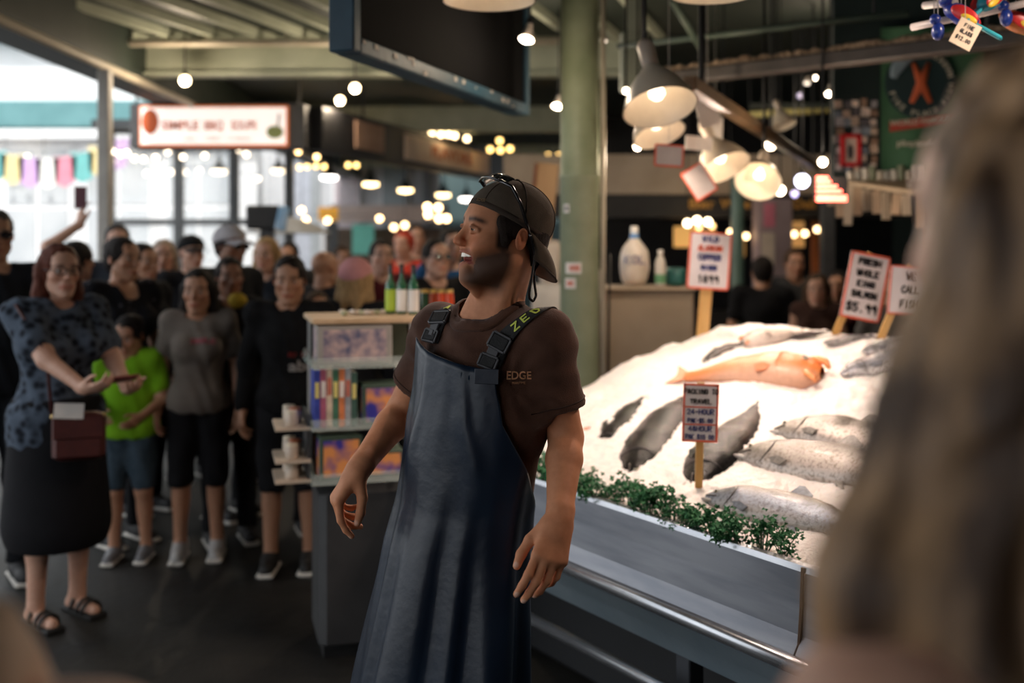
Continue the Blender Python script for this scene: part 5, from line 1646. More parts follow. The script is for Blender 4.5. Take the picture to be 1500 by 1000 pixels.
    def on_cap(az, el, e=0.0):
        return Vector((CC[0] + (CR[0] + e) * math.cos(el) * math.sin(az), CC[1] - (CR[1] + e) * math.cos(el) * math.cos(az), CC[2] + (CR[2] + e) * math.sin(el)))
    for k_ in range(6):
        az = math.radians(30 + 60 * k_); pts = []
        for el in np.linspace(math.pi / 2, -.6, 30):
            q = on_cap(az, el, .0005)
            if q.z < zc(q.y) + .002: break
            pts.append(hd.p(q))
        mb = MB(); mb.tube(pts, .0013, 5); mb.build('seam', capd, co, True)
    pts_lo, pts_hi = [], []
    for az in np.linspace(-math.pi, math.pi, 61):
        for el in np.linspace(.9, -.9, 240):
            q = on_cap(az, el, .0012)
            if q.z < zc(q.y) + .0005: break
        pts_lo.append(hd.p(q)); pts_hi.append(hd.p(on_cap(az, el + .15, .0012)))
    mb = MB(); mb.grid([pts_lo, pts_hi], .002); mb.build('cap_band', capd, co, True)
    mb = MB(); mb.ball(hd.p(on_cap(0, math.pi / 2, .001)), (.007, .007, .004), 10, hd.R); mb.build('button', capm, co, True)
    rws = []
    for u in np.linspace(0, 1, 10):
        rw = []
        for v in np.linspace(-1, 1, 25):
            az = math.pi - v * 1.50
            for el in np.linspace(.6, -.9, 160):
                q = on_cap(az, el, .0)
                if q.z < zc(q.y) + .001: break
            L_ = .094 * math.sqrt(max(.02, 1 - .62 * v * v))
            d = Vector((v * .02, .50, -.86)).normalized()
            p_ = Vector(q) + d * L_ * u + Vector((0, .020 * u * (1 - u) * 2, -.012 * v * v * u))
            rw.append(hd.p(p_))
        rws.append(rw)
    mb = MB(); mb.grid(rws, .0035); vis = mb.build('visor', capm, co, True)
    edge = rws[-1]
    mb = MB(); mb.tube(edge, .0026, 6); mb.build('visor_edge', capd, vis, True)
    q = on_cap(.42, .30, .0012); pt = hd.p(q)
    nrm = (hd.R @ Vector((q.x / CR[0] ** 2, (q.y - CC[1]) / CR[1] ** 2, (q.z - CC[2]) / CR[2] ** 2))).normalized()
    yv = (hd.R @ Vector((0, 0, 1))); yv = (yv - nrm * yv.dot(nrm)).normalized()
    text_obj('logo', 'EDGE', .0105, pt + nrm * .0005, yv.cross(nrm), yv, mat('gold_thread', (.20, .12, .05), rough=.7), co, ext=.0002)
    # ---- sunglasses pushed up on the cap
    gb = mat('black_plastic', (.006, .006, .007), rough=.18, coat=.3)
    sg = MB(); sg.tube([hd.p((-.064, -.054, .120)), hd.p((-.03, -.062, .1275)), hd.p((0, -.0635, .1285)), hd.p((.03, -.062, .1275)), hd.p((.064, -.054, .120))], .003, 6)
    sgo = sg.build('sunglasses', gb, root, True)
    for s in (-1, 1):
        tp = MB(); tp.tube([hd.p((s * .062, -.052, .121)), hd.p((s * .082, -.030, .110)), hd.p((s * .0905, -.005, .075)), hd.p((s * .0915, .016, .035)), hd.p((s * .086, .030, .012))], [.0036, .0045, .0045, .004, .003], 8); tp.build('temple', gb, sgo, True)
    fr = []
    for u in np.linspace(0, 1, 6):
        fr.append([hd.p((.064 * v, -.060 + .022 * abs(v) ** 2 * .8 + .024 * u, .128 - .016 * v * v * .8 + .017 * u - .006 * (u - .5) ** 2)) for v in np.linspace(-1, 1, 25)])
    mb = MB(); mb.grid(fr, .003); mb.build('lens', mat('sunglass_lens', (.012, .014, .014), rough=.05, coat=1.0), sgo, True)
    mb = MB()
    pth = [hd.p(v) for v in ((.086, .030, .012), (.078, .055, -.03), (.070, .060, -.075), (.060, .064, -.115), (.052, .070, -.135), (.050, .082, -.142), (.050, .088, -.128), (.054, .078, -.105), (.064, .066, -.07), (.05, .085, -.04))]
    mb.tube(smooth_path(pth, 5), .0032, 7); mb.build('cord', gb, sgo, True)
    # ---- trousers and boots, mostly under the apron
    tr = [inf(p_, .004) for p_ in legs] + [inf(torso[0], .004)] + [cut(Vector((0, 0, .30)), (0, 0, -1))]
    sdf_obj('trousers', tr, .012, cloth_mat('dark_trousers', (.012, .014, .018)), root)
    for kn, an in ((knL, anL), (knR, anR)):
        hl = Vector((an.x, an.y, .05))
        bt = [cap(an + Vector((0, 0, .26)), an, .072, .052, k=.02), cap(hl - f * .03, hl + f * .16, .05, .045, k=.03), cut((0, 0, .003), (0, 0, -1)), cut(an + Vector((0, 0, .25)), (0, 0, 1))]
        sdf_obj('boot', bt, .012, mat('black_rubber', (.010, .010, .011), rough=.35), root)
    return root
build_fishmonger()
# ------------------------------------------------------------------ the crowd
def at(px, Y): return (px - HX) / FP * Y
blk_c = (.010, .010, .012)
dark_hair = (.012, .009, .008); red_hair = (.075, .022, .013); blond = (.30, .19, .09); greyhair = (.10, .095, .09); brown_hair = (.05, .028, .016)
pattern_blue = mat('blue_floral_cotton', (.010, .013, .020), (.085, .11, .15), 24, rough=.9, tex='voronoi', lo=.25, hi=.62, bump=.2, bscale=60, spec=.2)
polka = mat('dark_dotted_cotton', (.10, .10, .12), (.010, .010, .014), 18, rough=.9, tex='voronoi', lo=.10, hi=.20, spec=.2)
def hgt(py, Y): return CAMZ - (py - HY) / FP * Y

# woman in the patterned top, tapping a phone
Y = 4.57
wm = make_person('red-haired woman in glasses and blue floral top holding a phone', at(85, Y), Y, 1.66, 52, pattern_blue, (.008, .008, .010), ('long', red_hair), 'fair', True, 1.18,
                 head_yaw=-8, head_pitch=3, sleeves='short', legs='skirt', rhand=(-.10, -.40, 1.07), lhand=(.12, -.36, 1.04), res=.012, hres=.0065, glasses='clear', shoe_kind='sandal', shoes=(.012, .012, .012),
                 rh_axes=((.25, -.85, .1), (-.5, .1, -.85)), lh_axes=((-.2, -.9, .1), (.3, .1, -.9)), top_len=.13, hairlen=.30, smile=0, curl_r=[(20, 40, 30)] * 4, curl_l=[(20, 40, 30)] * 4)
ph = thing('mobile_phone', 'red cased phone held by the woman in floral top', 'phone', (wm['wrR'] + wm['wrL']) / 2)
c = (wm['wrR'] + wm['FR'].normalized() * .10 + wm['wrL'] + wm['FL'].normalized() * .10) / 2 + Vector((0, 0, .035))
Mp = rotz(52) @ rotx(-25)
mb = MB(); mb.box(c, (.075, .036, .004), Mp, .003); mb.build('case', mat('red_case', (.25, .015, .02), rough=.4), ph)
mb = MB(); mb.box(c + Mp @ Vector((0, 0, .0045)), (.066, .031, .001), Mp); mb.build('screen', mat('phone_glass', (.01, .01, .012), rough=.08), ph)
hb_ = thing('handbag', 'dark red handbag with a white tag at the hip of the floral-top woman', 'bag', P(115, 672, 4.36))
c = P(116, 638, 4.34); Mb = rotz(18)
mb = MB(); mb.box(c, (.105, .045, .10), Mb, .02); smooth_by_angle(mb.build('pouch', mat('dark_red_leather', (.060, .010, .008), (.08, .014, .01), 30, rough=.45, bump=.15), hb_))
mb = MB(); mb.box(c + Mb @ Vector((0, -.045, .045)), (.100, .006, .05), Mb, .005); mb.build('flap', mat('dark_red_leather', (.06, .01, .008)), hb_)
mb = MB(); mb.box(c + Mb @ Vector((-.035, -.056, .115)), (.058, .003, .032), Mb @ roty(4)); mb.build('tag', mat('white_tag', (.70, .66, .62)), hb_)
mb = MB(); mb.tube([c + Mb @ Vector((-.105, 0, .08)), c + Mb @ Vector((-.13, .02, .35)), wm['shR'] + Vector((.02, -.07, .045)), wm['shR'] + Vector((-.02, .09, .035))], .007, 6); mb.build('strap', mat('dark_red_leather', (.06, .01, .008)), hb_, True)
for s in (-1, 1):
    mb = MB(); mb.ball(c + Mb @ Vector((s * .10, -.03, .09)), .011, 8); mb.build('ring', mat('brass', (.55, .40, .18), rough=.3, metal=.9), hb_, True)

Y = 5.05
make_person('grey-haired man in sunglasses and dark jacket at the edge of the crowd', at(-8, Y), Y, 1.83, 35, (.010, .011, .014), (.010, .011, .014), ('short', (.05, .048, .045)), 'olive', sleeves='long', glasses='sun', res=.014, hres=.0085)
Y = 5.75
make_person('woman with dark hair tied back and a dark dotted top', at(178, Y), Y, 1.70, 50, polka, blk_c, ('bun', dark_hair), 'tan', True, 1.12, head_yaw=15, res=.014, hres=.0085, vneck=.05, legs='long')
Y = 5.42
kid = make_person('small boy in a lime green t-shirt and denim shorts', at(190, Y), Y, 1.285, 5, mat('lime_tee', (.16, .40, .010), (.24, .52, .02), 5, rough=.9, spec=.2), mat('denim', (.030, .055, .080), (.05, .08, .11), 40, rough=.9), ('short', dark_hair), 'tan', child=True, build=1.02,
            head_yaw=-15, head_pitch=-12, legs='knee', shoes=(.14, .14, .15), res=.013, hres=.007, lhand=(.10, -.16, .78), rhand=(-.10, -.16, .80))
Y = 5.47
make_person('girl with long dark hair in a grey t-shirt with pink print', at(291, Y), Y, 1.53, 10, mat('grey_tee', (.17, .145, .125), (.22, .19, .165), 7, rough=.9, spec=.2), blk_c, ('long', dark_hair), 'tan', True, .96,
            head_yaw=-8, legs='short', shoes=(.42, .41, .40), res=.013, hres=.007, hairlen=.34, smile=0)
Y = 5.27
boy = make_person('boy in a black hoodie with white print standing beside the book rack', at(425, Y), Y, 1.60, 3, mat('black_fleece', (.007, .007, .008), (.011, .011, .012), 20, rough=.95, spec=.15), blk_c, ('short', dark_hair), 'olive', False, 1.0,
            head_yaw=2, head_pitch=-6, sleeves='long', legs='short', shoes=(.018, .016, .016), res=.013, hres=.0065)
# printed chest graphics
def chest_print(who, rows, mats, dz, face=-.135):
    W_ = who['W']; x = (W_(1, 0, 0) - W_(0, 0, 0)).normalized()
    for (s, hh, zz, m_, xo) in rows:
        text_obj('print', s, hh, W_(xo, face, zz), x, Z_, m_, who['root'], bold=.002)
sb_ = [o for o in boy['root'].children if o.name.startswith('hoodie')][0]
bb_ = bvh_of(sb_)
wht = mat('white_print', (.55, .52, .50)); redp = mat('red_print', (.30, .02, .02)); pinkp = mat('pink_print', (.62, .16, .20))
def print_on(who, part, px, py, s, hh, m_, sx=1.0):
    so = [o for o in who.children if o.name.split('.')[0] == part][0]
    b_ = bvh_of(so); q, n = ray(b_, px, py)
    if q is None: return
    y = (Vector((0, 0, 1)) - n * n.z).normalized(); conform(text_obj('print', s, hh, q, y.cross(n), y, m_, so, bold=.0015, sx=sx), b_, n, .003)
print_on(boy['root'], 'hoodie', 445, 536, 'able', .075, wht, 1.25)
print_on(boy['root'], 'hoodie', 447, 516, 'A', .055, wht)
print_on(boy['root'], 'hoodie', 437, 519, 'RU   DE', .03, redp)
girl = [o for o in COL.objects if o.get('label', '').startswith('girl with long')][0]
print_on(girl, 'shirt', 297, 499, 'SMILE', .042, pinkp, 1.2)
# white collar of the boy's undershirt
pt_ = boy['hd'].p((0, -.03, -.165)); mb = MB(); mb.ball(pt_ + Vector((0, -.012, -.012)), (.03, .02, .03), 10); mb.build('undershirt', wht, boy['root'], True)

# second row, half hidden
def bgp(label, px, top_py, Y, yaw, top, hair, skin='fair', female=False, bottom=blk_c, **kw):
    H = hgt(top_py, Y)
    kw.setdefault('res', .018); kw.setdefault('hres', .0105)
    return make_person(label, at(px, Y), Y, max(1.2, min(1.88, H)), yaw, top, bottom, hair, skin, female, **kw)
bgp('dark-haired woman in profile behind the girl in grey', 208, 358, 6.4, 60, (.012, .012, .015), ('mid', dark_hair), 'tan', True, sleeves='long')
ld = bgp('woman with grey-blond hair and a bright pink collar', 240, 352, 7.6, 15, (.05, .055, .10), ('long', (.22, .17, .13)), 'fair', True, sleeves='long', hairlen=.22)
nb_ = ld['W'](0, 0, 1.40 * ld['k'])
mb = MB(); mb.tube([ld['W'](-.10, -.06, 1.36), ld['W'](-.085, -.09, 1.42), ld['W'](-.06, .05, 1.48), ld['W'](.06, .05, 1.48), ld['W'](.085, -.09, 1.42), ld['W'](.10, -.06, 1.36)], .022, 8); mb.build('collar', mat('hot_pink', (.75, .02, .20), rough=.7), ld['root'], True)
bgp('man in black cap with a white moustache looking aside', 280, 347, 7.3, 40, (.012, .012, .013), ('none', greyhair), 'fair', False, cap_=((.010, .010, .011), False), sleeves='long')
wb = [o for o in COL.objects if o.get('label', '').startswith('man in black cap with')][0]
bgp('man in a pale patterned cap standing before the glazed screen', 336, 333, 6.3, 55, (.010, .011, .014), ('short', dark_hair), 'brown', False, cap_=((.42, .40, .42), False), sleeves='long', glasses='sun')
bgp('dark child with a yellow scarf between the girl and the hoodie boy', 336, 378, 5.75, 25, (.010, .010, .012), ('short', dark_hair), 'brown', True, child=True, sleeves='long')
kid2 = [o for o in COL.objects if o.get('label', '').startswith('dark child')][0]
mb = MB(); q = P(348, 440, 5.65); mb.ball(q, (.055, .035, .045), 10); mb.build('scarf', mat('yellow_scarf', (.50, .33, .02), rough=.8), kid2, True)
bgp('woman with long blond hair behind the hoodie boy', 391, 349, 7.2, -10, (.015, .018, .025), ('long', blond), 'fair', True, sleeves='long', hairlen=.32)
ra = bgp('person raising an arm to photograph with a phone', 112, 355, 6.3, 160, (.012, .013, .016), ('short', dark_hair), 'fair', True, sleeves='short', lhand=(.12, -.16, 1.80), lh_axes=((0, -.1, 1), (.3, .9, 0)))
ph2 = thing('mobile_phone', 'phone held high above the heads by a raised arm', 'phone', ra['wrL'] + Vector((0, 0, .1)))
mb = MB(); cph = ra['wrL'] + Vector((.005, -.005, .165)); mb.box(cph, (.037, .005, .072), rotz(10), .003); mb.build('case', mat('maroon_case', (.10, .015, .025), rough=.4), ph2)
mb = MB(); mb.box(cph + Vector((0, .006, 0)), (.032, .001, .064), rotz(10)); mb.build('screen', mat('phone_glass', (.01, .01, .012), rough=.08), ph2)
bgp('man with short black hair showing above the dotted top', 172, 330, 7.2, 20, (.02, .02, .022), ('short', dark_hair), 'fair', False, sleeves='long')
pk = bgp('blond woman in a pink cap seen from behind at the display rack', 521, 381, 5.5, 168, blk_c, ('mid', blond), 'fair', True, cap_=((.55, .26, .27), False), sleeves='long', res=.014, hres=.009)
mb = MB(); q = pk['hd'].p((0, .098, .052)); mb.ball(q, (.022, .006, .010), 10); mb.build('cap_opening', mat('hair_in_gap', (.20, .12, .06), rough=.6), pk['root'], True)
bgp('bald man in black seen beyond the pink cap', 474, 368, 6.7, 150, blk_c, ('none', dark_hair), 'tan', False, sleeves='long')
bgp('child with light brown hair peering past the hoodie boy', 464, 428, 6.0, 20, (.02, .02, .022), ('short', brown_hair), 'tan', False, child=True, sleeves='long')
bgp('dark-haired man in maroon looking toward the stall', 558, 352, 7.2, 20, (.10, .015, .02), ('short', dark_hair), 'fair', False, sleeves='long')
bgp('man in sunglasses and black beyond the green bottles', 638, 352, 6.4, 30, blk_c, ('short', dark_hair), 'fair', False, glasses='sun', sleeves='long', head_pitch=8)
bgp('man in a blue shirt behind the man in sunglasses', 660, 336, 7.6, 25, (.02, .09, .24), ('short', dark_hair), 'fair', False, sleeves='short')
bgp('person in a grey jacket far down the hall', 610, 330, 9.5, 10, (.10, .095, .09), ('short', brown_hair), 'fair', False, sleeves='long')
bgp('person in a red and orange jacket down the hall', 592, 340, 9.0, -20, (.55, .05, .03), ('short', (.40, .05, .03)), 'fair', True, sleeves='long')
bgp('person in black far behind the hoodie boy', 424, 356, 9.0, 0, (.03, .03, .03), ('short', dark_hair), 'tan', False, sleeves='long')
bgp('person in dark green far down the hall', 500, 362, 10.0, 30, (.03, .05, .045), ('short', brown_hair), 'fair', True, sleeves='long')
# behind the fish
bgp('man in a black shirt seen from behind past the green post', 1117, 377, 7.8, 170, (.010, .010, .013), ('short', dark_hair), 'tan', False, sleeves='short', build=1.1)
bgp('man in a dark grey shirt facing the stall beside the pale pillar', 1163, 366, 8.4, 0, (.045, .045, .045), ('short', brown_hair), 'tan', False, sleeves='short')
bgp('woman with pale hair and bare arms behind the fish', 1197, 402, 7.4, -20, (.05, .025, .02), ('mid', brown_hair), 'fair', True, sleeves='none')
bgp('woman in dark red beside the leaning price card', 1228, 398, 8.0, -30, (.09, .02, .02), ('mid', dark_hair), 'tan', True, sleeves='long')
bgp('person in grey beyond the leaning price card', 1306, 396, 7.0, 0, (.14, .13, .12), ('short', brown_hair), 'tan', False, sleeves='short')

# ---- foreground spectators, out of focus
streak = mat('streaked_hair', (.060, .030, .014), (.45, .27, .14), 12, rough=.45, stretch=(3, 3, .35), lo=.40, hi=.68, bump=.4, bscale=120, spec=.4)
fw = make_person('long-haired woman in a black strap top watching from close by', .352, .62, 1.785, -158, (.010, .010, .012), (.02, .025, .04), ('none', brown_hair), 'fair', True, 1.0,
                 sleeves='tank', res=.012, hres=.009, head_yaw=0, shdrop=.075)
h_ = fw['hd']
hp = [h_.ell((0, .016, .038), (.080, .103, .090), k=.02), h_.ell((0, .05, -.01), (.074, .068, .095), k=.02)]
for s in (-1, -.5, .5, 1):
    a = h_.p((s * .068, .050 if abs(s) < .9 else .022, .01)); b2 = h_.p((s * .082, .070 if abs(s) < .9 else .030, -.10))
    c2 = b2 + Vector((0, 0, -.20)) + fw['R'] @ Vector((s * .055, .02, 0))
    c3 = c2 + Vector((0, 0, -.16)) + fw['R'] @ Vector((s * .02, -.02, 0))
    hp += [cap(a, b2, .046, .048, k=.03), cap(b2, c2, .048, .046, k=.03), cap(c2, c3, .046, .016, k=.03)]
for off in (0, .03, .06):
    hp += [cap((.262 + off, .60, 1.60), (.215 + off, .575, 1.47), .034, .040, k=.03), cap((.215 + off, .575, 1.47), (.205 + off, .57, 1.33), .040, .030, k=.03), cap((.205 + off, .57, 1.33), (.215 + off, .575, 1.20), .030, .012, k=.03)]
hp += [h_.ell((0, -.094, -.022), (.060, .062, .098), k=.012, op='s'), h_.ell((0, -.07, -.12), (.070, .066, .075), k=.012, op='s')]
sdf_obj('hair', hp, .007, streak, fw['root'], None, warp=lambda X, Y_, Z: .003 * np.sin(150 * X + 70 * Y_ + 9 * np.sin(14 * Z)) + .002 * np.sin(210 * Y_ - 120 * X))
make_person('spectator in a beige top standing close by with one shoulder in view', -.41, .60, 1.68, 195, (.72, .60, .48), (.03, .03, .04), ('short', brown_hair), 'fair', True, .95, sleeves='tank', res=.014, hres=.011, shdrop=.05, strap_r=.036)


# ------------------------------------------------------------------ book and souvenir rack beside the fishmonger
wood_top = mat('pale_wood_top', (.55, .38, .22), (.66, .48, .30), 10, rough=.6, stretch=(1, 6, 1))
bin_m = mat('grey_plastic_bin', (.032, .033, .035), (.045, .046, .048), 8, rough=.5)
acry = mat('clear_acrylic', (.75, .85, .80), rough=.05, alpha=.22, spec=.6)
YR = 4.32; RM = rotz(16)
RC = Vector((at(532, YR), YR, 0))
rk = thing('display_rack', 'grey pedestal with clear shelves of books and jars under a pale wooden top', 'display rack', RC)
def rp(x, y, z): return RC + RM @ Vector((x, y, z))
mb = MB(); mb.box(rp(0, 0, .36), (.20, .18, .33), RM, .03); smooth_by_angle(mb.build('pedestal', bin_m, rk))
mb = MB(); mb.box(rp(0, 0, .02), (.18, .16, .025), RM); mb.build('plinth', black, rk)
for z in (.715, .93, 1.175):
    mb = MB(); mb.box(rp(-.02, -.02, z), (.21, .20, .006), RM, .002); sf = mb.build('shelf', acry, rk)
    mb = MB(); mb.box(rp(-.02, -.22, z + .018), (.21, .003, .022), RM); mb.build('shelf_lip', acry, sf)
    mb = MB(); mb.box(rp(-.232, -.02, z + .018), (.003, .20, .022), RM); mb.build('shelf_lip', acry, sf)
for x, y in ((-.21, .17), (.17, .17), (.17, -.19)):
    mb = MB(); mb.box(rp(x, y, 1.03), (.006, .006, .33), RM); mb.build('upright', mat('pale_acrylic_edge', (.55, .55, .55), rough=.2), rk)
mb = MB(); mb.box(rp(0, 0, 1.358), (.23, .21, .011), RM, .004); mb.build('top_board', wood_top, rk)
mb = MB(); mb.box(rp(.05, .05, 1.26), (.13, .10, .085), RM); mb.build('inner_box', mat('dull_green_box', (.06, .075, .05), rough=.7), rk)
pic = mat('printed_picture', (.10, .12, .22), (.75, .55, .50), 22, rough=.4, lo=.3, hi=.7, detail=2)
pic2 = mat('sunset_picture', (.05, .05, .35), (.85, .35, .12), 15, rough=.35, lo=.35, hi=.6, detail=1.5)
def carton(label, x, y, z, hx, hy, hz, face, body=(.05, .085, .06), yaw=0, grp=None):
    t = thing('souvenir_box', label, 'box', rp(x, y, z), grp)
    Mc = RM @ rotz(yaw); c = rp(x, y, z + hz)
    mb = MB(); mb.box(c, (hx, hy, hz), Mc, .003); mb.build('carton', mat('carton_%02d' % int(body[1] * 100), body, rough=.5), t)
    mb = MB(); mb.box(c + Mc @ Vector((0, -hy - .001, 0)), (hx * .84, .0012, hz * .82), Mc); mb.build('front_picture', face, t)
    mb = MB(); mb.box(c + Mc @ Vector((-hx - .001, 0, 0)), (.0012, hy * .8, hz * .82), Mc); mb.build('side_picture', face, t)
    return t
carton('wide box with red and white crab picture on the upper shelf of the rack', -.06, -.12, 1.183, .15, .085, .078, pic, (.35, .33, .30))
carton('green box with sunset picture on the middle shelf of the rack', .055, -.14, .938, .085, .07, .082, pic2)
carton('green box with sunset picture on the lowest shelf of the rack', -.12, -.12, .723, .085, .08, .088, pic2, yaw=4)
carton('flat green box lying behind on the lowest shelf of the rack', .06, -.10, .723, .085, .07, .05, pic2)
rr = random.Random(11)
bc = [(.04, .06, .30), (.35, .10, .16), (.55, .45, .34), (.06, .16, .10), (.60, .20, .08), (.30, .32, .34), (.05, .10, .08)]
bn = ['dark blue', 'crimson', 'cream', 'deep green', 'orange', 'grey', 'blackish green']
for i in range(7):
    hz = .115 + rr.uniform(-.012, .012); w_ = .0115
    x = -.21 + i * .0245
    c = rp(x, -.12, .937 + hz)
    t = thing('paperback_book', '%s paperback book standing in the row on the middle shelf' % bn[i], 'book', rp(x, -.12, .937), 'books on the middle shelf')
    mb = MB(); mb.box(c, (w_, .078, hz), RM, .001); mb.build('cover', mat('book_%d' % i, bc[i], tuple(min(1, v * 1.6) for v in bc[i]), 25, rough=.4), t)
    mb = MB(); mb.box(c + RM @ Vector((0, .004, .001)), (w_ * .8, .076, hz - .0005), RM); mb.build('pages', mat('paper', (.7, .66, .58)), t)
    mb = MB(); mb.box(c + RM @ Vector((0, -.0785, hz * .3)), (w_ * .7, .001, hz * .28), RM); mb.build('spine_label', mat('spine_%d' % (i % 3), [(.7, .6, .2), (.75, .7, .65), (.5, .15, .1)][i % 3]), t)
# little side shelves of candle jars
sj = thing('side_shelf', 'small stepped shelf bracket carrying pale jars on the rack side', 'shelf', rp(-.30, -.02, .72))
jn = 0
for z in (.72, .80, .93):
    mb = MB(); mb.box(rp(-.30, -.05, z), (.07, .12, .006), RM); mb.build('board', mat('pale_board', (.55, .45, .35), rough=.5), sj)
mb = MB(); mb.box(rp(-.238, -.05, .84), (.006, .10, .14), RM); mb.build('bracket', charcoal, sj)
for z in (.727, .807, .937):
    for j in range(3):
        c = rp(-.305 + .02 * (j % 2), -.13 + j * .075, z)
        t = thing('candle_jar', 'small pale jar with a lid on the side shelf of the rack', 'jar', c, 'jars on the side shelf')
        mb = MB(); mb.lathe([(.0, 0), (.024, 0), (.026, .006), (.026, .045), (.022, .050)], c, n=14); mb.build('jar', mat('cream_jar', (.55, .45, .36), (.66, .56, .46), 18, rough=.3), t, True)
        mb = MB(); mb.lathe([(.025, .050), (.025, .062), (.0, .063)], c, n=14); mb.build('lid', mat('jar_lid_%d' % (j % 2), [(.60, .52, .40), (.40, .12, .05)][j % 2], rough=.35), t, True)
# bottles and goods on top
for i, (px, lab, lc) in enumerate(((572, 'green glass bottle with a lime label on the rack top', (.40, .55, .05)), (589, 'green glass bottle with a white label, the middle of the three', (.78, .76, .72)), (607, 'green glass bottle with a white label next to the apron shoulder', (.78, .76, .72)))):
    c = Vector((at(px, 4.40), 4.40 - .02 * i, 1.369))
    t = thing('green_bottle', lab, 'bottle', c, 'bottles on the rack top')
    gm = mat('green_glass', (.01, .10, .045), (.02, .14, .06), 9, rough=.08, coat=.6)
    mb = MB(); mb.lathe([(0, 0), (.021, 0), (.0225, .004), (.0225, .115), (.020, .128), (.010, .148), (.0085, .155), (.0085, .195)], c, n=18); mb.build('glass', gm, t, True)
    mb = MB(); mb.lathe([(.0231, .012), (.0231, .105)], c, n=18); mb.build('label', mat('bottle_label_%d' % (lc[0] < .5), lc, rough=.5), t, True)
    mb = MB(); mb.lathe([(.0095, .172), (.010, .176), (.010, .212), (.0, .213)], c, n=12); mb.build('cap', mat('black_foil', (.02, .02, .022), rough=.3), t, True)
for i, px in enumerate((622, 634, 646, 658)):
    c = Vector((at(px, 4.5), 4.5, 1.369))
    t = thing('sauce_jar', ['dark green jar beside the bottles', 'red sauce jar beside the dark green jar', 'bright red jar in the row behind the shoulder', 'bright red jar at the end of the row'][i] + ' on the rack top', 'jar', c, 'jars on the rack top')
    m_ = mat('jar_glass_%d' % min(i, 2), [(.02, .06, .03), (.30, .05, .02), (.60, .08, .03)][min(i, 2)], rough=.15, coat=.4)
    mb = MB(); mb.lathe([(0, 0), (.019, 0), (.020, .005), (.020, .075), (.016, .085)], c, n=16); mb.build('glass', m_, t, True)
    mb = MB(); mb.lathe([(.0175, .085), (.018, .100), (0, .101)], c, n=16); mb.build('lid', mat('gold_lid', (.5, .33, .1), rough=.3, metal=.6), t, True)
rr = random.Random(2)
for i in range(9):
    px = 504 + i * 7.2; c = Vector((at(px, 4.38), 4.30 + rr.uniform(-.04, .06), 1.369))
    t = thing('shell_trinket', 'small pale shell trinket lying on the wooden top of the rack', 'trinket', c, 'trinkets on the rack top')
    mb = MB(); Rr = Matrix.Rotation(rr.uniform(0, 3), 3, 'Z')
    mb.ball(c + Vector((0, 0, .011)), (.016, .012, .011), 10, Rr); mb.build('shell', mat('shell_%d' % (i % 3), [(.62, .52, .42), (.45, .48, .30), (.70, .64, .58)][i % 3], rough=.35, bump=.4, bscale=60), t, True)
    mb = MB(); mb.ball(c + Rr @ Vector((.013, 0, .014)), .007, 8); mb.build('tip', mat('shell_2', (.7, .64, .58)), t, True)

# ------------------------------------------------------------------ counter behind the ice
YB = 5.75
cb = thing('beige_counter', 'plain beige counter box standing behind the ice bed', 'counter', (at(945, YB), YB + .25, 0))
x0, x1 = at(878, YB), at(1018, YB); zt = hgt(425, YB)
mb = MB(); mb.box(((x0 + x1) / 2, YB + .27, zt / 2), ((x1 - x0) / 2, .25, zt / 2), None, .012); mb.build('body', beige, cb)
mb = MB(); mb.box(((x0 + x1) / 2, YB + .26, zt + .006), ((x1 - x0) / 2 + .01, .265, .008), None, .003); mb.build('top', mat('beige_top', (.40, .32, .24), rough=.5), cb)
zt += .016
c = Vector((at(934, YB), YB + .16, zt)); s_ = .085
jg = thing('milk_jug', 'white plastic gallon jug with a blue cap on the beige counter', 'jug', c)
jm = mat('milky_plastic', (.66, .58, .52), (.72, .64, .58), 6, rough=.35, sss=.1)
jp = [ell(c + Vector((0, 0, .125)), (.082, .075, .125), k=.02), cap(c + Vector((0, 0, .06)), c + Vector((0, 0, .18)), .072, .070, k=.03), cap(c + Vector((0, 0, .22)), c + Vector((0, 0, .285)), .05, .022, k=.03), cut(c + Vector((0, 0, .003)), (0, 0, -1)),
      cap(c + Vector((.06, -.02, .20)), c + Vector((.07, -.02, .10)), .016, k=.01)]
sdf_obj('jug_body', jp, .008, jm, jg)
mb = MB(); mb.lathe([(.026, .275), (.026, .30), (.022, .303), (0, .303)], c, n=16); mb.build('cap', mat('blue_cap', (.10, .25, .55), rough=.4), jg, True)
mb = MB(); mb.lathe([(.021, .303), (.023, .315), (.021, .345), (0, .348)], c, n=14); mb.build('spout', mat('white_spout', (.7, .68, .66)), jg, True)
scrawl('lettering', 'KOL', .045, c + Vector((-.005, -.083, .155)), X_, Z_, .006, bluepen, jg)
c = Vector((at(972, YB), YB + .12, zt))
bt = thing('clear_bottle', 'small clear plastic bottle with green label beside the jug', 'bottle', c)
mb = MB(); mb.lathe([(0, 0), (.030, 0), (.032, .01), (.032, .13), (.024, .16), (.012, .18), (.012, .195)], c, n=16); mb.build('bottle', mat('clear_plastic', (.55, .52, .48), rough=.1, coat=.4), bt, True)
mb = MB(); mb.lathe([(.0325, .02), (.0325, .07)], c, n=16); mb.build('label', mat('green_label', (.12, .30, .16)), bt, True)
mb = MB(); mb.lathe([(.015, .19), (.015, .21), (0, .211)], c, n=12); mb.build('cap', mat('white_spout', (.7, .68, .66)), bt, True)
c = Vector((at(998, YB), YB + .2, zt))
tb = thing('tape_bundle', 'dark teal wrapped bundle lying on the beige counter', 'bundle', c)
mb = MB(); mb.lathe([(.02, 0), (.058, .006), (.062, .03), (.062, .09), (.052, .105), (.02, .108)], c, n=18); mb.build('roll', mat('teal_wrap', (.015, .09, .09), (.03, .16, .15), 25, rough=.35), tb, True)
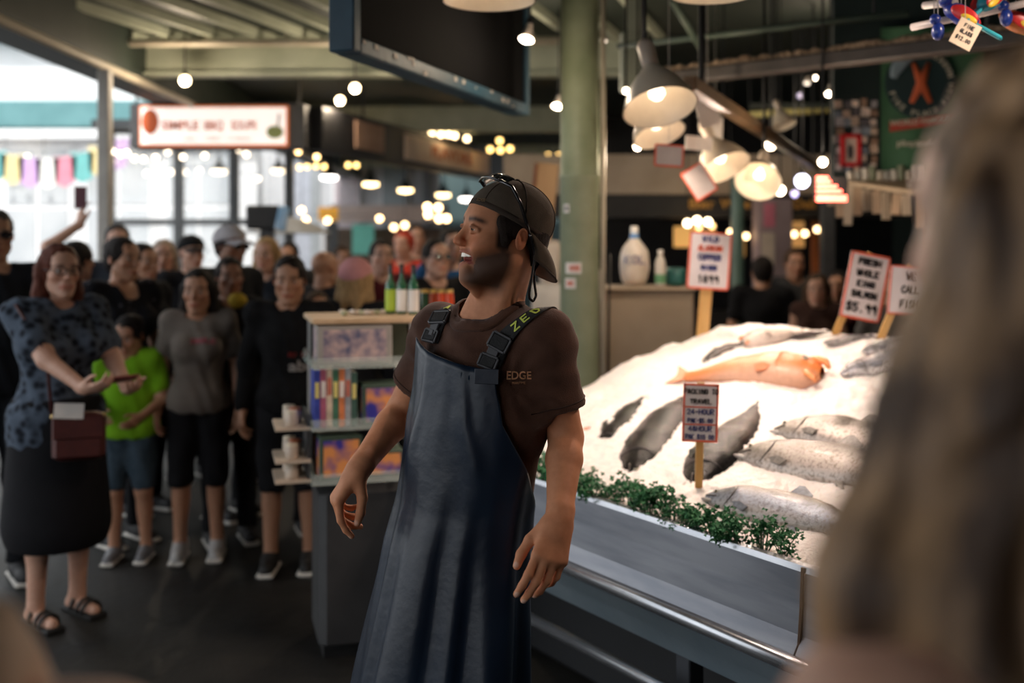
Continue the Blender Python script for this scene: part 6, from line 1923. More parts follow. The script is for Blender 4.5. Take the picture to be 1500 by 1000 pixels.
mb = MB(); mb.lathe([(.020, .0), (.020, .108)], c, n=12); mb.build('core', black, tb, True)
c = Vector((at(867, YB), YB - .06, hgt(432, YB)))
wb_ = thing('grey_switch_box', 'pale grey utility box with a lever on the conduit by the column', 'utility box', c)
mb = MB(); mb.box(c + Vector((0, 0, .06)), (.045, .04, .085), None, .008); mb.build('box', mat('pale_grey_metal', (.42, .38, .34), rough=.45), wb_)
mb = MB(); mb.tube([c + Vector((.0, -.03, .15)), c + Vector((.02, -.05, .19)), c + Vector((-.01, -.05, .24))], .016, 8); mb.build('lever', mat('pale_grey_metal', (.42, .38, .34)), wb_, True)
mb = MB(); mb.box(c + Vector((0, .02, -.30)), (.03, .02, .30)); mb.build('mounting_post', mat('tan_wood', (.42, .24, .11)), wb_)
mb = MB(); mb.box((c.x, c.y + .02, (c.z - .6) / 2), (.03, .02, (c.z - .6) / 2)); mb.build('mounting_post', mat('tan_wood', (.42, .24, .11)), wb_)
# white box on a ledge to the left of the column
YW = 6.0
wx = thing('white_carton', 'plain white box on a small wooden ledge behind the column', 'box', P(800, 455, YW))
c = P(800, 436, YW); mb = MB(); mb.box(c, (.085, .08, .075), None, .004); mb.build('carton', mat('white_card_box', (.68, .64, .60), rough=.6), wx)
mb = MB(); mb.box(c + Vector((0, 0, .076)), (.087, .082, .004)); mb.build('lid', mat('white_card_box', (.68, .64, .60)), wx)
lg = thing('wooden_ledge', 'narrow wooden ledge on a post behind the column', 'ledge', P(800, 460, YW))
mb = MB(); mb.box(c - Vector((0, 0, .088)), (.12, .10, .012), None, .003); mb.build('board', mat('tan_wood', (.42, .24, .11)), lg)
mb = MB(); mb.box((c.x, YW + .05, (c.z - .1) / 2), (.03, .03, (c.z - .1) / 2)); mb.build('post', charcoal, lg)
pc_ = thing('paper_sack', 'tall pale paper sack standing behind the white box', 'sack', P(806, 420, 6.3))
c = P(806, 385, 6.3); mb = MB(); mb.box(c, (.06, .05, .14), roty(3), .02); smooth_by_angle(mb.build('sack', mat('pale_paper', (.55, .48, .42), rough=.8, bump=.4), pc_))
mb = MB(); mb.box((c.x, c.y + .03, (c.z - .13) / 2), (.07, .05, (c.z - .13) / 2)); mb.build('stand', charcoal, pc_)

# ------------------------------------------------------------------ back of the hall, right side
YK = 10.0
bk = thing('bar_front', 'dark bar front with gold lettering under a beige bulkhead', 'shop front', (2.2, YK, 0))
mb = MB(); mb.box((at(1000, YK), YK + .3, (hgt(226, YK) + hgt(284, YK)) / 2), (1.75, .3, (hgt(226, YK) - hgt(284, YK)) / 2)); mb.build('bulkhead', beige, bk)
mb = MB(); mb.box((at(1040, YK), YK + .28, (hgt(285, YK) + hgt(318, YK)) / 2), (1.95, .28, (hgt(285, YK) - hgt(318, YK)) / 2)); mb.build('fascia', black, bk)
for px, s in ((1027, 'Beer'), (1077, 'Wine'), (1128, 'Food'), (1178, 'Deli')):
    text_obj('lettering', s, .13, (at(px, YK), YK - .012, hgt(299, YK)), X_, Z_, mat('gold_paint', (.45, .24, .05), rough=.5), bk, bold=.004)
mb = MB(); mb.box((at(1060, YK), YK + .5, .5), (1.9, .1, .5)); mb.build('counter_wall', black, bk)
for (p0_, p1_, y0, y1, col_, e_) in ((1002, 1042, 330, 362, (.80, .42, .12), .35), (1044, 1066, 335, 375, (.55, .30, .10), .12), (1095, 1112, 340, 376, (.70, .36, .10), .18), (1164, 1204, 322, 362, (.75, .38, .12), .22), (1216, 1240, 322, 420, (.60, .18, .05), .0)):
    mb = MB(); mb.box((at((p0_ + p1_) / 2, YK), YK + .62, (hgt(y0, YK) + hgt(y1, YK)) / 2), ((p1_ - p0_) / 2 / FP * YK, .02, (hgt(y0, YK) - hgt(y1, YK)) / 2)); mb.build('lit_window' if e_ else 'orange_panel', mat('lit_%d' % p0_, col_, emit=e_, ecol=col_), bk)
gp = thing('green_post', 'slim green post standing before the dark bar front', 'post', (at(1080, 9), 9, 0))
mb = MB(); mb.lathe([(.075, 0), (.075, .05), (.055, .06), (.055, 2.30)], (at(1080, 9), 9, 0), n=18); mb.build('shaft', mat('teal_green_paint', (.06, .12, .10), (.09, .16, .13), 5, rough=.4), gp, True)
mb = MB(); mb.box((at(1080, 9), 9, 2.31), (.11, .11, .02)); mb.build('cap_plate', dgreen, gp)
pp = thing('pale_pillar', 'wide pale mauve pillar with a pink notice among the back stalls', 'pillar', (at(1135, 9.5), 9.5, 0))
mb = MB(); mb.box((at(1135, 9.5), 9.6, 1.05), (.16, .12, 1.05), None, .01); mb.build('shaft', mat('mauve_paint', (.26, .19, .20), (.32, .24, .25), 4, rough=.6), pp)
mb = MB(); mb.box((at(1126, 9.5), 9.47, hgt(315, 9.5)), (.05, .006, .11)); mb.build('notice', mat('pink_notice', (.50, .14, .20), rough=.6), pp)
mb = MB(); mb.box((at(1124, 9.5), 9.47, hgt(365, 9.5)), (.06, .006, .15)); mb.build('notice', mat('cream_notice', (.50, .42, .34), rough=.6), pp)
gs = thing('dark_post', 'dark grey panel post to the right of the lit bar windows', 'post', (at(1212, 9.3), 9.3, 0))
mb = MB(); mb.box((at(1212, 9.3), 9.3, 1.1), (.06, .05, 1.1), None, .008); mb.build('panel', charcoal, gs)
mb = MB(); mb.box((at(1212, 9.3), 9.3, .03), (.09, .08, .03)); mb.build('base', charcoal, gs)
# kiosk with photo wall, banner and fringed shelf
YQ = 6.0
ks = thing('kiosk', 'dark green kiosk upper wall with a photo board and a fringed beige shelf', 'kiosk', (3.0, YQ + .4, 0))
xk0 = at(1222, YQ)
mb = MB(); mb.box((xk0 + .9, YQ + .045, 2.68), (.9, .03, .62)); mb.build('upper_wall', mat('kiosk_green', (.010, .022, .022), (.015, .030, .030), 4, rough=.6), ks)
mb = MB(); mb.box((xk0 + 1.2, YQ + .10, 1.03), (.6, .08, 1.03)); mb.build('lower_wall', mat('orange_brown_wall', (.16, .05, .02), (.22, .08, .035), 4, rough=.6), ks)
mb = MB()
z_s = hgt(262, YQ)
mb.poly([Vector((xk0 - .02, YQ, z_s)), Vector((xk0 + 1.8, YQ, z_s)), Vector((xk0 + 1.8, YQ - .62, z_s - .10)), Vector((xk0 + .22, YQ - .62, z_s - .10))], (0, 0, -.025)); sh_ = mb.build('shelf', mat('beige_awning', (.42, .30, .19), (.50, .37, .25), 6, rough=.7), ks)
rr = random.Random(8)
for i in range(20):
    t = i / 19; c = Vector((xk0 - .02 + .24 * min(1, t * 2.2), YQ - .62 * min(1, t * 2.2), z_s - .03 - .10 * min(1, t * 2.2))) if t < .455 else Vector((xk0 + .22 + (t - .455) * 2.2, YQ - .63, z_s - .12))
    ln = rr.uniform(.10, .22); mb = MB(); mb.box(c - Vector((0, 0, ln / 2)), (.024, .004, ln / 2), rotz(rr.uniform(-40, 20)) @ roty(rr.uniform(-5, 5))); mb.build('fringe', mat('fringe_%d' % (i % 2), [(.50, .40, .30), (.40, .28, .19)][i % 2], rough=.9), sh_)
# snapshots pinned to the photo board
rr = random.Random(21)
cols = [(.40, .30, .24), (.10, .09, .10), (.55, .45, .40), (.22, .14, .10), (.30, .28, .30), (.15, .18, .22)]
n_ph = 0
for row in range(8):
    for cc_ in range(5):
        px = 1229 + cc_ * 12.5 + rr.uniform(-2, 2); py = 152 + row * 13.5 + rr.uniform(-2, 2)
        if 1230 < px < 1264 and 192 < py < 246: continue
        q = P(px, py, YQ - .002); w_, h__ = rr.uniform(.016, .026), rr.uniform(.018, .027)
        mb = MB(); mb.box(q, (w_, .004, h__), roty(rr.uniform(-8, 8)))
        o = mb.build('snapshot', mat('snap_%d' % (n_ph % 6), cols[n_ph % 6], tuple(min(1, v * 1.8) for v in cols[n_ph % 6]), 30, rough=.4), ks); n_ph += 1
rf = thing('red_frame_picture', 'photograph in a bright red frame on the kiosk wall', 'picture', P(1246, 243, YQ - .03))
q = P(1246, 220, YQ - .025)
mb = MB()
for s in (-1, 1):
    mb.box(q + Vector((s * .047, 0, 0)), (.011, .012, .092)); mb.box(q + Vector((0, 0, s * .083)), (.05, .012, .011))
mb.build('frame', mat('bright_red', (.55, .02, .025), rough=.4), rf)
mb = MB(); mb.box(q + Vector((0, .006, 0)), (.042, .005, .078)); mb.build('photo', mat('photo_paper', (.48, .40, .36), (.6, .52, .46), 12, rough=.4), rf)
mb = MB(); mb.ball(q + Vector((0, 0, -.01)), (.018, .003, .045), 10); mb.build('figure_print', mat('dark_print', (.04, .035, .04)), rf)
bn_ = thing('green_banner', 'green banner with a round salmon emblem and red ribbon on the kiosk', 'banner', P(1345, 250, YQ - .05))
YN = YQ - .05
bg_m = mat('banner_green', (.045, .13, .065), (.06, .165, .085), 3, rough=.7)
rows = [[Vector((at(px, YN), YN - .02 * math.sin(px / 14.), hgt(py, YN))) for px in np.linspace(1292, 1440, 20)] for py in np.linspace(40, 250, 8)]
mb = MB(); mb.grid(rows, .004); mb.build('cloth', bg_m, bn_)
ec = P(1348, 122, YN - .03)
mb = MB()
mb.lathe([(.205, 0), (.205, .006), (.150, .008), (.150, 0)], ec, (0, -1, 0), 40); mb.build('emblem_ring', mat('emblem_dark', (.02, .045, .05), rough=.6), bn_)
mb = MB(); mb.lathe([(0, 0), (.150, 0), (.150, .004), (0, .005)], ec, (0, -1, 0), 40); mb.build('emblem_disc', mat('emblem_dark', (.02, .045, .05), rough=.6), bn_)
for i, ch in enumerate('PIKE PLACE FISH MARKET'):
    a = math.radians(205 - 0) - 0; a = math.radians(200 + i * 11.0 * 1.0) 
    pos = ec + Vector((math.cos(a) * .178, -.012, math.sin(a) * .178)); xd = Vector((-math.sin(a), 0, math.cos(a))); yd = Vector((-math.cos(a), 0, -math.sin(a)))
    if ch != ' ': text_obj('ring_letter', ch, .046, pos, xd, yd, mat('cream_letters', (.60, .56, .46)), bn_, bold=.001)
mb = MB()
for s in (-1, 1):
    pts = [ec + Vector((s * -.045, -.012, .115)), ec + Vector((s * .0, -.016, .0)), ec + Vector((s * .055, -.012, -.115))]
    mb.tube(pts, [.012, .028, .014], 10, flat=.3, up=(0, 1, 0))
mb.build('emblem_fish', mat('emblem_salmon', (.60, .13, .05), rough=.6), bn_, True)
mb = MB(); arc = [ec + Vector((math.cos(a) * .16, -.012, math.sin(a) * .17)) for a in np.linspace(math.radians(100), math.radians(170), 14)]; mb.tube(arc, [.02 + .02 * math.sin(math.pi * i / 13) for i in range(14)], 8, flat=.2, up=(0, 1, 0)); mb.build('emblem_wave', mat('wave_blue', (.20, .28, .34), rough=.6), bn_, True)
rows = [[P(px, 186 - 10 * math.sin((px - 1303) / 90 * 1.4) + dy, YN - .035) for px in np.linspace(1303, 1400, 14)] for dy in (-7, 7)]
mb = MB(); mb.grid(rows, .003); rb_ = mb.build('ribbon', mat('ribbon_red', (.45, .06, .04), rough=.6), bn_)
text_obj('ribbon_letters', 'WORLD FAMOUS', .045, P(1349, 178, YN - .045), Vector((1, 0, .06)), Z_, mat('cream_letters', (.6, .56, .46)), rb_, bold=.001)
text_obj('web_letters', 'pikeplacefish', .05, P(1346, 210, YN - .035), X_, Z_, mat('cream_letters', (.6, .56, .46)), bn_, bold=.001)
# goods on the kiosk shelf
rr = random.Random(31)
for i in range(11):
    px = 1246 + i * 10.5; hz = rr.uniform(.05, .10); q = P(px, 262, YQ - .10); q.z = z_s - .016
    t = thing('shelf_souvenir', 'small pale mug or souvenir standing in the row on the kiosk shelf', 'souvenir', q, 'souvenirs on the kiosk shelf')
    mb = MB(); mb.lathe([(0, 0), (.018, 0), (.022, .01), (.022, hz * .7), (.018, hz)], q, n=12); mb.build('cup', mat('souvenir_%d' % (i % 4), [(.55, .48, .40), (.35, .33, .30), (.62, .58, .52), (.22, .24, .16)][i % 4], rough=.4), t, True)
    mb = MB(); mb.tube([q + Vector((.02, -.01, hz * .6)), q + Vector((.038, -.01, hz * .45)), q + Vector((.02, -.01, hz * .2))], .004, 6); mb.build('handle', mat('souvenir_%d' % (i % 4), (.5, .5, .5)), t, True)
# red neon sign: stacked glowing tubes
ne = thing('neon_sign', 'stepped red neon tube sign hanging at the back', 'neon sign', P(1217, 297, 5.2))
nm_ = mat('neon_red', (.9, .12, .08), emit=5.0, ecol=(1.0, .12, .075), sample=False)
for i, (a, b, y) in enumerate(((1196, 1213, 260), (1196, 1217, 266), (1196, 1226, 273), (1196, 1233, 280), (1196, 1240, 288), (1196, 1240, 293))):
    mb = MB(); mb.tube([P(a, y, 5.2), P(b, y, 5.2)], .008, 8); mb.build('tube', nm_, ne, True)
mb = MB(); q = P(1217, 277, 5.225); mb.box(q, (.085, .006, .062)); mb.build('backing', black, ne)
mb = MB(); mb.tube([q + Vector((0, 0, .06)), Vector((q.x, q.y, CZ))], .004, 6); mb.build('hanger', black, ne)
# encrusted beam and green rail overhead on the right
bm1 = thing('overhead_beam', 'dark overhead beam with a brown crusted upper edge above the stall', 'beam', P(1260, 80, 5))
a = P(960, 118, 5.7); b = P(1560, 48, 4.35)
x_, y_, z_ = frame_from(b - a); Mx = Matrix((x_, y_, z_)).transposed()
mb = MB(); mb.box((a + b) / 2, (.05, .035, (b - a).length / 2), Mx, .008); mb.build('beam', mat('dark_brown_steel', (.045, .038, .034), (.065, .055, .05), 12, rough=.6, bump=.3), bm1)
pts = [a + (b - a) * t + Vector((0, -.02, .045 + rr.uniform(-.006, .006))) for t in np.linspace(.02, .98, 70)]
mb = MB(); mb.tube(pts, [.022 + rr.uniform(-.007, .007) for _ in pts], 8); mb.build('crust', mat('brown_crust', (.18, .11, .065), (.55, .40, .27), 60, rough=.9, bump=1.0, bscale=150), bm1, True)
for t in (.15, .85):
    q = a + (b - a) * t; mb = MB(); mb.tube([q, Vector((q.x, q.y, CZ))], .012, 6); mb.build('hanger', black, bm1)
rl = thing('green_rail', 'thin green pipe rail crossing above the lamps', 'rail', P(1150, 42, 5.2))
a = P(905, 68, 5.8); b = P(1330, 19, 4.9); mb = MB(); mb.tube([a, b], .017, 8); mb.build('pipe', mat('rail_green', (.07, .10, .075), rough=.5), rl, True)
mb = MB(); mb.tube([P(985, 0, 5.3), P(1032, 78, 5.6)], .02, 8); mb.build('brace', mat('rail_green', (.07, .10, .075)), rl, True)
for t in (.1, .9):
    q = a + (b - a) * t; mb = MB(); mb.tube([q, Vector((q.x, q.y, CZ))], .008, 6); mb.build('hanger', black, rl)
yb = thing('strip_light', 'long dim yellow strip fitting under the far ceiling', 'light fitting', P(1150, 162, 9))
a = P(1098, 168, 9); b = P(1222, 160, 9)
mb = MB(); mb.tube([a, b], .03, 8); mb.build('tube', mat('dim_yellow', (.55, .48, .18), rough=.5), yb, True)
mb = MB(); mb.box((a + b) / 2 + Vector((0, 0, .05)), ((b.x - a.x) / 2, .03, .025)); mb.build('housing', dgreen, yb)
for q in (a, b):
    mb = MB(); mb.tube([q + Vector((0, 0, .05)), Vector((q.x, q.y, CZ))], .006, 6); mb.build('hanger', black, yb)
gbx = thing('green_duct', 'pale green duct panel between the column and the bell lamp', 'duct', P(930, 90, 6.6))
q = P(928, 92, 6.6); mb = MB(); mb.box(q, (.085, .05, .19), None, .01); mb.build('panel', mgreen, gbx)
mb = MB(); mb.box((q.x, q.y, (q.z + .19 + CZ) / 2), (.05, .04, (CZ - q.z - .19) / 2)); mb.build('stem', mgreen, gbx)
# toy birds on dowels at the upper right
def toy_bird(label, px, py, Y, bodyc, yaw, wing):
    q = P(px, py, Y); t = thing('toy_bird', label, 'toy', q, None)
    M = rotz(yaw) @ roty(-35)
    mb = MB(); mb.ball(q, (.055, .026, .028), 14, M); mb.build('body', mat('toy_%s' % wing, bodyc, rough=.35, coat=.3), t, True)
    mb = MB(); mb.ball(q + M @ Vector((.058, 0, .016)), .023, 12); h = mb.build('head', mat('toy_%s' % wing, bodyc), t, True)
    mb = MB(); mb.lathe([(.010, 0), (.006, .014), (0, .026)], q + M @ Vector((.078, 0, .014)), M @ Vector((1, 0, -.3)), 10); mb.build('beak', mat('toy_beak', (.80, .45, .05), rough=.4), h, True)
    for s in (-1, 1):
        mb = MB(); mb.ball(q + M @ Vector((-.012, s * .030, .004)), (.042, .006, .020), 12, M); mb.build('wing', mat('toy_red', (.60, .03, .03), rough=.35), t, True)
        mb = MB(); mb.ball(q + M @ Vector((-.030, s * .034, -.002)), (.026, .005, .010), 10, M); mb.build('wing_bar', mat('toy_yellow', (.80, .55, .05), rough=.35), t, True)
    mb = MB(); mb.box(q + M @ Vector((-.085, 0, -.004)), (.045, .016, .005), M, .003); mb.build('tail', mat('toy_teal', (.03, .30, .36), rough=.35), t)
    mb = MB(); mb.tube([q + Vector((0, 0, .02)), Vector((q.x, q.y, CZ))], .0012, 5); mb.build('string', mat('string', (.5, .48, .45)), t)
    return t
toy_bird('blue toy bird with red and yellow wings hanging by the price tag', 1408, 22, 2.9, (.015, .035, .26), 150, 'blue')
toy_bird('teal and orange toy bird hanging above the blue one', 1452, -2, 2.9, (.03, .25, .32), 20, 'teal')
toy_bird('orange toy bird hanging beside the blue toy fish', 1488, 32, 3.0, (.55, .16, .03), 170, 'orange')
def toy_fish(label, px, py, Y):
    q = P(px, py, Y); t = thing('wooden_toy', label, 'toy', q, None)
    mb = MB(); mb.ball(q, (.018, .018, .026), 12); mb.build('body', mat('toy_deep_blue', (.012, .035, .24), rough=.35, coat=.3), t, True)
    mb = MB(); mb.ball(q + Vector((-.008, 0, .034)), .016, 10); mb.build('head', mat('toy_deep_blue', (.012, .035, .24)), t, True)
    mb = MB(); mb.tube([q + Vector((0, 0, .03)), Vector((q.x, q.y, CZ))], .0012, 5); mb.build('string', mat('string', (.5, .48, .45)), t)
toy_fish('small dark blue wooden toy hanging left of the toy birds', 1374, 46, 2.9)
toy_fish('small dark blue wooden toy hanging beside the orange toy bird', 1474, 26, 2.95)
tg = thing('hanging_tag', 'cream handwritten tag hanging below the blue toy bird', 'tag', P(1414, 72, 2.85))
q = P(1414, 50, 2.85); Mt = roty(28); mb = MB(); mb.box(q, (.032, .0015, .038), Mt); mb.build('card', mat('cream_card', (.62, .50, .36), rough=.6), tg)
for i, (s, dz) in enumerate((('FINE', .022), ('GLASS', .004), ('$12.00', -.016))):
    scrawl('lettering', s, .010, q + Mt @ Vector((0, -.002, dz)), Mt @ X_, Mt @ Z_, .002, blackpen, tg, seed=i, wmul=.8)
mb = MB(); mb.tube([q + Vector((-.0, 0, .035)), Vector((q.x, q.y, CZ))], .001, 5); mb.build('string', mat('string', (.5, .48, .45)), tg)
for i, (x0_, y0_, x1_, y1_) in enumerate(((1336, 40, 1402, 26), (1354, 8, 1400, 3), (1420, 24, 1530, -2))):
    t = thing('white_dowel', ['white dowel passing behind the dark blue wooden toy', 'short white dowel at the top beside the toy birds', 'long white dowel carrying the orange toy bird'][i], 'dowel', P(x0_, y0_, 3.0))
    a = P(x0_, y0_, 3.02); b = P(x1_, y1_, 2.9)
    mb = MB(); mb.tube([a, b], .011, 8); mb.build('rod', mat('dowel_white', (.62, .55, .52), rough=.4), t, True)
    m_ = (a + b) / 2; mb = MB(); mb.tube([m_, Vector((m_.x, m_.y, CZ))], .0012, 5); mb.build('string', mat('string', (.5, .48, .45)), t)

# ------------------------------------------------------------------ far stalls down the hall
fs2 = thing('far_stall', 'far food stall with a long white fascia and teal backdrop', 'stall', (-2.2, 19, 0))
YF = 18.5
mb = MB(); mb.box((at(570, YF), YF, hgt(313, YF)), (1.02, .1, .15), None, .01); mb.build('fascia', mat('pale_fascia', (.50, .40, .36), (.58, .48, .44), 2, rough=.6), fs2)
mb = MB(); mb.box((at(570, YF), YF + .3, .55), (1.3, .25, .55)); mb.build('counter', charcoal, fs2)
for px in (490, 652):
    mb = MB(); mb.box((at(px, YF), YF, 1.2), (.06, .06, 1.2)); mb.build('post', charcoal, fs2)
mb = MB(); mb.box((at(525, YF), YF + .6, hgt(350, YF)), (.20, .03, .28)); mb.build('green_screen', mat('mint_screen', (.10, .34, .27), emit=.10, ecol=(.2, .6, .5)), fs2)
mb = MB(); mb.box((at(575, YF), YF + 1.0, 1.0), (1.4, .05, 1.0)); mb.build('back_wall', mat('warm_dark_wall', (.09, .055, .035), (.14, .09, .06), 2, rough=.7), fs2)
ys = thing('yellow_stall_sign', 'deep yellow stall sign box down the hall', 'sign', P(481, 325, 17))
q = P(481, 313, 17); mb = MB(); mb.box(q, (.16, .05, .11), None, .01); mb.build('box', mat('deep_yellow', (.65, .30, .03), emit=.18, ecol=(.8, .4, .05)), ys)
mb = MB(); mb.box((q.x, q.y + .05, (q.z - .1) / 2), (.03, .03, (q.z - .1) / 2)); mb.build('post', charcoal, ys)
for i, (px, w_, h0, h1, c1) in enumerate(((462, .10, 240, 300, (.30, .32, .33)), (515, .09, 245, 300, (.26, .28, .29)), (571, .08, 250, 300, (.22, .24, .25)), (625, .08, 262, 300, (.22, .23, .24)))):
    t = thing('far_column', 'slim grey column standing before the teal far wall', 'column', (at(px, 21), 21, 0), 'columns before the far wall')
    mb = MB(); mb.box((at(px, 21), 21, 1.7), (w_, .08, 1.7)); mb.build('shaft', mat('grey_col_%d' % i, c1, rough=.6), t)
    mb = MB(); mb.box((at(px, 21), 21, .05), (w_ * 1.4, .12, .05)); mb.build('base', charcoal, t)
# rounded display umbrella / blue box by the screen
bx = thing('blue_box', 'dark case with a bright blue panel standing behind the patterned cap', 'case', P(400, 345, 8.5))
q = P(402, 318, 8.5); mb = MB(); mb.box(q + Vector((-.10, .1, 0)), (.14, .1, .10), None, .015); mb.build('case', black, bx)
mb = MB(); mb.box(q + Vector((.07, -.02, -.01)), (.045, .02, .10), roty(12), .01); mb.build('panel', mat('bright_blue', (.10, .30, .55), (.35, .50, .68), 10, rough=.4), bx)
mb = MB(); mb.box((q.x - .08, q.y + .1, (q.z - .1) / 2), (.05, .05, (q.z - .1) / 2)); mb.build('stand', charcoal, bx)
um = thing('stall_umbrella', 'pale grey umbrella canopy over the crowd near the glazed screen', 'umbrella', (at(420, 9.6), 9.6, 0))
q = Vector((at(420, 9.6), 9.6, hgt(332, 9.6)))
mb = MB(); mb.lathe([(0, .10), (.14, .07), (.30, .01), (.42, -.06)], q, n=10); mb.build('canopy', mat('pale_canopy', (.42, .44, .46), rough=.8), um)
mb = MB(); mb.tube([q + Vector((0, 0, .13)), Vector((q.x, q.y, .02))], .014, 8); mb.build('pole', charcoal, um)
mb = MB(); mb.lathe([(.16, 0), (.16, .04), (.03, .06)], (q.x, q.y, 0), n=16); mb.build('base', charcoal, um)
# ------------------------------------------------------------------ lamps
def spot(name, loc, to, energy, col=(1, .77, .63), size=130, rad=.03, blend=.6, parent=None):
    d = bpy.data.lights.new(name, 'SPOT'); d.energy = energy; d.color = col; d.spot_size = math.radians(size); d.spot_blend = blend; d.shadow_soft_size = rad
    o = bpy.data.objects.new(name, d); COL.objects.link(o); o.location = loc
    o.rotation_euler = (Vector(to) - Vector(loc)).to_track_quat('-Z', 'Y').to_euler()
    if parent is not None:
        o.parent = parent; o.matrix_parent_inverse = Matrix.Translation(-Vector(parent.location))
    return o
shade_m = mat('cream_enamel', (.50, .42, .32), (.58, .50, .40), 5, rough=.35, coat=.2)
shade_in = mat('white_enamel', (.80, .72, .60), rough=.35)
socket_m = mat('porcelain', (.55, .45, .36), rough=.4)
bulb_w = mat('bulb_hot', (1, .9, .75), emit=1.8, ecol=(1, .80, .58), sample=False)
def bell_lamp(label, rim, axis, dia, energy=0, drop=True, lit=True, target=None, group=None, size=140, blend=.6, lname='lamp_light'):
    "bell reflector: rim centre, axis pointing out of the mouth"
    ax = Vector(axis).normalized(); rim = Vector(rim); r = dia / 2
    k = dia / .30
    t = thing('bell_lamp', label, 'lamp', rim, group)
    L = .19 * k
    prof = [(r * 1.02, 0), (r, -.006 * k), (r * .90, -.05 * k), (r * .72, -.10 * k), (r * .50, -.145 * k), (r * .30, -.18 * k), (r * .22, -.20 * k)]
    mb = MB(); mb.lathe(prof, rim, ax, 32); so = mb.build('shade', shade_m, t, True)
    prof2 = [(r * .985, -.001), (r * .86, -.05 * k), (r * .68, -.10 * k), (r * .46, -.142 * k), (r * .20, -.18 * k), (0, -.185 * k)]
    mb = MB(); mb.lathe(prof2, rim, ax, 32); mb.build('reflector', shade_in, so, True)
    top = rim - ax * (.20 * k)
    mb = MB(); mb.lathe([(.030 * k, 0), (.034 * k, .02 * k), (.036 * k, .10 * k), (.030 * k, .12 * k)], top, -ax, 18, True, True); sk_ = mb.build('socket', socket_m, t, True)
    bc_ = rim - ax * (.075 * k)
    mb = MB(); mb.lathe([(0, .035 * k), (.020 * k, .030 * k), (.034 * k, .012 * k), (.034 * k, 0), (.022 * k, -.03 * k), (.014 * k, -.06 * k)], bc_, ax, 18); mb.build('bulb', bulb_w if lit else mat('bulb_off', (.6, .55, .48), rough=.2), t, True)
    if drop:
        e = top - ax * .12 * k
        mb = MB(); mb.tube([e, e + Vector((0, 0, .05)), Vector((e.x, e.y, CZ))], .008, 6); mb.build('cord', black, t, True)
    if energy:
        spot(lname, rim + ax * .01, Vector(target) if target is not None else rim + ax, energy, size=size, blend=blend, parent=t)
    return t
ICEC = st(.7, .9, 1.05)
# the row over the ice (in view) and its neighbours out of frame
bell_lamp('large cream bell lamp hanging closest to the green column', P(967, 158, 3.9), (.14, -.42, -.90), .285, 18, target=st(.2, .6, 1.0))
bell_lamp('cream bell lamp hanging behind the largest one', P(966, 198, 4.8), (.25, -.38, -.88), .25, 13, target=st(.0, 1.1, 1.1))
bell_lamp('cream bell lamp above the tilted hanging card', P(1062, 246, 5.2), (.30, -.45, -.84), .27, 14, target=st(1.0, 1.2, 1.1))
bell_lamp('cream bell lamp tilted toward the street at the end of the row', P(1110, 266, 5.3), (-.30, -.70, -.62), .24, 6, target=st(.4, 1.5, 1.2))
bell_lamp('white pendant lamp hanging in front of the blue framed board', P(717, 2, 3.35), (0, 0, -1), .30, 13)
bell_lamp('white pendant lamp above the lamps over the ice', P(1045, -8, 3.3), (0, 0, -1), .28, 20, target=st(1.0, .4, .9))
bell_lamp('pendant lamp over the near end of the ice', (1.6, 2.4, 2.55), (-.1, .1, -1), .30, 24, lname='stall_lamp_right_offscreen')
# small unlit shade among the hanging cards
bell_lamp('small tan lamp shade at the far end of the track', P(1148, 184, 6.2), (.2, -.3, -.9), .16, 0, lit=False)
# track the lamps are wired to
tk = thing('lamp_track', 'brown wooden track running over the ice with the lamps', 'track', P(1100, 180, 5.5))
a = P(1010, 122, 4.2); b = P(1196, 244, 7.6)
x_, y_, z_ = frame_from(b - a)
mb = MB(); mb.box((a + b) / 2, (.028, .03, (b - a).length / 2), Matrix((x_, y_, z_)).transposed(), .004); mb.build('bar', mat('brown_track', (.13, .075, .035), (.18, .11, .055), 12, rough=.5), tk)
for t_ in (.05, .5, .95):
    q = a + (b - a) * t_; mb = MB(); mb.tube([q, Vector((q.x, q.y, CZ))], .008, 6); mb.build('hanger', black, tk)
# cards hung among the lamps
for i, (px, py, Y, hw, hh, rl_, lab, edge) in enumerate(((980, 228, 4.45, .062, .045, 3, 'small white card hanging below the second bell lamp', True), (1024, 266, 4.9, .058, .075, -32, 'white red-edged card hanging tilted below the bell lamps', True), (1036, 160, 5.0, .055, .085, -14, 'tall pale card hanging behind the largest bell lamp', False), (1024, 210, 5.1, .07, .035, 4, 'wide pale card hanging between the bell lamps', False), (1048, 190, 5.6, .04, .07, 2, 'narrow pale card hanging from the lamp track', False))):
    q = P(px, py, Y); t = thing('hanging_card', lab, 'card', q); M = roty(rl_) @ rotz(8)
    mb = MB(); mb.box(q, (hw, .002, hh), M); cd = mb.build('card', mat('pale_hanging_card', (.60, .54, .50), rough=.6), t)
    if edge:
        mb = MB()
        for s in (-1, 1):
            mb.box(q + M @ Vector((s * hw, -.0025, 0)), (.004, .001, hh), M); mb.box(q + M @ Vector((0, -.0025, s * hh)), (hw, .001, .004), M)
        mb.build('border', redpen, cd)
    mb = MB(); mb.tube([q + Vector((0, .003, hh * .5)), Vector((q.x, q.y + .003, CZ))], .0015, 5); mb.build('string', mat('string', (.5, .48, .45)), t)

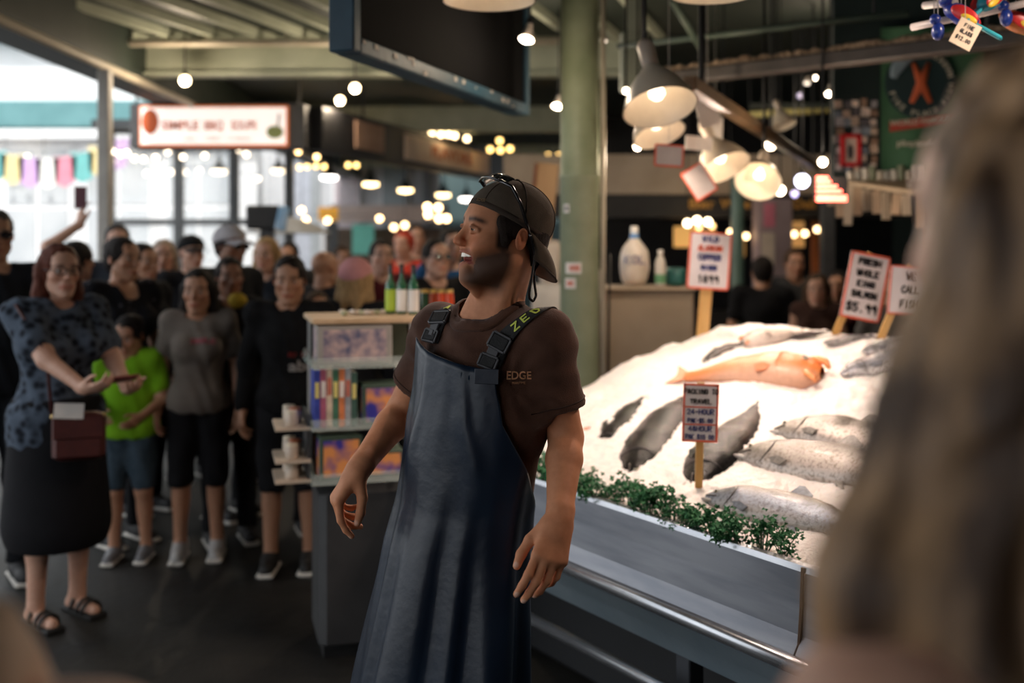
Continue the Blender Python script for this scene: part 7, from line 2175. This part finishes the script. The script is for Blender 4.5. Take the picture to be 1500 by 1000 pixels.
# reflector bulbs clamped overhead
def globe(label, px, py, Y, dpx, e=8, col=(1, .72, .40), name='light_bulb', group=None, cat='bulb', drop=True, flood=False, power=0):
    q = P(px, py, Y); r = max(.012, (dpx / FP * Y) / 2)
    t = thing(name, label, cat, q, group)
    m = mat('glow_%03d_%d' % (int(col[2] * 100), int(e * 10)), (1, .9, .7), emit=e, ecol=col, sample=False)
    if flood:
        ax = Vector((-.2, -.35, -.9)).normalized()
        mb = MB(); mb.lathe([(r * .45, -r * 2.4), (r * .55, -r * 1.6), (r, -r * .3), (r * 1.02, 0)], q, ax, 18); mb.build('reflector', mat('frosted_glass', (.55, .48, .42), rough=.3), t, True)
        mb = MB(); mb.lathe([(r, 0), (r * .7, r * .25), (0, r * .35)], q, ax, 18); mb.build('face', m, t, True)
        top = q - ax * r * 2.4
    else:
        mb = MB(); mb.ball(q, r, 14); mb.build('globe', m, t, True)
        top = q + Vector((0, 0, r))
    mb = MB(); mb.lathe([(r * .45, 0), (r * .45, r * 1.0), (0, r * 1.05)], top - Vector((0, 0, r * .15)), n=12); mb.build('socket', black, t, True)
    if drop:
        mb = MB(); mb.tube([top, Vector((top.x, top.y, CZ))], .006, 5); mb.build('cord', black, t)
    if power:
        d = bpy.data.lights.new('bulb_light', 'POINT'); d.energy = power; d.color = (1, .80, .58); d.shadow_soft_size = r
        o = bpy.data.objects.new('bulb_light', d); COL.objects.link(o); o.parent = t; o.location = (0, -r * 1.2, -r)
    return t
globe('warm globe bulb below the pale green beam near the street eave', 271, 118, 8.3, 15, power=11)
globe('warm globe bulb hanging closest to the blue framed board', 520, 129, 8.3, 14, power=11)
globe('warm globe bulb hanging just below its neighbour near the fascia', 498, 147, 10.5, 12, power=12)
globe('white flood bulb beside the blue framed board', 771, 58, 4.7, 22, 5, (1, .86, .74), flood=True, power=4)
globe('white flood bulb on the street side of the green column', 816, 156, 7.6, 14, 6, (1, .84, .7), flood=True, power=14)
globe('small flood bulb high beside the column conduit', 884, 60, 5.6, 9, 3, (1, .8, .66), flood=True)
bl = [(917, 133, 5.5, 9), (934, 214, 5.4, 12), (1060, 162, 7.0, 10), (1129, 212, 7.0, 15), (1143, 279, 7.0, 14), (1205, 237, 5.0, 13), (1194, 114, 8.0, 6)]
for (px, py, Y, d) in bl:
    globe('bare warm bulb among the lamps over the stall', px, py, Y, d, 7, (1, .80, .56), group='bare bulbs over the stall', power={934: 8, 1205: 6}.get(px, 0))
globe('cluster bulb with cold violet glow beside the neon sign', 1175, 265, 8.0, 20, 4, (.80, .78, 1.0))
globe('small violet bulb below the cold white one', 1164, 284, 8.0, 10, 1.5, (.55, .48, .9))
globe('dim violet bulb high at the back', 1172, 140, 8.4, 8, .5, (.45, .38, .8))
globe('pale flood bulb beside the photo board', 1215, 138, 7.8, 12, 1.6, (1, .85, .75), flood=True, power=10)
globe('dim flood bulb under the back ceiling', 1182, 122, 8.2, 9, .7, (1, .85, .75), flood=True)

# strings of small lamps
def string(label, pts, Y, dpx=7, e=6, col=(1, .62, .22), sag=True, Yv=None, top=None):
    top = top or CZ
    q0 = P(pts[0][0], pts[0][1], Y)
    t = thing('string_lights', label, 'string lights', q0)
    qs = [P(x, y, Y + (Yv[i] if Yv else 0)) for i, (x, y) in enumerate(pts)]
    order = sorted(range(len(qs)), key=lambda i: pts[i][0])
    line = [qs[i] + Vector((0, 0, dpx / FP * Y * .7)) for i in order]
    if len(line) > 1:
        mb = MB(); mb.tube([Vector((line[0].x, Y, top))] + line + [Vector((line[-1].x, Y, top))], .005, 5); mb.build('wire', black, t)
    m = mat('string_%03d_%d' % (int(col[2] * 100), int(e * 10)), (1, .8, .5), emit=e, ecol=col, sample=False)
    for q in qs:
        mb = MB(); mb.ball(q, dpx / FP * Y / 2, 10); mb.build('bulb', m, t, True)
Y_L = 13.5
string('lower string of yellow lamps below the fascia end', [(428, 244), (439, 245), (450, 244), (463, 243), (475, 244), (510, 242), (522, 242)], 12.5, 7, 3.5, (1, .62, .20))
string('pair of warm lamps just under the sign corner', [(437, 222), (464, 230)], 12.0, 8, 5, (1, .60, .24))
string('row of bright lamps on top of the black fascia', [(633, 196), (646, 197), (657, 197), (666, 199), (684, 203)], 13.0, 8, 6, (1, .70, .36))
string('string of golden lamps at the far end of the fascia', [(718, 219), (732, 206), (733, 220), (747, 218), (760, 231)], 14.0, 8, 3.5, (1, .60, .18))
string('two golden lamps in front of the green column', [(803, 229), (818, 229)], 14.0, 9, 3.5, (1, .62, .18))
string('warm lamps of the far food stall on the sign side', [(442, 308), (448, 322), (480, 323), (556, 320), (577, 333), (593, 330)], 16.0, 9, 4.5, (1, .66, .32))
string('warm lamps of the far food stall behind the laughing man', [(626, 303), (642, 304), (627, 314), (643, 320), (654, 320)], 16.0, 10, 5.5, (1, .66, .32))
string('string of pale lamps outside the glazed screen, upper row', [(165, 222), (176, 226), (186, 224), (197, 232), (210, 233), (228, 231), (246, 222), (268, 230), (300, 228), (350, 219), (361, 226)], 12.25, 8, 3.2, (1, .80, .58), top=3.08)
string('string of pale lamps outside the glazed screen, lower row', [(166, 236), (215, 254), (232, 253), (251, 252), (270, 252), (292, 250), (378, 262)], 12.7, 8, 3.0, (1, .82, .62), top=3.08)
string('string of lamps along the white facade', [(8, 242), (20, 240), (34, 236), (40, 230), (8, 262), (32, 260), (64, 262)], 17.75, 8, 2.6, (1, .84, .66), top=3.56)
string('row of three bright lamps over the bar window', [(1007, 327), (1021, 323), (1037, 325)], 9.6, 11, 6, (1, .74, .44))
string('dim amber lamps behind the bright bar lamps', [(1024, 333), (1043, 331)], 9.8, 9, 2.2, (1, .55, .2))
string('scattered amber lamps along the bar front', [(1070, 340), (1093, 346), (1107, 335), (1163, 343), (1179, 342), (1197, 336)], 9.7, 9, 4, (1, .66, .32))
# far pendants with bright discs
for (px, py, w_, Y, col_, e_, lab) in ((482, 258, 26, 14, (1, .93, .84), 4, 'dark pendant with a white glowing mouth down the hall'), (543, 268, 24, 14.5, (1, .70, .34), 4, 'dark pendant with an amber mouth, first after the white one'), (594, 277, 23, 15, (1, .70, .34), 4, 'dark pendant with an amber mouth above the far stall'), (649, 284, 22, 15.5, (1, .70, .34), 4, 'dark pendant with an amber mouth beside the cap'), (683, 290, 20, 16, (1, .93, .84), 4, 'dark pendant with a white mouth partly behind the cap'), (321, 249, 24, 12.5, (1, .78, .52), 2.5, 'black cone pendant in the middle of the glazed screen'), (408, 248, 22, 12.5, (1, .78, .52), 2.2, 'black cone pendant at the hall end of the glazed screen')):
    q = P(px, py, Y); r = w_ / FP * Y / 2
    t = thing('cone_pendant', lab, 'lamp', q, None)
    mb = MB(); mb.lathe([(r, 0), (r * .55, r * .7), (r * .22, r * 1.15), (r * .10, r * 1.9), (0, r * 1.95)], q, n=20); mb.build('shade', mat('black_enamel', (.006, .012, .012), rough=.3), t, True)
    mb = MB(); mb.lathe([(0, .005), (r * .93, .005), (r * .93, -.04), (0, -.06)], q, n=20); mb.build('diffuser', mat('disc_%d_%d' % (int(col_[2] * 100), int(e_ * 10)), (1, .9, .8), emit=e_, ecol=col_, sample=False), t, True)
    mb = MB(); mb.tube([q + Vector((0, 0, r * 1.9)), Vector((q.x, q.y, 3.08 if abs(Y - 12.5) < .01 else CZ))], .008, 5); mb.build('cord', black, t)
